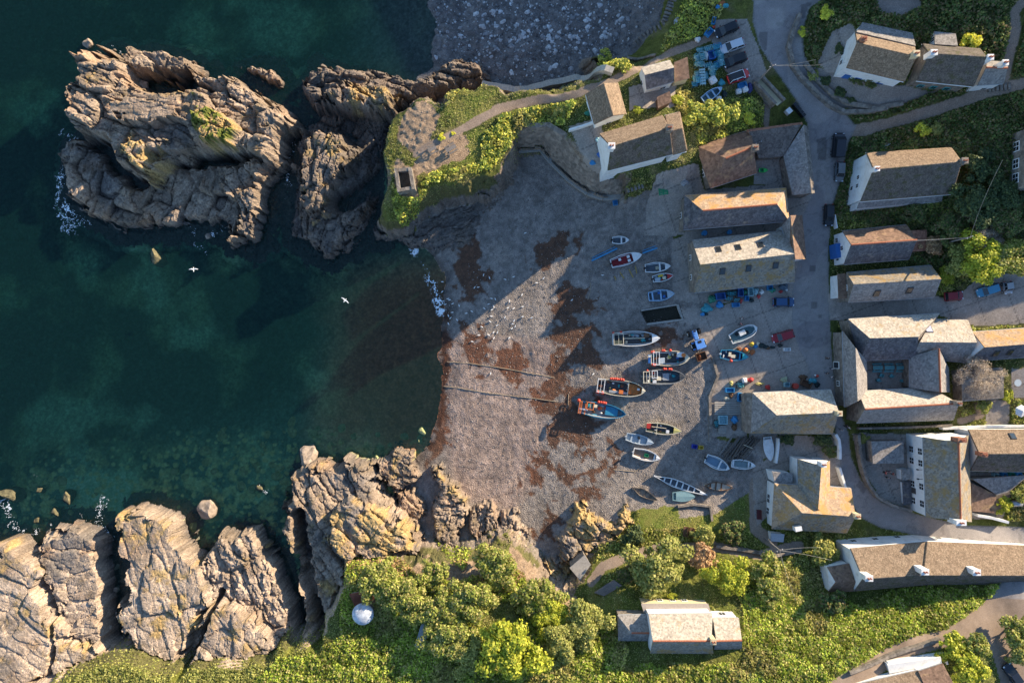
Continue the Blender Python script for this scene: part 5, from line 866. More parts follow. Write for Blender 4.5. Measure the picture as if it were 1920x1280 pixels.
# ------------------------------------------------------------------ boats
def hull_sections(L, Bm, D, bowf, sternw, n=15):
    out = []
    for i in range(n):
        t = i / (n - 1)
        b = (sternw + (1 - sternw) * sstep(0, .38, np.float64(t))) * (max(0, 1 - max(0, (t - .42) / .58) ** bowf)) ** (.78)
        out.append((t, float(b) * Bm / 2, D * (1 + .10 * (1 - t) ** 2 + .30 * max(0, t - .35) ** 1.5), D * .55 * max(0, (t - .72) / .28) ** 2))
    return out
def boat(name, label, st, bw, bpx, hullc, inner, rim, D=.75, gap=.12, thw=(), deck=0, deckc=None, stern='t', cat='boat', group=None, floorz=.28, bowf=2.0, lift=None, upside=False, pitch=0):
    mid = ((st[0] + bw[0]) / 2, (st[1] + bw[1]) / 2); p = G(*mid); zt = gz(p.x, p.y) + D + .2
    a, b = P(*st, zt), P(*bw, zt); L = (b - a).length; Bm = bpx * PS * (HC - zt) / HC; c = (a + b) / 2; rz = math.atan2(b.y - a.y, b.x - a.x); g = max(gz(c.x, c.y), (gz(a.x, a.y) + gz(b.x, b.y)) / 2) + .05
    dz = math.atan2(gz(b.x, b.y) - gz(a.x, a.y), L); o = root(name, label, cat, (c.x, c.y, g), rz, group); o.rotation_euler = (rnd.uniform(-.05, .05), -dz * .8, rz)
    S = hull_sections(L, Bm, D, bowf, .12 if stern == 'p' else .78); rings = []
    bm = bmesh.new()
    for (t, hb, sh, kz) in S:
        x = -L / 2 + t * L; hb = max(hb, .015); e = []
        for (u, z) in ((-1, sh), (-.9, kz + (sh - kz) * .55), (-.62, kz + (sh - kz) * .18), (0, kz), (.62, kz + (sh - kz) * .18), (.9, kz + (sh - kz) * .55), (1, sh)): e.append(bm.verts.new((x, hb * u, z)))
        rings.append(e)
    for q, r_ in zip(rings, rings[1:]):
        for i in range(6): bm.faces.new((q[i], q[i + 1], r_[i + 1], r_[i]))
    bm.faces.new(rings[0]); hull = bm_obj('hull', bm, hullc, o, True)
    bm = bmesh.new(); pr = None; rw = min(.11, Bm * .07)                   # gunwale strip
    for (t, hb, sh, kz) in S:
        x = -L / 2 + t * L; hb = max(hb, .02); e = [[bm.verts.new((x, s * (hb + .03), sh - .06)), bm.verts.new((x, s * (hb + .03), sh + .04)), bm.verts.new((x, s * max(hb - rw, .0), sh + .04)), bm.verts.new((x, s * max(hb - rw, 0), sh - .08))] for s in (-1, 1)]
        if pr:
            for k in (0, 1):
                for i in range(3): bm.faces.new((pr[k][i], pr[k][i + 1], e[k][i + 1], e[k][i]))
        else: add_box(bm, (x + .05, 0, sh), (.14, hb * 2, .12))
        pr = e
    bm_obj('gunwale', bm, rim, o)
    bm = bmesh.new(); pr = None                                            # inner lining and sole
    for (t, hb, sh, kz) in S[:-1]:
        x = -L / 2 + .06 + t * (L - .06); w = max(hb - rw * .8, .01); w2 = max(min(hb * .78, hb - rw), .008); z2 = min(max(floorz * D, kz + .1), sh - .06); e = [bm.verts.new(v) for v in ((x, -w, sh), (x, -w2, z2), (x, 0, z2 - .01), (x, w2, z2), (x, w, sh))]
        if pr:
            for i in range(4): bm.faces.new((pr[i], pr[i + 1], e[i + 1], e[i]))
        else: bm.faces.new(e)
        pr = e
    bm_obj('floor', bm, inner, o)
    def hb_at(t): return float(np.interp(t, [s[0] for s in S], [s[1] for s in S]))
    def sh_at(t): return float(np.interp(t, [s[0] for s in S], [s[2] for s in S]))
    for t in thw:
        bm = bmesh.new(); add_box(bm, (-L / 2 + t * L, 0, sh_at(t) - .16), (.30 if L < 8 else .26, hb_at(t) * 2 - rw, .05)); bm_obj('thwart', bm, rim, o)
    if deck:
        bm = bmesh.new(); pr = None
        for t in np.linspace(1 - deck, 1, 8):
            hb = max(hb_at(t) - rw * .4, .01); z = sh_at(t) + .015; x = -L / 2 + t * L; e = [bm.verts.new((x, -hb, z)), bm.verts.new((x, 0, z + .07)), bm.verts.new((x, hb, z))]
            if pr: bm.faces.new((pr[0], pr[1], e[1], e[0])); bm.faces.new((pr[1], pr[2], e[2], e[1]))
            pr = e
        bm_obj('foredeck', bm, deckc or rim, o)
    return dict(o=o, L=L, B=Bm, D=D, hb=hb_at, sh=sh_at, fz=floorz * D)
def on(bt, name, t, v, z, s, mat, rz=0):       # a box part of a boat: t along, v across (-1..1)
    bm = bmesh.new(); add_box(bm, (-bt['L'] / 2 + t * bt['L'], v * bt['B'] / 2, z + s[2] / 2), s, rz); return bm_obj(name, bm, mat, bt['o'], bevel=.02)
def engine(bt, t=0.0, v=0, mat=None):
    x = -bt['L'] / 2 - .12; bm = bmesh.new(); add_box(bm, (x, v, bt['D'] * 1.1 + .3), (.42, .3, .42)); add_box(bm, (x - .02, v, bt['D'] * .7), (.16, .12, .9)); bm_obj('outboard_engine', bm, mat or BLACKP, bt['o'], bevel=.04)
def frame(bt, t0, t1, v0, v1, h, mat, n=3):
    bm = bmesh.new(); xs = [-bt['L'] / 2 + t * bt['L'] for t in (t0, t1)]; ys = [v * bt['B'] / 2 for v in (v0, v1)]; z = bt['D'] + h
    for x in xs:
        for y in ys: add_cyl(bm, (x, y, bt['fz']), (x, y, z), .055, n=6)
        add_box(bm, (x, (ys[0] + ys[1]) / 2, z), (.12, abs(ys[1] - ys[0]) + .1, .1))
    for y in ys: add_box(bm, ((xs[0] + xs[1]) / 2, y, z - .02), (xs[1] - xs[0], .12, .1))
    for i in range(1, n): add_box(bm, (xs[0] + (xs[1] - xs[0]) * i / n, (ys[0] + ys[1]) / 2, z + .01), (.07, abs(ys[1] - ys[0]), .06))
    bm_obj('gantry_frame', bm, mat, bt['o'])
def pile(bt, t, v, w, d, h, mat, z=None):
    bm = bmesh.new(); r = random.Random(int(t * 99 + v * 7)); q = bmesh.ops.create_icosphere(bm, subdivisions=2, radius=.5)
    for vv in bm.verts: vv.co *= 1 + r.uniform(-.22, .22); vv.co.z = max(vv.co.z, -.1)
    bmesh.ops.scale(bm, vec=(w, d, h * 1.6), verts=bm.verts); bmesh.ops.translate(bm, vec=(-bt['L'] / 2 + t * bt['L'], v * bt['B'] / 2, (z or bt['fz'] + .1)), verts=bm.verts); bm_obj('net_pile', bm, mat, bt['o'])
def clutter(bt, seed, n, t0=.05, t1=.8):
    r = random.Random(seed); ms = [FLOATR, FLOATO, CREAMP, BOATW, YLB, GREYP, TEALP, PALEG, WOODB, BLUEP, TIMB]
    for i in range(n): pile(bt, r.uniform(t0, t1), r.uniform(-.62, .62), r.uniform(.3, .85), r.uniform(.3, .7), r.uniform(.2, .5), r.choice(ms))
def buoys(bt, ts, side, mat, z=None, r=.24):
    for t in ts:
        bm = bmesh.new(); add_ball(bm, (-bt['L'] / 2 + t * bt['L'], side * (bt['hb'](t) + .08), (z or bt['sh'](t)) - .02), r * rnd.uniform(.85, 1.15), (1, 1, 1.1)); bm_obj('buoy_fender', bm, mat, bt['o'], True)
def thing_on(bt, name, label, t, v, z, s, mat, cat, group=None, rz=0, lidm=None):
    M = bt['o'].matrix_basis if False else Matrix.LocRotScale(bt['o'].location, bt['o'].rotation_euler, (1, 1, 1)); p = M @ Vector((-bt['L'] / 2 + t * bt['L'], v * bt['B'] / 2, z)); return crate(name, label, p, s, mat, bt['o'].rotation_euler.z + rz, cat, group)
def crate(name, label, p, s, mat, rz=0, cat='crate', group=None):
    bm = bmesh.new(); w, d, h = s; th = .05; add_box(bm, (0, 0, th / 2), (w, d, th))
    for sx in (-1, 1): add_box(bm, (sx * (w / 2 - th / 2), 0, h / 2 + .003), (th, d, h)); add_box(bm, (0, sx * (d / 2 - th / 2), h / 2), (w - 2 * th, th, h - .004)); add_box(bm, (sx * (w / 2 + .02), 0, h - .05), (.05, d * .4, .06))
    o = bm_obj(name, bm, mat); o.location = p; o.rotation_euler = (0, 0, rz); return tag(o, label, cat, group)
BOATW = paint('boat_white', (.72, .72, .70), .3, .5, .08, 2, (.42, .40, .36)); BOATIN = paint('boat_inside_grey', (.10, .12, .14), .6, .3, .25, 3); BOATBL = paint('boat_pale_blue', (.30, .46, .62), .4, .4, .1, 3); BOATDK = paint('boat_dark', (.05, .055, .06), .5, .4, .3, 3, (.14, .12, .10)); BOATB = paint('boat_blue', (.035, .22, .36), .4, .4, .2, 3); REDM = paint('red_mat', (.28, .03, .035), .8); ORF = paint('orange_deck', (.50, .16, .035), .6, .3, .35, 3, (.20, .10, .05)); PALEG = paint('pale_grey_paint', (.40, .46, .50), .5); CREAMP = paint('cream_paint', (.66, .58, .42), .5, .3, .15, 4); TIMB = paint('old_timber', (.14, .115, .095), .9, .1, .35, 8); TEALG = paint('teal_grey_paint', (.19, .31, .33), .6); FLOATR = paint('red_float', (.60, .065, .035), .4, .4, .2, 4); FLOATO = paint('orange_float', (.70, .20, .05), .5); YLB = paint('buff_paint', (.55, .47, .16), .5)
bt = boat('dinghy', 'smallest white dinghy with a grey inside, topmost on the beach', (1149,450), (1180,450), 15, BOATW, BOATIN, BOATW, .55, thw=(.55,), deck=.2); engine(bt)
bt = boat('motor_boat', 'white motor boat with a dark red floor pulled up beside two long blue beams', (1147,494), (1204,477), 21, BOATW, REDM, BOATW, .85, deck=.3, bowf=2.6); engine(bt); on(bt, 'seat', .3, .3, .3, (.5, .5, .45), BOATW); on(bt, 'seat', .58, .35, .3, (.55, .5, .45), BOATW); on(bt, 'seat', .58, -.35, .3, (.55, .5, .45), BOATW)
bt = boat('dinghy', 'white dinghy with dark grey floor and a pale box, overlapping the cluttered boat below it', (1211,503), (1258,499), 19, BOATW, BOATIN, BOATW, .65, thw=(.58,), deck=.22); thing_on(bt, 'fish_box', 'buff fish box in the white dinghy with dark grey floor', .47, -.1, .2, (.5, .6, .3), CREAMP, 'box'); engine(bt)
bt = boat('work_boat', 'small cluttered boat with a red bow and yellow gear, tucked under the white dinghy', (1225,523), (1263,516), 15, BOATDK, BOATIN, BOATW, .55, deck=.3, deckc=REDP); on(bt, 'gear_box', .4, .5, .2, (.9, .4, .4), YELP); on(bt, 'gear_box', .22, -.3, .2, (1.0, .7, .35), PALEG); on(bt, 'gear_box', .55, -.2, .2, (.6, .6, .4), CREAMP); engine(bt)
clutter(bt, 1, 6, .1, .65)
bt = boat('dinghy', 'pale blue dinghy with a white bow deck just above the rock-bound pool', (1217,556), (1265,550), 21, BOATBL, BOATIN, BOATBL, .65, thw=(.16, .48), deck=.28, deckc=PALEG); on(bt, 'tank', .42, .45, .3, (.5, .4, .3), BLUEP); on(bt, 'tank', .6, -.3, .2, (.5, .5, .3), BLUEP)
bt = boat('fishing_boat', 'white-bowed fishing boat with a dark open hold, uppermost of the big boats', (1150,636), (1238,634), 28, BOATW, BOATDK, BOATW, 1.15, deck=.17, deckc=BOATW, bowf=2.4); frame(bt, .02, .22, -.75, .75, .9, CREAMP, 2); on(bt, 'centre_beam', .45, .05, 1.1, (4.2, .14, .12), CREAMP); on(bt, 'wooden_hatch', .72, .45, .9, (1.0, .9, .2), WOODB); buoys(bt, (.18, .02), 1, FLOATR); on(bt, 'engine_box', .12, -.5, .4, (1.4, .9, .8), paint('tan_gear', (.40, .28, .13), .8))
clutter(bt, 2, 12)
bt = boat('fishing_boat', 'fishing boat hung with red floats along its top side and blue tubs on its stern', (1222,672), (1294,671), 28, BOATW, BOATDK, CREAMP, 1.15, deck=.13, deckc=CREAMP, bowf=3.2); frame(bt, .05, .2, -.85, .85, 1.0, BOATW, 2); buoys(bt, (.02, .06, .3, .34, .5), 1, FLOATR, r=.3); buoys(bt, (.04, .09), -1, FLOATR, r=.3); on(bt, 'net_bin', .28, -.35, .3, (1.2, 1.2, .6), PALEG); on(bt, 'wheelhouse', .76, .45, .4, (1.3, .9, 1.2), BOATW)
for i, (v, m) in enumerate(((-.1, BLUEP), (-.45, BLUEP), (.35, BOATW))): on(bt, 'stern_tub', -.03, v, .8, (.6, .5, .5), m)
bm = bmesh.new(); add_cyl(bm, (bt['L'] * .33, bt['B'] * .2, 1.6), (bt['L'] * .33, bt['B'] * .2, 1.75), .4, n=16); bm_obj('life_ring', bm, FLOATO, bt['o'])
clutter(bt, 3, 12)
bt = boat('fishing_boat', 'dark grey fishing boat with a pale timber stern frame, below the red-float boat', (1207,707), (1286,706), 28, BOATDK, BOATIN, paint('worn_grey_rim', (.30, .29, .27), .7, .2, .3, 4), 1.15, deck=.14, deckc=BOATDK, bowf=3.0); frame(bt, .0, .14, -.75, .75, .9, CREAMP, 2); frame(bt, .2, .32, -.1, .85, 1.0, BOATW, 2); buoys(bt, (.1, .5, .54, .62, .66), 1, FLOATR, r=.27); on(bt, 'pot_hauler', .27, -.6, .5, (.7, .6, .8), BOATW); on(bt, 'fish_hold', .38, -.2, .4, (.8, .8, .5), CREAMP); on(bt, 'boom', .1, .1, 1.6, (2.6, .09, .09), CREAMP); on(bt, 'engine_box', .55, .0, .3, (1.2, 1.4, .4), GREYP)
clutter(bt, 4, 12)
bt = boat('fishing_boat', 'orange-decked fishing boat with a row of red floats along its upper rail', (1121,722), (1211,733), 30, CREAMP, BOATDK, CREAMP, 1.2, bowf=3.2, deck=.08); on(bt, 'orange_deck', .78, 0, .72, (2.4, 2.0, .12), ORF); frame(bt, .0, .14, -.8, .85, .9, BOATW, 2); buoys(bt, (.26, .30, .34, .38, .42, .47, .51), 1, FLOATR, r=.27); buoys(bt, (.02, .12), -1, FLOATR, r=.3); on(bt, 'side_locker', .45, -.6, .5, (3.6, .5, .5), GREYP); on(bt, 'orange_bin', .5, -.5, .9, (.8, .7, .5), ORANGEP); on(bt, 'white_bucket', .85, .1, .85, (.45, .4, .4), BOATW); on(bt, 'bulkhead', .64, 0, .4, (.12, 2.5, .9), CREAMP)
clutter(bt, 5, 12)
bt = boat('fishing_boat', 'blue-bowed fishing boat with an orange frame and red floats, lowest of the big boats', (1086,763), (1174,777), 28, BOATB, paint('boat_grey_floor', (.30, .28, .26), .7, .2, .2, 3), BOATB, 1.15, bowf=2.6, deck=0); on(bt, 'blue_foredeck', .70, .1, .75, (2.4, 1.7, .1), BOATB); frame(bt, .0, .05, -.8, .8, 1.0, ORANGEP, 2); frame(bt, .16, .3, -.1, .85, 1.0, FLOATO, 2); on(bt, 'stern_plank', .1, -.2, 1.5, (1.6, .3, .1), BOATW); on(bt, 'pot_hauler', .34, .45, .6, (.7, .6, .8), CREAMP); on(bt, 'winch', .22, .4, .5, (.6, .6, .9), TEALP); buoys(bt, (.4, .45, .5, .54), 1, FLOATR, r=.27); buoys(bt, (-.02,), 1, FLOATR, r=.4); on(bt, 'cross_rail', .14, 0, 1.2, (.14, 2.6, .14), ORANGEP)
clutter(bt, 6, 12)
bt = boat('work_boat', 'buff-bowed work boat with a red stern box and a timber mast lying across', (1213,800), (1278,808), 21, YLB, BOATDK, CREAMP, .9, deck=.22, deckc=YLB); on(bt, 'stern_box', .06, .2, .5, (.8, .9, .7), REDP); on(bt, 'mast', .3, 0, 1.1, (.1, 2.6, .1), CREAMP); on(bt, 'fish_hold', .62, -.4, .3, (.6, .6, .5), BOATW); on(bt, 'boom', .35, .2, 1.2, (2.8, .1, .1), CREAMP)
clutter(bt, 7, 6, .1, .65)
bt = boat('dinghy', 'pale grey-blue dinghy immediately left of the buff-bowed boat', (1175,818), (1226,830), 18, PALEG, PALEG, PALEG, .6, thw=(.2, .5), deck=.25, deckc=PALEG); engine(bt, mat=GREYP); on(bt, 'console', .45, .3, .2, (.4, .4, .6), BLACKP)
bt = boat('dinghy', 'cream-white dinghy with a brown floor and a green crate, below the pale grey-blue one', (1188,848), (1238,860), 21, BOATW, paint('boat_brown_floor', (.24, .17, .12), .8), BOATW, .65, thw=(.8,), deck=.15); thing_on(bt, 'fish_box', 'green fish box in the cream-white dinghy', .5, 0, .2, (.75, .6, .3), GREENP, 'box'); engine(bt, mat=GREYP)
bt = boat('rowing_gig', 'long slim white rowing gig with six thwarts', (1228,893), (1326,927), 15, BOATW, BOATIN, BOATW, .62, thw=(.2, .32, .43, .54, .65, .76), deck=.14, stern='p', bowf=1.6, cat='rowing boat')
bt = boat('rowing_boat', 'weathered wooden rowing boat with dark thwarts, left of the long gig', (1187,915), (1233,937), 15, paint('worn_boat', (.30, .26, .21), .8, .2, .3, 5), paint('boat_wood_in', (.34, .28, .21), .8, .2, .3, 5), TIMB, .55, thw=(.3, .52, .72), stern='p', bowf=1.7)
bt = boat('dinghy', 'teal-grey covered dinghy half hidden under the long gig', (1262,931), (1304,931), 19, TEALG, TEALG, TEALG, .5, deck=.85, deckc=TEALG)
bt = boat('dinghy', 'white open dinghy with a blue-grey floor, lying slanted left of its neighbour', (1325,859), (1368,879), 22, BOATW, paint('boat_blue_floor', (.17, .26, .34), .6), BOATW, .65, thw=(.6,), deck=.12); engine(bt)
bt = boat('dinghy', 'white dinghy with a pale bow locker, nearest the lawn corner', (1373,869), (1417,873), 18, BOATW, paint('boat_green_floor', (.20, .27, .28), .6), BOATW, .6, thw=(.08, .72), deck=.2)
bt = boat('rowing_boat', 'cream rowing boat with four brown thwarts beside the lawn', (1323,910), (1374,914), 16, CREAMP, paint('boat_cream_in', (.62, .55, .44), .7, .2, .2, 4), WOODB, .55, thw=(.2, .4, .6), stern='p', bowf=1.8)
bt = boat('covered_boat', 'upright white boat under a white cover beside a white wall', (1439,819), (1445,864), 19, BOATW, BOATW, BOATW, .65, deck=.9, deckc=BOATW)
bt = boat('motor_boat', 'white motor boat with a teal floor and console standing in the slipway yard', (1371,636), (1420,613), 24, BOATW, paint('boat_teal_floor', (.12, .21, .23), .6), BOATW, .85, deck=.1, bowf=4, stern='t'); on(bt, 'console', .45, .2, .3, (1.2, .9, .9), BOATW); on(bt, 'seat', .3, .3, .3, (.7, .6, .5), BLACKP); on(bt, 'seat', .62, -.1, .3, (.6, .6, .5), BLACKP); engine(bt)
bt = boat('work_boat', 'small blue work boat with cream seats beside the slipway gear', (1352,663), (1404,669), 20, BOATB, paint('boat_navy_floor', (.04, .06, .10), .6), BOATB, .75, deck=.22, deckc=TEALP, thw=(.7,)); on(bt, 'seat', .34, .1, .3, (.5, .8, .4), CREAMP); on(bt, 'seat', .46, -.2, .3, (.8, .6, .4), CREAMP); engine(bt, mat=PALEG); buoys(bt, (.4,), -1, FLOATR, r=.35)
clutter(bt, 8, 6, .1, .65)
bt = boat('rowing_boat', 'light blue rowing boat among the fishing gear in the upper car park', (1317,189), (1354,164), 17, BOATBL, paint('boat_slate_floor', (.07, .13, .16), .6), BOATBL, .6, thw=(.3, .58), deck=.18, deckc=BOATBL)
bt = boat('kayak', 'bright green plastic boat in the small courtyard', (1424,319), (1440,319), 8, paint('lime_plastic', (.05, .50, .10), .4), GREENP, paint('lime_plastic', (.05, .5, .1)), .5, deck=.5); 
bt = boat('dinghy', 'small red and white dinghy in the grass by the inlet steps', (1265,43), (1272,32), 6, REDP, BOATW, BOATW, .35, thw=(.5,), stern='p')
# frame skeleton of an old boat, timber stack
o = root('boat_skeleton', 'broken timber skeleton of an old boat beside the beam stack', 'boat wreck'); a, b = G(1412, 816), G(1384, 862); d = (b - a).normalized(); n = Vector((-d.y, d.x, 0)); Ls = (b - a).length
bm = bmesh.new(); add_cyl(bm, a + Vector((0, 0, .15)), b + Vector((0, 0, .15)), .12, n=6); bm_obj('keel', bm, TIMB, o)
for s in (-1, 1):
    bm = bmesh.new(); pv = None
    for i in range(9):
        t = i / 8; w_ = 1.0 * math.sin(math.pi * (.08 + .84 * t)) ** .7; q = a.lerp(b, t) + n * s * w_ + Vector((0, 0, .75))
        if pv is not None: add_cyl(bm, pv, q, .06, n=5)
        if 0 < i < 8 and not (s > 0 and i in (3, 6)): add_cyl(bm, a.lerp(b, t) + Vector((0, 0, .15)), q, .05, n=5)
        pv = q
    bm_obj('rib_side', bm, TIMB, o)
bm = bmesh.new(); add_cyl(bm, a.lerp(b, .45) + n * -.9 + Vector((0, 0, .8)), a.lerp(b, .4) + n * .9 + Vector((0, 0, .8)), .06, n=5); bm_obj('cross_beam', bm, CREAMP, o)
for i in range(14):
    x = 1352 + i * 3.6 + rnd.uniform(-2, 2); a, b = G(x + 26, 815 + rnd.uniform(-3, 4) + i * .6), G(x - 2 - i * .3, 858 + rnd.uniform(-8, 6) - i * .2); h_ = .2 + .22 * (i % 3); bm = bmesh.new(); add_box(bm, (0, 0, 0), ((b - a).length, .28, .2)); q = bm_obj('timber_beam', bm, TIMB if i % 3 else WOODG); q.location = (a + b) / 2 + Vector((0, 0, h_)); q.rotation_euler = (0, 0, math.atan2((b - a).y, (b - a).x)); tag(q, 'weathered beam in the heap of old timbers below the net loft', 'beam', 'old timbers heaped below the net loft')
for nm, lb, q0, q1 in (('blue_beam', 'longer bright blue beam lying left of the red-floored motor boat', (1109,489), (1157,466)), ('blue_beam', 'shorter bright blue beam running from the bow of the red-floored motor boat', (1204,475), (1232,465))):
    a, b = G(*q0), G(*q1); bm = bmesh.new(); add_box(bm, (0, 0, 0), ((b - a).length, .32, .22)); add_box(bm, (0, .45, 0), ((b - a).length * .9, .12, .16)); q = bm_obj(nm, bm, paint('beam_blue', (.05, .25, .45), .5)); q.location = (a + b) / 2 + Vector((0, 0, .25)); q.rotation_euler = (0, -math.atan2(b.z - a.z, (b - a).length), math.atan2((b - a).y, (b - a).x)); tag(q, lb, 'beam')
for x, y, x2, y2 in ((1152,518,1155,525),(1162,510,1170,522),(1179,505,1187,520),(1191,499,1194,513)):
    a, b = G(x, y, .1), G(x2, y2, .1); bm = bmesh.new(); add_box(bm, (0, 0, 0), ((b - a).length, .16, .12)); q = bm_obj('launching_skid', bm, paint('skid_yellow', (.42, .28, .07), .7)); q.location = (a + b) / 2; q.rotation_euler = (0, 0, math.atan2((b - a).y, (b - a).x)); tag(q, 'yellow timber launching skid lying on the shingle below the red-floored boat', 'skid', 'launching skids on the shingle')

# ------------------------------------------------------------------ cars
CARG = paint('car_glass', (.015, .018, .022), .05, .7, .1); TYRE = paint('tyre', (.02, .02, .02), .85); LAMPW = paint('head_lamp', (.7, .72, .75), .15, .6); LAMPR = paint('tail_lamp', (.35, .01, .01), .2, .6)
def car(label, p0, p1, col, name='parked_car', van=False, group='cars parked in the village', roofc=None, Wd=1.8, stripes=False, rough=.25, bonnet=None):   # p0 tail, p1 nose in photo px
    m = G((p0[0] + p1[0]) / 2, (p0[1] + p1[1]) / 2); a, b = P(*p0, m.z + .8), P(*p1, m.z + .8); L = (b - a).length; c = (a + b) / 2; o = root(name, label, 'van' if van else 'car', (c.x, c.y, gz(c.x, c.y)), math.atan2(b.y - a.y, b.x - a.x), group)
    o.rotation_euler = (0, -math.atan2(gz(b.x, b.y) - gz(a.x, a.y), L) * .9, o.rotation_euler.z); W = Wd; body = paint('car_' + label[:14].replace(' ', '_'), col, rough, .6, .03, 1)
    st = [(-.5, .78, .45, .70), (-.47, .92, .3, .86), (-.36, .98, .24, .93), (-.1, 1, .22, .95), (.2, 1, .22, .93), (.33, .97, .24, .86), (.45, .86, .28, .76), (.5, .66, .4, .62)]
    if van: st = [(-.5, .88, .35, 1.15), (-.47, .95, .3, 1.2), (-.3, 1, .25, 1.2), (.2, 1, .25, 1.15), (.33, .98, .25, 1.05), (.45, .9, .28, .9), (.5, .75, .4, .7)]
    bm = bmesh.new(); R_ = []
    for (t, w_, z0, z1) in st: R_.append([bm.verts.new((t * L, s * W / 2 * w_ * k, z)) for s, k, z in ((1, .92, z0), (1, 1, z0 + (z1 - z0) * .5), (1, .9, z1), (-1, .9, z1), (-1, 1, z0 + (z1 - z0) * .5), (-1, .92, z0))])
    for q, r_ in zip(R_, R_[1:]):
        for i in range(6): bm.faces.new((q[i], q[(i + 1) % 6], r_[(i + 1) % 6], r_[i]))
    bm.faces.new(R_[0]); bm.faces.new(R_[-1][::-1]); bm_obj('body', bm, body, o, False, .05)
    t0, t1, tr0, tr1, zr = (-.46, .26, -.38, .10, 1.45) if not van else (-.49, .34, -.47, .2, 1.95)
    zb = .9 if not van else 1.12; bm = bmesh.new(); lo_ = [bm.verts.new((x * L, s * W * .44, zb)) for x, s in ((t0, -1), (t1, -1), (t1, 1), (t0, 1))]; hi_ = [bm.verts.new((x * L, s * W * .36, zr)) for x, s in ((tr0, -1), (tr1, -1), (tr1, 1), (tr0, 1))]
    for i in range(4): bm.faces.new((lo_[i], lo_[(i + 1) % 4], hi_[(i + 1) % 4], hi_[i]))
    bm.faces.new(hi_); bm_obj('windows', bm, CARG, o)
    bm = bmesh.new(); add_box(bm, ((tr0 + tr1) / 2 * L, 0, zr + .02), ((tr1 - tr0) * L + .06, W * .74, .07)); bm_obj('roof_panel', bm, paint('car_roof_' + label[:10], roofc, .25, .6, .03) if roofc else body, o, False, .03)
    xm = (t0 + t1) / 2
    for s in (-1, 1):
        for xa, xb in ((t1, tr1), (xm, (tr0 + tr1) / 2), (t0, tr0)):
            bm = bmesh.new(); add_cyl(bm, (xa * L, s * W * .442, zb), (xb * L, s * W * .364, zr), .05, n=5); bm_obj('pillar', bm, body if not stripes else WHITEP, o)
    if stripes:
        for s in (-1, 1):
            bm = bmesh.new(); add_box(bm, ((tr0 + tr1) / 2 * L, s * W * .36, zr + .06), ((tr1 - tr0) * L + .1, .1, .05)); bm_obj('roof_rail', bm, WHITEP, o)
        bm = bmesh.new(); add_box(bm, (.255 * L, 0, zb + .03), (.12, W * .84, .08)); bm_obj('white_trim', bm, WHITEP, o)
    for x in (-.31, .31):
        for s in (-1, 1):
            bm = bmesh.new(); add_cyl(bm, (x * L, s * (W / 2 - .2), .32), (x * L, s * (W / 2 + .01), .32), .32, n=16); wh = bm_obj('wheel', bm, TYRE, o); bm = bmesh.new(); add_cyl(bm, (x * L, s * (W / 2), .32), (x * L, s * (W / 2 + .025), .32), .2, n=12); bm_obj('rim', bm, METAL, wh)
    for s in (-1, 1):
        bm = bmesh.new(); add_box(bm, (.455 * L, s * W * .33, .71 if not van else .82), (.22, .3, .12)); bm_obj('headlight', bm, LAMPW, o, False, .03)
        bm = bmesh.new(); add_box(bm, (-.485 * L, s * W * .36, .8), (.1, .25, .14)); bm_obj('tail_light', bm, LAMPR, o)
        bm = bmesh.new(); add_box(bm, (.2 * L, s * (W / 2 + .06), .98), (.14, .2, .14)); bm_obj('wing_mirror', bm, BLACKP, o)
    bm = bmesh.new(); add_box(bm, (.485 * L, 0, .45), (.08, .5, .1)); bm_obj('number_plate', bm, WHITEP, o); return o
car('black estate car parked topmost in the upper car park', (1384,46), (1342,63), (.012, .014, .018)); car('silver car, second from the top in the upper car park', (1396,78), (1352,93), (.50, .54, .58), roofc=(.55, .58, .62)); car('black hatchback, third from the top in the upper car park', (1400,104), (1357,120), (.012, .013, .016)); car('red car with white trim, lowest in the upper car park', (1365,149), (1405,135), (.55, .02, .02), stripes=True, roofc=(.02, .02, .022))
car('dark van parked beside the tall white gable', (1573,293), (1573,248), (.02, .02, .026), 'parked_van', True, Wd=2.2); car('grey car parked below the dark van', (1576,302), (1575,340), (.16, .17, .18), Wd=1.7); car('black car parked on the road by the white fence', (1555,382), (1555,424), (.012, .013, .016)); car('dark blue car on the concrete below the largest harbour building', (1450,566), (1490,566), (.02, .07, .17)); car('maroon car parked on the slipway concrete', (1489,624), (1449,636), (.26, .014, .022))
car('dark red car half in shadow, leftmost in the eastern yard', (1774,556), (1807,553), (.22, .01, .015)); car('sky-blue car in the middle of the eastern yard', (1875,537), (1836,550), (.06, .25, .40)); car('grey car at the right end of the eastern yard', (1889,527), (1893,550), (.30, .31, .32), Wd=1.6); car('dark car in the shade at the bottom right corner', (1912,1282), (1888,1246), (.02, .025, .035))
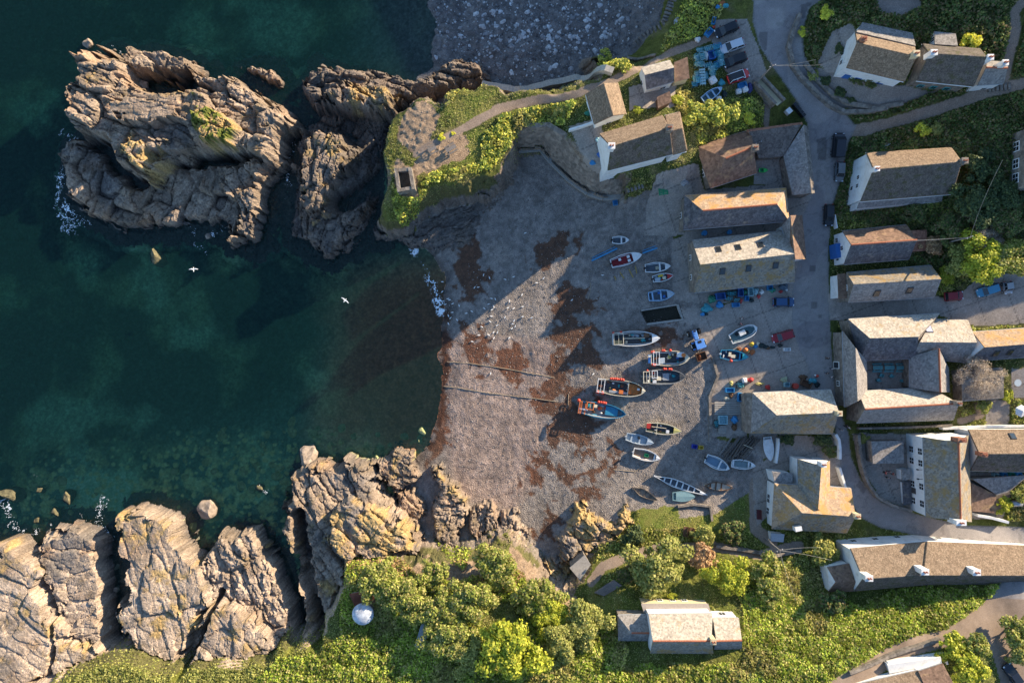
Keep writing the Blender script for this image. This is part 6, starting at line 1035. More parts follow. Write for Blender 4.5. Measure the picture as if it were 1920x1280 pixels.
# ------------------------------------------------------------------ gear
NETT = paint('teal_net', (.05, .30, .36), .8, .2, .4, 9, (.22, .42, .44)); NETD = paint('dark_net', (.035, .05, .05), .9, .2, .4, 9); TARP = paint('blue_tarp', (.03, .12, .36), .45, .4, .2, 5); TUBB = paint('blue_tub', (.03, .22, .46), .45, .4, .15, 4); NETG = paint('green_net', (.05, .24, .16), .85, .2, .4, 9); BAGW = paint('bulk_bag', (.74, .73, .70), .8, .2, .12, 6); PALET = paint('pale_teal', (.30, .50, .54), .7, .2, .25, 6); NETO = paint('orange_net', (.42, .15, .06), .85, .2, .4, 8); NETB = paint('brown_net', (.15, .085, .05), .9, .2, .4, 8); GEARR = paint('gear_red', (.48, .05, .05), .6)
MESHC = {}
def shared(key, mk):
    if key not in MESHC: MESHC[key] = mk()
    return MESHC[key]
def me_from(bm, mat, smooth=False):
    me = bpy.data.meshes.new('m'); bmesh.ops.recalc_face_normals(bm, faces=bm.faces); bm.to_mesh(me); bm.free(); me.materials.append(mat)
    if smooth: me.polygons.foreach_set('use_smooth', [True] * len(me.polygons))
    return me
def mk_pot(mat):
    bm = bmesh.new(); r = random.Random(3)
    for x in (-.5, .5):
        for y in (-.5, .5): add_cyl(bm, (x, y, 0), (x, y, 1), .035, n=5)
        for z in (.02, 1): add_cyl(bm, (x, -.5, z), (x, .5, z), .035, n=5)
    for y in (-.5, .5):
        for z in (.02, 1): add_cyl(bm, (-.5, y, z), (.5, y, z), .035, n=5)
    for k in (-.25, 0, .25): add_cyl(bm, (-.5, k, 1), (.5, k, 1), .02, n=4); add_cyl(bm, (k, -.5, 1), (k, .5, 1), .02, n=4)
    return me_from(bm, mat)
def mk_heap(mat, seed):
    bm = bmesh.new(); r = random.Random(seed); q = bmesh.ops.create_icosphere(bm, subdivisions=3, radius=.5); ph = [(r.uniform(3, 9), r.uniform(0, 6)) for _ in range(6)]
    for v in bm.verts:
        c = v.co.copy(); k = 1 + .16 * math.sin(c.x * ph[0][0] + ph[0][1]) + .14 * math.sin(c.y * ph[1][0] + ph[1][1]) + .12 * math.sin((c.x + c.y) * ph[2][0] * 1.7) + r.uniform(-.06, .06); v.co = Vector((c.x * k, c.y * k, max(-.02, c.z * 1.15 * k + .15)))
    return me_from(bm, mat)
def mk_bag(mat):
    bm = bmesh.new(); add_box(bm, (0, 0, .42), (.86, .86, .84)); bmesh.ops.bevel(bm, geom=bm.edges[:], offset=.18, segments=2, affect='EDGES', profile=.6)
    for x, y in ((-.2, .1), (.2, -.15), (.05, .25), (-.05, -.2)): add_ball(bm, (x, y, .84), .2, (1, 1, .6), 2)
    return me_from(bm, mat, True)
def mk_tub(mat):
    bm = bmesh.new()
    for s in (-1, 1): add_box(bm, (s * .46, 0, .5), (.08, 1, 1)); add_box(bm, (0, s * .46, .5 - .002), (.84, .08, .996))
    add_box(bm, (0, 0, .2), (.9, .9, .08)); return me_from(bm, mat)
def mk_drum(mat):
    bm = bmesh.new(); add_cyl(bm, (0, 0, 0), (0, 0, 1), .5, n=16); add_cyl(bm, (0, 0, .96), (0, 0, 1.04), .52, .52, 16); add_cyl(bm, (0, 0, .5), (0, 0, .54), .52, .52, 16); return me_from(bm, mat)
def gear(kind, px, py, w, d, rot, mat, h, label, grp, dz=0):
    p = G(px, py); p.z += dz
    nm, cat = {'pot': ('lobster_pot', 'lobster pot'), 'heap': ('net_heap', 'fishing net'), 'bag': ('bulk_bag', 'bag'), 'tub': ('fish_tub', 'tub'), 'drum': ('drum', 'drum'), 'ball': ('float', 'float'), 'pallet': ('pallet', 'pallet')}[kind]
    if kind == 'pot':
        o = root(nm, label, cat, p, math.radians(rot), grp); f = link('cage_frame', shared(('potf', mat.name), lambda: mk_pot(mat)), o); n = link('netting', shared(('potn', mat.name), lambda: mk_heap(NETT if mat is not NETT else PALET, 5)), o); n.scale = (.92, .92, .9); n.location.z = .4
        o.scale = (w * PS, d * PS, h); return o
    if kind == 'heap': me = shared(('heap', mat.name, int(px) % 3), lambda: mk_heap(mat, int(px)))
    elif kind == 'bag': me = shared(('bag', mat.name), lambda: mk_bag(mat))
    elif kind == 'tub': me = shared(('tub', mat.name), lambda: mk_tub(mat))
    elif kind == 'drum': me = shared(('drum', mat.name), lambda: mk_drum(mat))
    elif kind == 'ball':
        def mkb(): bm = bmesh.new(); add_ball(bm, (0, 0, .45), .5); add_cyl(bm, (0, 0, .9), (0, 0, 1.1), .1, n=6); return me_from(bm, mat, True)
        me = shared(('ball', mat.name), mkb)
    else:
        def mkp():
            bm = bmesh.new()
            for i in range(6): add_box(bm, (0, -.42 + i * .168, .9), (1, .12, .2))
            for x in (-.42, 0, .42): add_box(bm, (x, 0, .4), (.1, 1, .78))
            return me_from(bm, mat)
        me = shared(('pallet', mat.name), mkp)
    o = link(nm, me, None, p); o.rotation_euler = (0, 0, math.radians(rot)); o.scale = (w * PS, d * PS, h); return tag(o, label, cat, grp)
CPG = 'lobster pots stacked in the upper car park'; cp = lambda x, y: (1290 + x / 9.14, 60 + y / 9.14)
for i, (x, y, w, d, rt) in enumerate([(190,330,11,7,0),(330,315,13,8,10),(470,285,13,8,5),(530,370,9,12,8),(140,470,9,12,4),(220,455,9,13,5),(460,390,8,12,10),(545,540,9,14,5),(160,580,12,8,8),(325,590,14,7,10),(470,590,8,10,12),(390,660,12,11,10),(140,735,8,8,0),(110,830,8,11,0),(150,850,8,12,0),(295,770,6,12,8),(395,735,9,9,12),(210,600,8,7,0),(100,910,9,8,3),(540,440,8,9,8)]):
    gear('pot', *cp(x, y), w, d, rt + 8, (NETT, PALET, TUBB, NETT)[i % 4], .75 + .25 * (i % 3), 'teal and blue wire lobster pot stacked beside the yellow-walled shed', CPG)
gear('tub', *cp(385, 425), 11, 14, 12, TARP, .9, 'bright blue fish tub in the middle of the stacked lobster pots', None); gear('heap', *cp(310, 430), 10, 14, 10, BAGW, 1.3, 'white crumpled bag on top of the stacked lobster pots', None)
gear('pallet', *cp(225, 800), 10, 28, 4, PALET, .5, 'long grey board lying over the lobster pots', None, .5)
gear('bag', *cp(410, 845), 15, 15, 30, BAGW, .95, 'white bulk bag at the lower end of the stacked lobster pots', None); gear('bag', *cp(515, 1170), 11, 11, 10, BAGW, .9, 'white bulk bag beside the pale blue rowing boat', None); gear('bag', *cp(855, 1035), 11, 10, 10, BAGW, .9, 'white bulk bag below the red car, left of a pair', None); gear('bag', *cp(965, 1000), 11, 11, 20, BAGW, .9, 'white bulk bag below the red car, right of a pair', None)
gear('tub', *cp(915, 930), 15, 9, 18, TUBB, .7, 'open pale-rimmed blue tub just below the red car', None); gear('heap', *cp(1055, 970), 12, 15, 0, paint('navy_net', (.06, .06, .17), .8), 1.0, 'navy blue net heap right of the white bulk bags', None); gear('heap', *cp(580, 870), 11, 13, 0, NETT, .9, 'teal net heap left of the red car', None); gear('heap', *cp(615, 1080), 11, 13, 0, NETD, .7, 'dark net heap at the bow of the pale blue rowing boat', None)
gear('tub', 1328, 63, 10, 14, -40, TUBB, .7, 'pale blue tub on the grass edge behind the black estate car', None); gear('tub', 1337, 41, 6, 12, -12, TUBB, .6, 'narrow blue tub by the grass above the black estate car', None); gear('ball', 1338, 52, 5, 5, 0, FLOATR, .5, 'red float by the tubs behind the black estate car', None); gear('heap', 1308, 76, 12, 9, 30, BAGW, .8, 'grey-white crumpled sheet on the grass by the car park', None); gear('heap', 1352, 8, 12, 10, 0, NETO, .7, 'pinkish net heap at the top edge of the car park', None); gear('heap', 1345, 14, 8, 8, 0, TUBB, .7, 'blue net bundle at the top edge of the car park', None); gear('heap', 1360, 12, 8, 9, 0, NETT, .7, 'teal net bundle at the top edge of the car park', None)
bk = lambda x, y: (1310 + x / 10.1, 520 + y / 10.1)
for kind, x, y, w, d, rt, m, h, lb in [('heap',245,400,11,15,10,NETG,1.2,'green and cream net heap at the corner of the largest harbour building'),('tub',390,360,17,12,5,TARP,1.0,'blue tub with pale lids at the corner of the largest harbour building'),('heap',385,510,13,13,0,TUBB,.9,'blue net heap below the blue tub with lids'),('heap',165,580,18,18,0,NETT,1.3,'large teal net heap on the edge of the shingle'),('drum',55,700,6,6,0,TUBB,.9,'blue drum left of a pair by the large teal net heap'),('drum',130,700,5,5,0,NETD,.9,'dark drum right of a pair by the large teal net heap'),('pot',600,310,18,10,5,NETD,.9,'dark pot cage against the foot of the lichened roof'),('tub',770,290,9,15,2,TARP,1.0,'tall blue tub against the largest harbour building'),('heap',870,280,8,13,0,NETG,1.0,'green net heap beside the tall blue tub'),('tub',960,280,9,15,3,PALET,1.0,'pale teal tub against the largest harbour building'),('heap',1075,265,11,14,0,PALET,1.0,'pale teal net heap against the largest harbour building'),('heap',1190,270,8,10,0,BAGW,.8,'white bundle among the nets along the building'),('heap',1390,240,11,12,0,NETG,1.1,'bright green net heap along the building'),('tub',1330,200,9,9,0,TUBB,.8,'small blue tub near the bright green net heap'),('heap',1600,190,16,11,0,paint('slate_tarp', (.10, .14, .18), .6),1.0,'grey-blue tarpaulin heap at the end of the building'),('ball',1655,240,5,5,0,BOATW,.5,'white float at the end of the row of nets'),('heap',1140,360,7,6,0,GEARR,.6,'red rope coil in front of the nets'),('heap',1545,270,7,6,0,GEARR,.5,'red rope coil near the grey-blue tarpaulin'),('heap',800,440,6,8,0,GEARR,.7,'red bundle in front of the tall blue tub'),('tub',895,400,7,9,0,TUBB,.7,'small blue crate right of the red bundle'),('tub',690,520,13,8,5,TUBB,.6,'flat blue crate at the edge of the concrete'),('pot',560,400,15,9,0,NETB,.7,'brown pot cage beside the blue tub with lids'),('pot',700,430,12,9,0,NETB,.7,'brown pot cage in front of the tall blue tub'),('heap',1000,430,9,9,0,NETD,.7,'dark net heap in front of the pale teal tub')]:
    gear(kind, *bk(x, y), w, d, rt, m, h, lb, None)
nl = lambda x, y: (1320 + x / 8.0, 690 + y / 8.0)
for kind, x, y, w, d, rt, m, h, lb in [('bag',595,180,10,11,0,BAGW,.9,'round white bag at the top left corner of the net loft'),('heap',685,175,11,10,0,GEARR,.8,'crimson net heap right of the round white bag'),('heap',405,225,9,8,0,YLB,.7,'yellowish net heap left of the round white bag'),('tub',375,325,16,8,0,TUBB,.7,'blue tub with a white rim left of the net loft'),('heap',400,395,11,11,0,NETB,.8,'brown net heap under the white-rimmed blue tub'),('tub',525,430,8,16,0,TUBB,.9,'tall blue tub against the hipped end of the net loft'),('heap',340,450,9,8,0,CREAMP,.6,'cream rope coil on the concrete pad'),('pallet',360,600,50,24,0,CONCM,.25,'row of pale concrete slabs left of the net loft'),('tub',270,770,16,16,0,PALET,.8,'pale square bin on the concrete pad, upper'),('pallet',265,915,14,14,0,CONCM,.6,'pale square lid on the concrete pad, lower'),('heap',455,770,14,14,0,TUBB,.9,'dark blue net heap beside the pale square bin'),('heap',450,880,14,11,0,NETB,.8,'olive brown net heap in the corner of the concrete pad'),('pot',180,830,8,14,0,NETD,.7,'dark pot cage at the edge of the concrete pad'),('pot',540,250,13,12,0,NETD,.6,'dark pot cage under the round white bag'),('heap',1200,180,13,11,0,paint('pale_green_net', (.36, .38, .24), .8),.8,'pale green net heap above the net loft'),('tub',1225,245,9,8,0,PALET,.8,'pale teal tub above the net loft roof'),('drum',1355,265,10,10,0,FLOATR,.8,'round red tub above the net loft roof'),('tub',1520,230,20,11,-25,WOODB,.6,'empty wooden trailer frame above the net loft'),('heap',1490,140,14,12,0,NETB,.8,'brown net heap above the wooden trailer frame'),('heap',1620,190,12,12,0,NETT,.9,'teal net heap at the road edge of the slipway'),('ball',1690,115,6,6,0,FLOATR,.6,'red float at the road edge of the slipway'),('ball',1660,105,4,4,0,BOATW,.5,'white float at the road edge of the slipway'),('heap',1690,250,12,10,0,NETD,.7,'dark net heap by the road at the corner of the net loft'),('heap',960,280,9,9,30,GEARR,.7,'red and white gear bundle touching the net loft eaves'),('heap',830,235,15,6,0,YLB,.5,'yellow rope heap by the sunlit slipway edge')]:
    gear(kind, *nl(x, y), w, d, rt, m, h, lb, None)
sl = lambda x, y: (1280 + x / 11.64, 590 + y / 11.64)
for kind, x, y, w, d, rt, m, h, lb in [('heap',1495,650,9,8,0,YELP,.8,'yellow oilskin heap beside the small blue work boat'),('ball',1360,770,9,9,0,FLOATO,.9,'large orange float at the bow of the small blue work boat'),('heap',1225,750,8,7,0,NETO,.6,'orange net bundle above the small blue work boat'),('heap',1590,690,9,7,0,TUBB,.7,'blue net bundle in the slipway row of gear'),('heap',1500,820,12,9,0,NETO,.6,'orange-brown net heap in the slipway row of gear'),('heap',1430,800,7,6,0,YLB,.5,'yellowish rope coil in the slipway row of gear'),('heap',1640,640,10,6,0,CREAMP,.5,'pale rope coil in the slipway row of gear'),('heap',1730,670,12,9,0,NETD,.8,'dark net heap in the slipway row of gear, left one'),('heap',1820,700,12,8,0,NETD,.7,'dark net heap in the slipway row of gear, right one')]:
    gear(kind, *sl(x, y), w, d, rt, m, h, lb, None)
for x, y, m, lb in [(1448,651,NETD,'dark rope heap left of the white fish crate'),(1462,648,NETD,'dark rope heap above the white fish crate'),(1440,652,NETB,'brown rope heap in the slipway row of gear')]: gear('heap', x, y, 11, 6, 0, m, .6, lb, None)
gear('tub', 1474, 655, 12, 6, 2, BOATW, .6, 'white fish crate below the maroon car', None); gear('tub', 1301, 836, 9, 7, -10, paint('royal_tub', (.04, .06, .38), .5), .7, 'royal blue fish tub on the shingle by the timber heap', None); gear('tub', 1313, 838, 8, 6, 0, YELP, .7, 'yellow fish tub on the shingle by the timber heap', None)
gear('drum', 1319, 438, 9, 9, 0, TUBB, .9, 'blue drum in the gap above the largest harbour building, left one', None); gear('drum', 1366, 436, 8, 8, 0, TUBB, .8, 'blue drum in the gap above the largest harbour building, right one', None); gear('tub', 1153, 381, 8, 9, 10, TUBB, .6, 'small blue tub on the beach by the sea wall end', None)
for i, (x, y) in enumerate([(1862,890),(1878,889),(1892,889),(1905,889)]): gear('tub', x, y, 8, 8, 0, (PALET, TUBB, NETG, TUBB)[i], 1.0, ('pale grey', 'blue', 'green', 'deep blue')[i] + ' bin in the row behind the thatched house by the inn', None)
for i, (x, y) in enumerate([(1101,213),(1125,290),(1108,310),(1122,263)]): gear('heap', x, y, 10, 9, 0, (NETG, TARP, TUBB, PALET)[i], .5, ('green-blue garden cover left of the small thatched cottage', 'bright blue cover in the yard of the clifftop cottage', 'dull blue garden heap in the clifftop yard', 'pale heap by the white gable of the clifftop cottage')[i], None)
gear('pallet', 1243, 357, 17, 17, 8, GREENP, .2, 'green painted boards lying on the pale terrace', None); gear('heap', 1284, 343, 14, 12, 0, paint('mixed_floats', (.34, .34, .34), .7, .2, .6, 9), .7, 'heap of grey floats beside the hip-roofed house', None); gear('pallet', 1234, 348, 18, 4, 35, WOODG, .3, 'pale plank on the terrace corner', None)
# ------------------------------------------------------------------ tractor and link box
a, b = G(1309, 653), G(1299, 622); rz = math.atan2(b.y - a.y, b.x - a.x); TBL = paint('tractor_blue', (.10, .26, .62), .4, .5, .1, 3); m = (a + b) / 2; o = root('tractor', 'blue tractor with a cab standing on the slipway edge', 'tractor', (m.x, m.y, gz(m.x, m.y)), rz)
bm = bmesh.new(); add_box(bm, (1.0, 0, 1.05), (1.9, .8, .75)); bm_obj('bonnet', bm, TBL, o, False, .12); bm = bmesh.new(); add_box(bm, (1.75, 0, 1.44), (.3, .5, .06)); bm_obj('bonnet_grille', bm, BLACKP, o)
bm = bmesh.new(); add_box(bm, (-.75, 0, 1.7), (1.5, 1.5, 1.5)); bm_obj('cab', bm, CARG, o, False, .05); bm = bmesh.new(); add_box(bm, (-.8, 0, 2.5), (1.75, 1.75, .16)); bm_obj('cab_roof', bm, TBL, o, False, .08); bm = bmesh.new(); add_box(bm, (-.35, .0, 2.6), (.5, .7, .06)); bm_obj('roof_hatch', bm, BLACKP, o)
for s in (-1, 1):
    bm = bmesh.new(); add_box(bm, (-.9, s * 1.05, 1.5), (1.5, .5, .1)); bm_obj('mudguard', bm, TBL, o, False, .04)
    for x, r_, w_ in ((-.9, .82, .5), (1.5, .55, .4)):
        bm = bmesh.new(); add_cyl(bm, (x, s * (1.05 - w_ / 2), r_), (x, s * (1.05 + w_ / 2), r_), r_, n=22)
        for k in range(18): an = k * math.tau / 18; add_box(bm, (x + math.cos(an) * r_, s * 1.05, r_ + math.sin(an) * r_), (.1, w_, .1))
        wh = bm_obj('wheel', bm, TYRE, o); bm = bmesh.new(); add_cyl(bm, (x, s * (1.05 + w_ / 2), r_), (x, s * (1.06 + w_ / 2), r_), r_ * .5, n=14); bm_obj('rim', bm, BOATW, wh)
bm = bmesh.new(); add_cyl(bm, (1.3, .3, 1.4), (1.3, .3, 2.2), .05, n=8); bm_obj('exhaust', bm, BLACKP, o)
p = G(1312.5, 668); crate('link_box', 'open rusty-brown transport box behind the blue tractor', p + Vector((0, 0, .35)), (1.5, 1.9, .8), WOODB, rz, 'box'); gear('heap', 1311, 669, 5, 10, 15, NETO, .5, 'orange net rolled up in the open transport box', None, .45)
# ------------------------------------------------------------------ tables, benches, bins, poles
def picnic(name, label, px, py, rot, mat, L=1.8, grp=None):
    p = G(px, py); o = root(name, label, 'picnic table', p, math.radians(rot), grp)
    for nm, y, z, w in (('tabletop', 0, .75, .75), ('seat', .7, .45, .26), ('seat', -.7, .45, .26)):
        bm = bmesh.new(); n = 4 if w > .5 else 2
        for i in range(n): add_box(bm, (0, y - w / 2 + w * (i + .5) / n, z), (L, w / n - .02, .05))
        bm_obj(nm, bm, mat, o)
    for x in (-.6, .6):
        bm = bmesh.new(); add_box(bm, (x * L / 1.8, 0, .42), (.09, 1.5, .08)); add_cyl(bm, (x * L / 1.8, .6, 0), (x * L / 1.8, .2, .72), .05, n=4); add_cyl(bm, (x * L / 1.8, -.6, 0), (x * L / 1.8, -.2, .72), .05, n=4); bm_obj('leg_frame', bm, mat, o)
TEALT = paint('teal_table', (.12, .34, .36), .7, .2, .15, 5)
for i, x in enumerate((1642, 1664, 1686)): picnic('picnic_table', ('leftmost', 'middle', 'rightmost')[i] + ' of the three teal picnic tables in the inner courtyard', x, 689, 1, TEALT, 1.8, 'teal picnic tables in the courtyard')
picnic('picnic_table', 'smaller weathered picnic table on the headland, left one', 811, 281, 25, WOODG, 1.5); picnic('picnic_table', 'larger weathered picnic table on the headland, right one', 846, 280, 30, WOODG, 2.0)
def bench(name, label, px, py, rot, mat, L=1.6, w=.5):
    o = root(name, label, 'bench', G(px, py), math.radians(rot)); bm = bmesh.new(); add_box(bm, (0, 0, .45), (L, w, .06)); bm_obj('seat', bm, mat, o); bm = bmesh.new(); add_box(bm, (0, -w / 2, .75), (L, .06, .45)); bm_obj('backrest', bm, mat, o)
    for x in (-.42, .42): bm = bmesh.new(); add_box(bm, (x * L, 0, .22), (.08, w * .9, .44)); bm_obj('leg', bm, mat, o)
bench('garden_bench', 'left of two red-brown slatted loungers on the lawn behind the hedge', 1284, 995, 84, WOODB, 1.9, .8); bench('garden_bench', 'right of two red-brown slatted loungers on the lawn behind the hedge', 1295, 997, 82, WOODB, 1.9, .8); bench('bench', 'grey bench on the grass by the end of the long clifftop wall', 921, 176, -4, WOODG, 1.6); bench('garden_bench', 'dark red bench on the path by the orange-roofed house', 1421, 963, 90, paint('dark_red_wood', (.12, .03, .03), .7), 1.8, .7); bench('garden_bench', 'small white chair in the garden behind the large thatched house', 1660, 272, 30, BOATW, .7, .5)
for x, y, lb in ((1650,703,'pale chair in the courtyard below the leftmost teal table'),(1669,704,'pale chair in the courtyard below the middle teal table'),(1690,713,'pale chair in the right half of the courtyard'),(1645,712,'pale chair near the left wall of the courtyard')): bench('chair', lb, x, y, rnd.randrange(90), TEALT, .6, .5)
for i, (x, y) in enumerate([(1487,199),(1491,204),(1495,209),(1499,214),(1503,219)]):
    o = root('wheelie_bin', 'black wheelie bin in the row at the end of the stone bin store', 'bin', G(x, y), -.8, 'black wheelie bins by the road'); bm = bmesh.new(); add_box(bm, (0, 0, .5), (.52, .56, .95)); bm_obj('body', bm, BLACKP, o, False, .04); bm = bmesh.new(); add_box(bm, (0, .02, 1.02), (.58, .64, .08)); bm_obj('lid', bm, paint('bin_lid', (.03, .032, .036), .4), o, False, .03)
    for s in (-1, 1): bm = bmesh.new(); add_cyl(bm, (s * .2, -.26, .1), (s * .26, -.26, .1), .1, n=10); bm_obj('wheel', bm, TYRE, o)
p = G(1476, 211); bm = bmesh.new(); add_box(bm, (0, 0, .5), (1.0, 1.0, 1.0)); o = bm_obj('salt_bin', bm, BOATW, None, False, .06); o.location = p; o.rotation_euler = (0, 0, .7); tag(o, 'white square-lidded bin beside the black wheelie bins', 'bin')
WIRE = paint('wire', (.30, .29, .27), .6)
def pole(label, px, py, ht, lean=(0, 0), wires=()):
    p = G(px, py); z = p.z; q = P(px, py, z + ht); g = gz(q.x, q.y); o = root('telegraph_pole', label, 'pole', (q.x, q.y, g)); bm = bmesh.new(); add_cyl(bm, (0, 0, -.3), (0, 0, ht), .15, .11, 8); bm_obj('shaft', bm, WOODG, o); bm = bmesh.new(); add_box(bm, (0, 0, ht - .3), (1.3, .12, .12), .4); bm_obj('crossarm', bm, WOODG, o)
    bm = bmesh.new()
    for x in (-.5, .5): add_cyl(bm, (x * math.cos(.4), x * math.sin(.4), ht - .24), (x * math.cos(.4), x * math.sin(.4), ht - .08), .06, n=6)
    bm_obj('insulator', bm, BOATW, o)
    for (x, y, z1) in wires:
        t = P(x, y, z1) - Vector((q.x, q.y, g)); bm = bmesh.new(); s = Vector((0, 0, ht - .1)); pv = s
        for i in range(1, 9): k_ = i / 8; c = s.lerp(t, k_) - Vector((0, 0, 1.2 * k_ * (1 - k_) * 2)); add_cyl(bm, pv, c, .022, n=4); pv = c
        bm_obj('wire', bm, WIRE, o)
pole('telegraph pole standing in the road bend by the stone bin store', 1452, 120, 7.5, wires=((1530, 112, 19), (1446, 100, 11.5), (1585, 118, 17))); pole('pale telegraph pole among the trees above the eastern yard', 1831, 442, 8, wires=((1718, 450, 13.4), (1640, 456, 13), (1880, 300, 20))); pole('telegraph pole with many wires in the gardens below the orange-roofed house', 1467, 1035, 7.5, wires=((1540, 1026, 14), (1470, 1060, 10), (1492, 1125, 13), (1440, 1010, 12), (1560, 1050, 14)))
pole('slim pole on the chimney side of the hip-roofed house', 1424, 266, 3.0)
o = root('parasol', 'white hexagonal garden parasol in the flower garden', 'parasol', G(1899, 768)); bm = bmesh.new(); bmesh.ops.create_cone(bm, segments=6, radius1=1.15, radius2=.02, depth=.5, cap_ends=False); bmesh.ops.translate(bm, vec=(0, 0, 2.3), verts=bm.verts); bm_obj('canopy', bm, BAGW, o); bm = bmesh.new(); add_cyl(bm, (0, 0, 0), (0, 0, 2.6), .04, n=8); bm_obj('pole', bm, WHITEP, o)
o = root('gas_tank', 'silver horizontal gas tank among bushes behind the inn', 'tank', G(1901, 942)); bm = bmesh.new(); add_cyl(bm, (-.75, 0, .7), (.75, 0, .7), .55, n=18); add_ball(bm, (-.75, 0, .7), .55, (.5, 1, 1)); add_ball(bm, (.75, 0, .7), .55, (.5, 1, 1)); bm_obj('vessel', bm, METAL, o, True)
for s in (-.5, .5): bm = bmesh.new(); add_box(bm, (s, 0, .12), (.14, .8, .4)); bm_obj('leg', bm, GREYP, o)
o = root('garden_table', 'round pale garden table on the dark patio at the right edge', 'table', G(1903, 717)); bm = bmesh.new(); add_cyl(bm, (0, 0, .7), (0, 0, .75), .65, n=20); bm_obj('tabletop', bm, PALEG, o); bm = bmesh.new(); add_cyl(bm, (0, 0, 0), (0, 0, .7), .06, n=8); bm_obj('pedestal', bm, PALEG, o)
# timber deck in the garden
c4 = [G(1114, 1108), G(1150, 1084), G(1166, 1096), G(1132, 1116)]; zt = max(v.z for v in c4) + .25; o = root('garden_deck', 'grey timber deck with a table under the bushes left of the olive tree', 'deck', (0, 0, 0)); bm = bmesh.new(); add_prism(bm, [(v.x, v.y) for v in c4[::-1]], zt - .5, zt); bm_obj('boards', bm, WOODG, o)
picnic('picnic_table', 'grey picnic table standing on the timber garden deck', 1139, 1101, 35, WOODG, 1.4)
# steps
def steps(name, label, line, w, mat):
    pts = [G(x, y) for x, y in line]; o = root(name, label, 'steps', (0, 0, 0)); bm = bmesh.new()
    for a, b in zip(pts, pts[1:]):
        d = b - a; n = max(1, int(Vector((d.x, d.y)).length / .55)); rz = math.atan2(d.y, d.x)
        for i in range(n): q = a.lerp(b, (i + .5) / n); add_box(bm, (q.x, q.y, gz(q.x, q.y) + .05), (.4, w, .45), rz)
    bm_obj('treads', bm, mat, o)
steps('stone_steps', 'flight of stone steps curving down the slope to the inlet beach', [(1262,-2),(1254,22),(1248,42),(1232,54),(1212,66),(1194,84)], 1.5, STONE); steps('stone_steps', 'short flight of steps from the terrace down to the beach', [(1206,346),(1172,358)], 1.4, WOODG); steps('stone_steps', 'flight of steps beside the cottage with white chimneys', [(1850,166),(1895,162)], 1.3, STONE)
# ropes on the beach
ROPE = paint('pale_rope', (.34, .27, .19), .8)
for lb, ln in (('long pale mooring rope lying across the shingle, lower one', [(832,724),(860,727),(905,735),(960,742),(1005,747),(1045,753)]), ('pale mooring rope lying across the shingle, upper one', [(838,678),(880,681),(930,688),(965,694),(1040,708)]), ('upright piece of rope joining the weed by the blue-bowed boat', [(1066,738),(1065,762)]), ('thin rope down the shaded beach with a pale buoy', [(1107,530),(1107,545),(1102,562)]), ('thin dark mooring line from the teal-grey dinghy', [(1238,861),(1215,866),(1190,884),(1150,880)])):
    bm = bmesh.new(); pv = None
    for a, b in zip(ln, ln[1:]):
        for i in range(6): q = G(a[0] + (b[0] - a[0]) * i / 5, a[1] + (b[1] - a[1]) * i / 5, .06 + .04 * math.sin(i)); pv is not None and (q - pv).length > .05 and add_cyl(bm, pv, q, .065, n=5); pv = q
    tag(bm_obj('mooring_rope', bm, ROPE), lb, 'rope')
# ------------------------------------------------------------------ gulls
GUW = paint('gull_white', (.82, .82, .80), .6); GUG = paint('gull_grey', (.45, .47, .5), .6); YB = paint('gull_beak', (.6, .4, .05), .5)
def gull_mesh():
    bm = bmesh.new(); add_ball(bm, (0, 0, .22), .15, (1.75, .85, .8)); add_ball(bm, (.27, 0, .36), .085); add_ball(bm, (.18, 0, .29), .09, (1.2, .9, 1.1)); add_cyl(bm, (-.22, 0, .24), (-.5, 0, .24), .08, .02, 6); add_cyl(bm, (.34, 0, .35), (.43, 0, .34), .025, .008, 5)
    for s in (-1, 1): add_ball(bm, (-.1, s * .1, .27), .12, (2.0, .35, .6)); add_cyl(bm, (0, s * .05, 0), (0, s * .05, .14), .012, n=4)
    return me_from(bm, GUW, True)
gm = gull_mesh(); vz = lambda x, y: (820 + x / 6.4, 440 + y / 6.4)
GP = [vz(*q) for q in [(60,565),(58,685),(150,782),(97,835),(183,828),(262,848),(178,932),(345,943),(413,918),(133,970),(160,998),(236,1020),(135,1068),(448,632),(492,630),(627,520),(555,485),(812,536),(917,505),(1275,521),(1015,722),(865,797),(697,775),(652,765),(617,832),(677,862),(565,886),(655,900),(845,878),(915,885),(1022,863),(648,978),(810,990),(1025,983),(1132,995),(905,1070),(935,1098),(922,1030),(535,1105),(718,1086),(895,1125),(675,1172),(722,1170),(617,1202),(498,1205),(862,1238),(678,1240),(632,1040),(1612,785),(1190,578)]] + [(985,437),(1112,701),(1130,516),(920,700),(885,640),(840,560)]
for i, (x, y) in enumerate(GP):
    o = link('gull', gm, None, G(x, y)); o.rotation_euler = (0, 0, rnd.random() * 6.28); o.scale = (.72,) * 3; tag(o, 'white gull standing on the beach', 'gull', 'gulls standing on the beach')
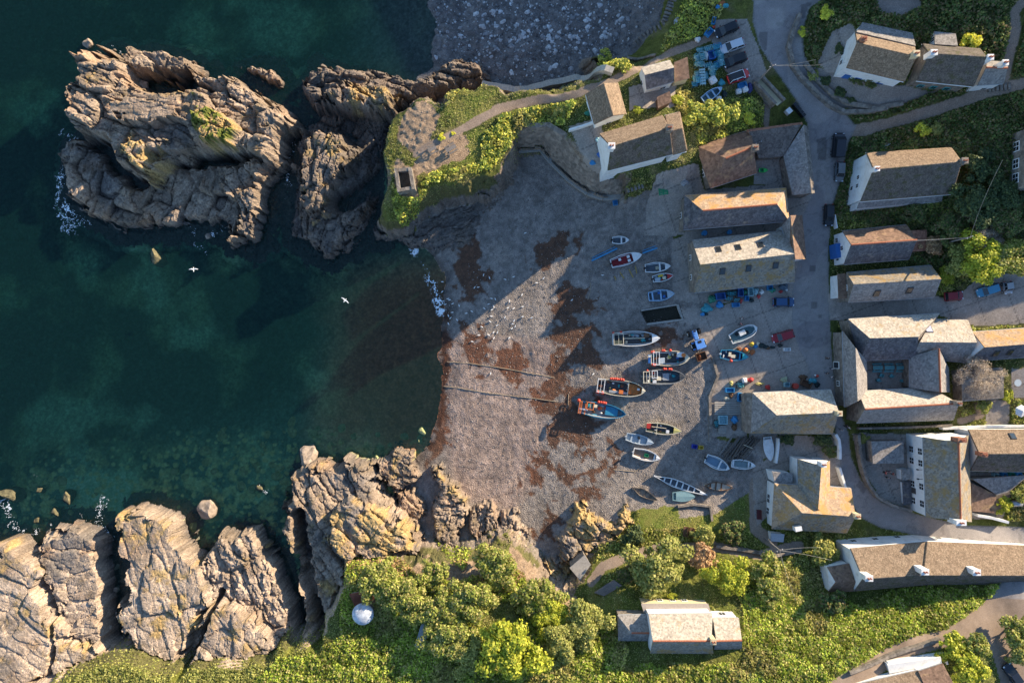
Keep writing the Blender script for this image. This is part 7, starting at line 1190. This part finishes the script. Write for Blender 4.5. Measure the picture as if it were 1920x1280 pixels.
def fly(label, px, py, z, rz):
    o = root('flying_gull', label, 'gull', P(px, py, z), rz); bm = bmesh.new(); add_ball(bm, (0, 0, 0), .14, (2.0, .8, .8)); add_ball(bm, (.3, 0, .04), .08); add_cyl(bm, (-.2, 0, 0), (-.5, 0, 0), .1, .03, 6); add_cyl(bm, (.37, 0, .03), (.46, 0, .02), .025, .008, 5); bm_obj('body', bm, GUW, o, True)
    for s in (-1, 1):
        bm = bmesh.new(); v = [bm.verts.new(c) for c in ((.14, s * .06, .03), (.2, s * .4, .1), (.05, s * .85, .05), (-.06, s * .84, .05), (.0, s * .4, .1), (-.12, s * .06, .03))]; bm.faces.new(v); e = bmesh.ops.extrude_face_region(bm, geom=bm.faces[:]); bmesh.ops.translate(bm, vec=(0, 0, .03), verts=[g for g in e['geom'] if isinstance(g, bmesh.types.BMVert)]); bm_obj('wing', bm, GUW, o)
    o.scale = (1.0,) * 3
fly('white gull flying with spread wings over the water below the islet', 363, 505, 6, 1.6); fly('white gull flying with spread wings over the middle of the cove', 647, 563, 7, .9)
# ------------------------------------------------------------------ people
SKIN = paint('skin', (.50, .32, .24), .6); HAIRS = [paint('hair_brown', (.07, .04, .025), .7), paint('hair_grey', (.35, .33, .31), .7), paint('hair_dark', (.02, .016, .014), .7)]
def skinned(name, pts, edges, mat, parent, sub=1):
    me = bpy.data.meshes.new(name); me.from_pydata([p[:3] for p in pts], edges, []); o = link(name, me, parent); s = o.modifiers.new('skin', 'SKIN'); me.skin_vertices.new() if not me.skin_vertices else None
    for i, p in enumerate(pts): me.skin_vertices[0].data[i].radius = (p[3], p[4] if len(p) > 4 else p[3])
    me.skin_vertices[0].data[0].use_root = True; u = o.modifiers.new('sub', 'SUBSURF'); u.levels = u.render_levels = sub; me.materials.append(mat); return o
def person(label, px, py, rz, shirt, trousers, hair=0, stride=.18, hat=None):
    o = root('person', label, 'person', G(px, py), rz); st = stride
    pts = [(0,0,.95,.13,.16),(0,0,1.2,.12,.16),(0,0,1.42,.11,.17),(0,0,1.53,.055),(.01,0,1.66,.085,.08),(0,.2,1.42,.055),(-.04,.26,1.14,.045),(.08,.25,.9,.035),(.12,.25,.8,.03),(0,-.2,1.42,.055),(-.02,-.26,1.14,.045),(.1,-.25,.9,.035),(.13,-.25,.8,.03),(st*.4,.09,.5,.065),(st,.09,.08,.05),(st+.16,.09,.04,.04),(-st*.1,-.09,.5,.065),(-st,-.09,.08,.05),(-st+.15,-.09,.04,.04),(0,.09,.88,.085),(0,-.09,.88,.085),(.09,0,1.64,.02)]
    ed = [(0,1),(1,2),(2,3),(3,4),(2,5),(5,6),(6,7),(7,8),(2,9),(9,10),(10,11),(11,12),(0,19),(19,13),(13,14),(14,15),(0,20),(20,16),(16,17),(17,18),(4,21)]
    skinned('body', pts, ed, SKIN, o); sp = [(a, b, c, *(v * 1.22 for v in r)) for a, b, c, *r in (pts[0], pts[1], pts[2], pts[5], pts[6], pts[9], pts[10])]; skinned('shirt', sp, [(0,1),(1,2),(2,3),(3,4),(2,5),(5,6)], shirt, o)
    tp = [(0,0,.98,.15,.18)] + [(a, b, c, r[0] * 1.3) for a, b, c, *r in (pts[19], pts[13], pts[14], pts[20], pts[16], pts[17])]; skinned('trousers', tp, [(0,1),(1,2),(2,3),(0,4),(4,5),(5,6)], trousers, o)
    bm = bmesh.new(); add_ball(bm, (-.01, 0, 1.70), .115, (1.05, .95, .95)); bmesh.ops.delete(bm, geom=[v for v in bm.verts if v.co.z < 1.66 and v.co.x > 0], context='VERTS'); bm_obj('hair' if hat is None else 'hat', bm, hat or HAIRS[hair], o, True)
JEAN = paint('jeans', (.05, .07, .13), .8); BLKC = paint('black_cloth', (.015, .015, .018), .85); WHTC = paint('white_cloth', (.70, .70, .68), .85); REDC = paint('red_cloth', (.42, .04, .04), .85); BLUC = paint('blue_cloth', (.06, .14, .33), .85); GRYC = paint('grey_cloth', (.25, .25, .26), .85); PNKC = paint('pink_cloth', (.5, .2, .22), .85)
person('person in a white top walking on the concrete above the slipway motor boat', 1388, 597, 2.4, WHTC, BLKC); person('person in pink and dark trousers by the stern of the slipway motor boat', 1386, 607, .6, PNKC, BLKC, 2)
person('person in white on the road beside the courtyard building, upper of two', 1556, 691, -1.4, WHTC, JEAN, 1); person('person in white on the road beside the courtyard building, lower of two', 1555, 706, -1.2, WHTC, GRYC); person('person in black on the road left of the two in white', 1547, 671, 1.2, BLKC, BLKC, 2); person('person in dark clothes on the road between the two in white and the slipway gear', 1546, 699, 2.0, BLKC, JEAN, 2)
person('person in pale clothes walking past the lower corner of the net loft', 1573, 804, 1.8, WHTC, GRYC, 1); person('person in black walking past the corner of the courtyard building', 1582, 797, -.6, BLKC, BLKC); person('person in white near the wall of the courtyard building', 1587, 800, .8, WHTC, JEAN)
for i, (x, y, c) in enumerate([(1655,884,REDC),(1662,882,PNKC),(1669,886,REDC),(1660,893,GRYC)]): person(('person in red', 'person in pink', 'person in dark red', 'person in grey')[i] + ' standing in the yard of the white inn' + (' by the porch' if i == 2 else ''), x, y, i * 1.7, c, BLKC, i % 3, .05)
# ------------------------------------------------------------------ stones
def stone_mesh(seed, mat, sub=2, npl=9):
    r = random.Random(seed); bm = bmesh.new(); bmesh.ops.create_icosphere(bm, subdivisions=sub, radius=.5)
    pl = [(Vector((r.uniform(-1, 1), r.uniform(-1, 1), r.uniform(-.3, 1))).normalized(), r.uniform(.28, .42) - (.06 if sub > 2 else 0)) for _ in range(npl)]
    for v in bm.verts:
        for n, d in pl:
            k_ = v.co.dot(n) - d
            if k_ > 0: v.co -= n * k_ * (.85 if sub < 3 else 1)
        v.co.z *= .72
        if sub > 2: v.co *= 1 + r.uniform(-.02, .02) + .05 * math.sin(v.co.x * 17 + seed) * math.sin(v.co.y * 15 + seed * 2)
    return me_from(bm, mat)
SM = [stone_mesh(i, roofing(f'boulder_{i % 3}', *[((.34, .335, .335), (.5, .49, .49)), ((.20, .195, .20), (.32, .31, .31)), ((.44, .44, .44), (.62, .61, .60))][i % 3], 3, bump=.03)) for i in range(6)]
SMG = [stone_mesh(i + 20, roofing(f'weedy_boulder_{i}', (.30, .31, .12), (.46, .45, .22), 2.2, bump=.06)) for i in range(3)]
SMD = [stone_mesh(i + 60, roofing(f'tide_rock_{i}', (.10, .09, .05), (.21, .18, .10), 2.2, bump=.12), 4, 16) for i in range(3)]
SMB = [stone_mesh(i + 40, M, 4, 16) for i, M in enumerate([roofing('brown_boulder', (.24, .185, .14), (.36, .285, .22), 2, bump=.06)] * 3)]
def stone(name, px, py, s, meshes, label, grp, cat='boulder', sink=.15):
    p = G(px, py)
    if name == 'rock_boulder' and p.z < .2: p.z = (.17 if meshes is SMB else .0) * s
    o = link(name, rnd.choice(meshes), None, p - Vector((0, 0, s * sink))); o.rotation_euler = (rnd.uniform(-.2, .2), rnd.uniform(-.2, .2), rnd.random() * 6.28); o.scale = (s * rnd.uniform(.9, 1.3), s * rnd.uniform(.8, 1.1), s); return tag(o, label, cat, grp)
r_ = random.Random(5); cnt = 0
while cnt < 260:
    x, y = r_.gauss(1010, 110), r_.gauss(60, 45)
    if not (815 < x < 1205 and -5 < y < 150): continue
    p = G(x, y)
    if p.z > 4.6 or p.z < -.6 or (x > 1160 and y > 60) or gz(p.x + 1.2, p.y) - p.z > .7: continue
    stone('boulder', x, y, .45 + 1.15 * r_.random() ** 2.2, SM, 'pale grey boulder on the shaded inlet beach', 'boulders on the inlet beach'); cnt += 1
for i in range(95):
    if i % 3: x, y = r_.uniform(300, 640), r_.uniform(790, 1000)
    elif i % 2: x, y = r_.uniform(0, 215), r_.uniform(895, 1000)
    else: x, y = r_.uniform(640, 800), r_.uniform(800, 870)
    p = G(x, y)
    if p.z > -.1 or p.z < -4: continue
    stone('submerged_boulder', x, y, r_.uniform(.7, 2.4), SMG, 'weedy green boulder under the shallow water off the southern rocks', 'submerged boulders off the southern rocks', 'boulder', .1)
for x, y, s, lb in ((397,950,6.6,'large pale flat-sided rock standing in the water off the southern shore'),(582,860,5.4,'large rounded rock in the water at the tip of the bluff'),(490,912,2.4,'small dark rock awash left of the bluff'),(35,925,4.6,'foam-ringed weedy rock at the far left of the southern shore'),(136,928,4.2,'oval green-brown rock in the water off the brown hump'),(112,955,2.8,'smaller oval rock next to the oval green-brown one'),(78,972,2.2,'small weedy rock just off the brown hump'),(85,915,2.6,'weedy rock at the water surface above the oval one'),(180,92,3.4,'loose boulder at the northern tip of the islet'),(312,488,4.4,'weed-covered yellow-green rock below the islet'),(398,446,2.0,'small pale rock in the foam below the islet'),(265,160,3.0,'pale oval boulder wedged in the cleft of the islet'),(70,1078,2.6,'grey boulder jammed between the pale slope and the hump'),(112,1115,3.4,'broken block in the gully beside the pale slope, upper'),(128,1165,3.0,'broken block in the gully beside the pale slope, lower'),(978,1012,2.0,'pale rounded boulder at the top of the narrow gully'),(900,972,1.8,'grey block among the ledges at the beach corner')):
    stone('rock_boulder', x, y, s, SMB if not ('weed' in lb or 'green' in lb or 'awash' in lb) else SMD, lb, None, 'rock', .12)
for i in range(60): x, y = [(r_.uniform(775, 835), r_.uniform(865, 1020)), (r_.uniform(960, 1040), r_.uniform(1000, 1070)), (r_.uniform(900, 1000), r_.uniform(960, 1010))][i % 3]; stone('loose_rock', x, y, .35 + .7 * r_.random() ** 2, SMB, 'loose brown-grey rock among the ledges at the beach corner', 'loose rocks at the beach corner', 'rock')
for i in range(26): x, y = r_.uniform(750, 800), r_.uniform(205, 290); stone('rubble_block', x, y, .3 + .5 * r_.random(), SMB, 'block of pale rubble on the headland mound', 'rubble blocks on the headland mound', 'rock')
def litter(name, label, polys, dens, smin, smax, pal, seed):          # stones too many to count
    r = np.random.default_rng(seed); d = union(polys, 3); m = (d < 0) & (cls == 2); j, i = np.nonzero(m); n = int(len(i) * STEP * STEP * dens); s = r.integers(0, len(i), n); x = ax_x[i[s]] + r.random(n) * STEP; y = ax_y[j[s]] + r.random(n) * STEP; z = Z[j[s], i[s]]
    sz = smin + (smax - smin) * r.random(n) ** 3; base = np.array([(1, 0, 0), (0, 1, 0), (-1, 0, 0), (0, -1, 0), (0, 0, .8), (0, 0, -.6)], float) * .5; an = r.random(n) * 6.28; c, s_ = np.cos(an), np.sin(an); B = base[None] * sz[:, None, None] * (.7 + .6 * r.random((n, 6, 1)))
    v = np.stack([B[..., 0] * c[:, None] - B[..., 1] * s_[:, None] + x[:, None], B[..., 0] * s_[:, None] + B[..., 1] * c[:, None] + y[:, None], B[..., 2] + z[:, None] + sz[:, None] * .1], -1).reshape(-1, 3)
    f = np.array([(0, 1, 4), (1, 2, 4), (2, 3, 4), (3, 0, 4), (1, 0, 5), (2, 1, 5), (3, 2, 5), (0, 3, 5)]); f = (f[None] + (np.arange(n) * 6)[:, None, None]).reshape(-1, 3); p = np.array(pal)[r.integers(0, len(pal), n)] * (.8 + .4 * r.random((n, 1))); cc = np.repeat(np.concatenate([p, np.ones((n, 1))], 1), 6, 0)
    tag(link(name, np_mesh(name, v, f, k_st, cc)), label, 'stones', None, 'stuff')
q = N('small_stones', .85, .2); a = q.n('ShaderNodeAttribute', attribute_name='Col'); q.base(a.outputs['Color']); k_st = q.m
litter('cobbles', 'grey cobbles strewn over the shaded inlet beach', [([(800,-40),(1215,-40),(1225,40),(1180,95),(1100,140),(1000,165),(890,150),(820,60)], 2)], 5, .12, .6, [(.13, .13, .135), (.24, .24, .24), (.45, .45, .45), (.10, .095, .1)], 41)
litter('cobbles', 'small stones scattered over the main beach', [([(835,560),(1000,300),(1160,370),(1290,560),(1330,830),(1200,950),(960,1010),(830,860)], 2)], 5, .07, .26, [(.16, .14, .13), (.26, .23, .21), (.36, .33, .30), (.10, .085, .08)], 42)
# ------------------------------------------------------------------ surf
FOAM = paint('sea_foam', (.80, .84, .86), .7, .3, .05)
def foam(name, label, polys, lines, thr, seed):          # lacy connected film of surf lying on the water
    g = .09; q = [P(a, b) for p_ in polys for a, b in p_] + [P(a, b) for ln, _ in lines for a, b in ln]; fx = np.arange(min(v.x for v in q) - 2, max(v.x for v in q) + 2, g); fy = np.arange(min(v.y for v in q) - 2, max(v.y for v in q) + 2, g); A, B_ = np.meshgrid(fx, fy); d = np.full(A.shape, 9.0)
    for p_ in polys: d = np.minimum(d, sdf(p_, 0, A, B_, 3))
    for ln, wd in lines: d = np.minimum(d, ldist(ln, 0, A, B_, 3) - wd)
    d += fbm(A, B_, 2.5, 3, 2) * 1.2; zi = Z[np.clip(np.searchsorted(ax_y, B_), 0, ny - 1), np.clip(np.searchsorted(ax_x, A), 0, nx - 1)]
    near = sstep(2.2, .2, np.abs(d)) * 0 + sstep(.3, -1.4, d); f1 = np.abs(fbm(A + seed * 7, B_, 1.3, 5, seed)); f2 = np.abs(fbm(A, B_ + seed * 5, .55, 3, seed + 2)); m = (np.minimum(f1, f2 * 1.3) < thr * near * (.4 + 1.2 * np.clip(fbm(A, B_, 3, 2, 4) + .5, 0, 1))) & (zi < .02)
    j, i = np.nonzero(m[:-1, :-1]); n = len(i)
    if not n: return
    w_ = len(fx); idx = (j * w_ + i)[:, None] + np.array([0, 1, w_ + 1, w_]); u, inv = np.unique(idx, return_inverse=True); jj, kk = u // w_, u % w_; jit = np.random.default_rng(seed).normal(size=(len(u), 2)) * .02; v = np.stack([fx[kk] + jit[:, 0], fy[jj] + jit[:, 1], .03 + .02 * fbm(fx[kk], fy[jj], .6, 2, 1)], -1)
    tag(link(name, np_mesh(name, v, inv.reshape(-1, 4), FOAM)), label, 'foam', None, 'stuff')
foam('sea_foam', 'white surf washing round the western side of the islet', [[(108,392),(122,372),(165,415),(150,436),(112,430)]], [([(120,300),(110,350),(104,390)], .45), ([(118,250),(140,262),(165,272)], .6), ([(205,82),(225,98)], .4)], .05, 1)
foam('sea_foam', 'broken foam between the islet and the small pale rock below it', [], [([(362,430),(366,455),(385,470)], .6), ([(400,440),(420,432)], .5), ([(545,270),(540,320),(536,370)], .5), ([(684,395),(680,420)], .4), ([(560,430),(580,440)], .4)], .06, 2)
foam('sea_foam', 'line of white surf breaking onto the top of the beach', [], [([(768,456),(782,480),(800,508),(812,535),(822,558),(826,585)], .7)], .2, 3)
foam('sea_foam', 'foam streaks among the rocks of the southern shore', [], [([(4,935),(20,965),(30,985)], .5), ([(40,900),(75,893)], .4), ([(95,985),(60,1000),(20,985)], .4), ([(196,935),(184,975),(208,1010)], .8), ([(150,960),(165,1005)], .6), ([(480,905),(500,920)], .4)], .05, 4)
for i in range(46): x, y = [(r_.uniform(206, 236), r_.uniform(1040, 1200)), (r_.uniform(95, 165), r_.uniform(1095, 1190)), (r_.uniform(400, 440), r_.uniform(1010, 1120))][i % 3]; stone('fallen_block', x, y, .7 + 1.7 * r_.random() ** 2, SMB, 'fallen tan block lodged in the gullies of the southern rocks', 'fallen blocks in the southern gullies', 'rock', .05)
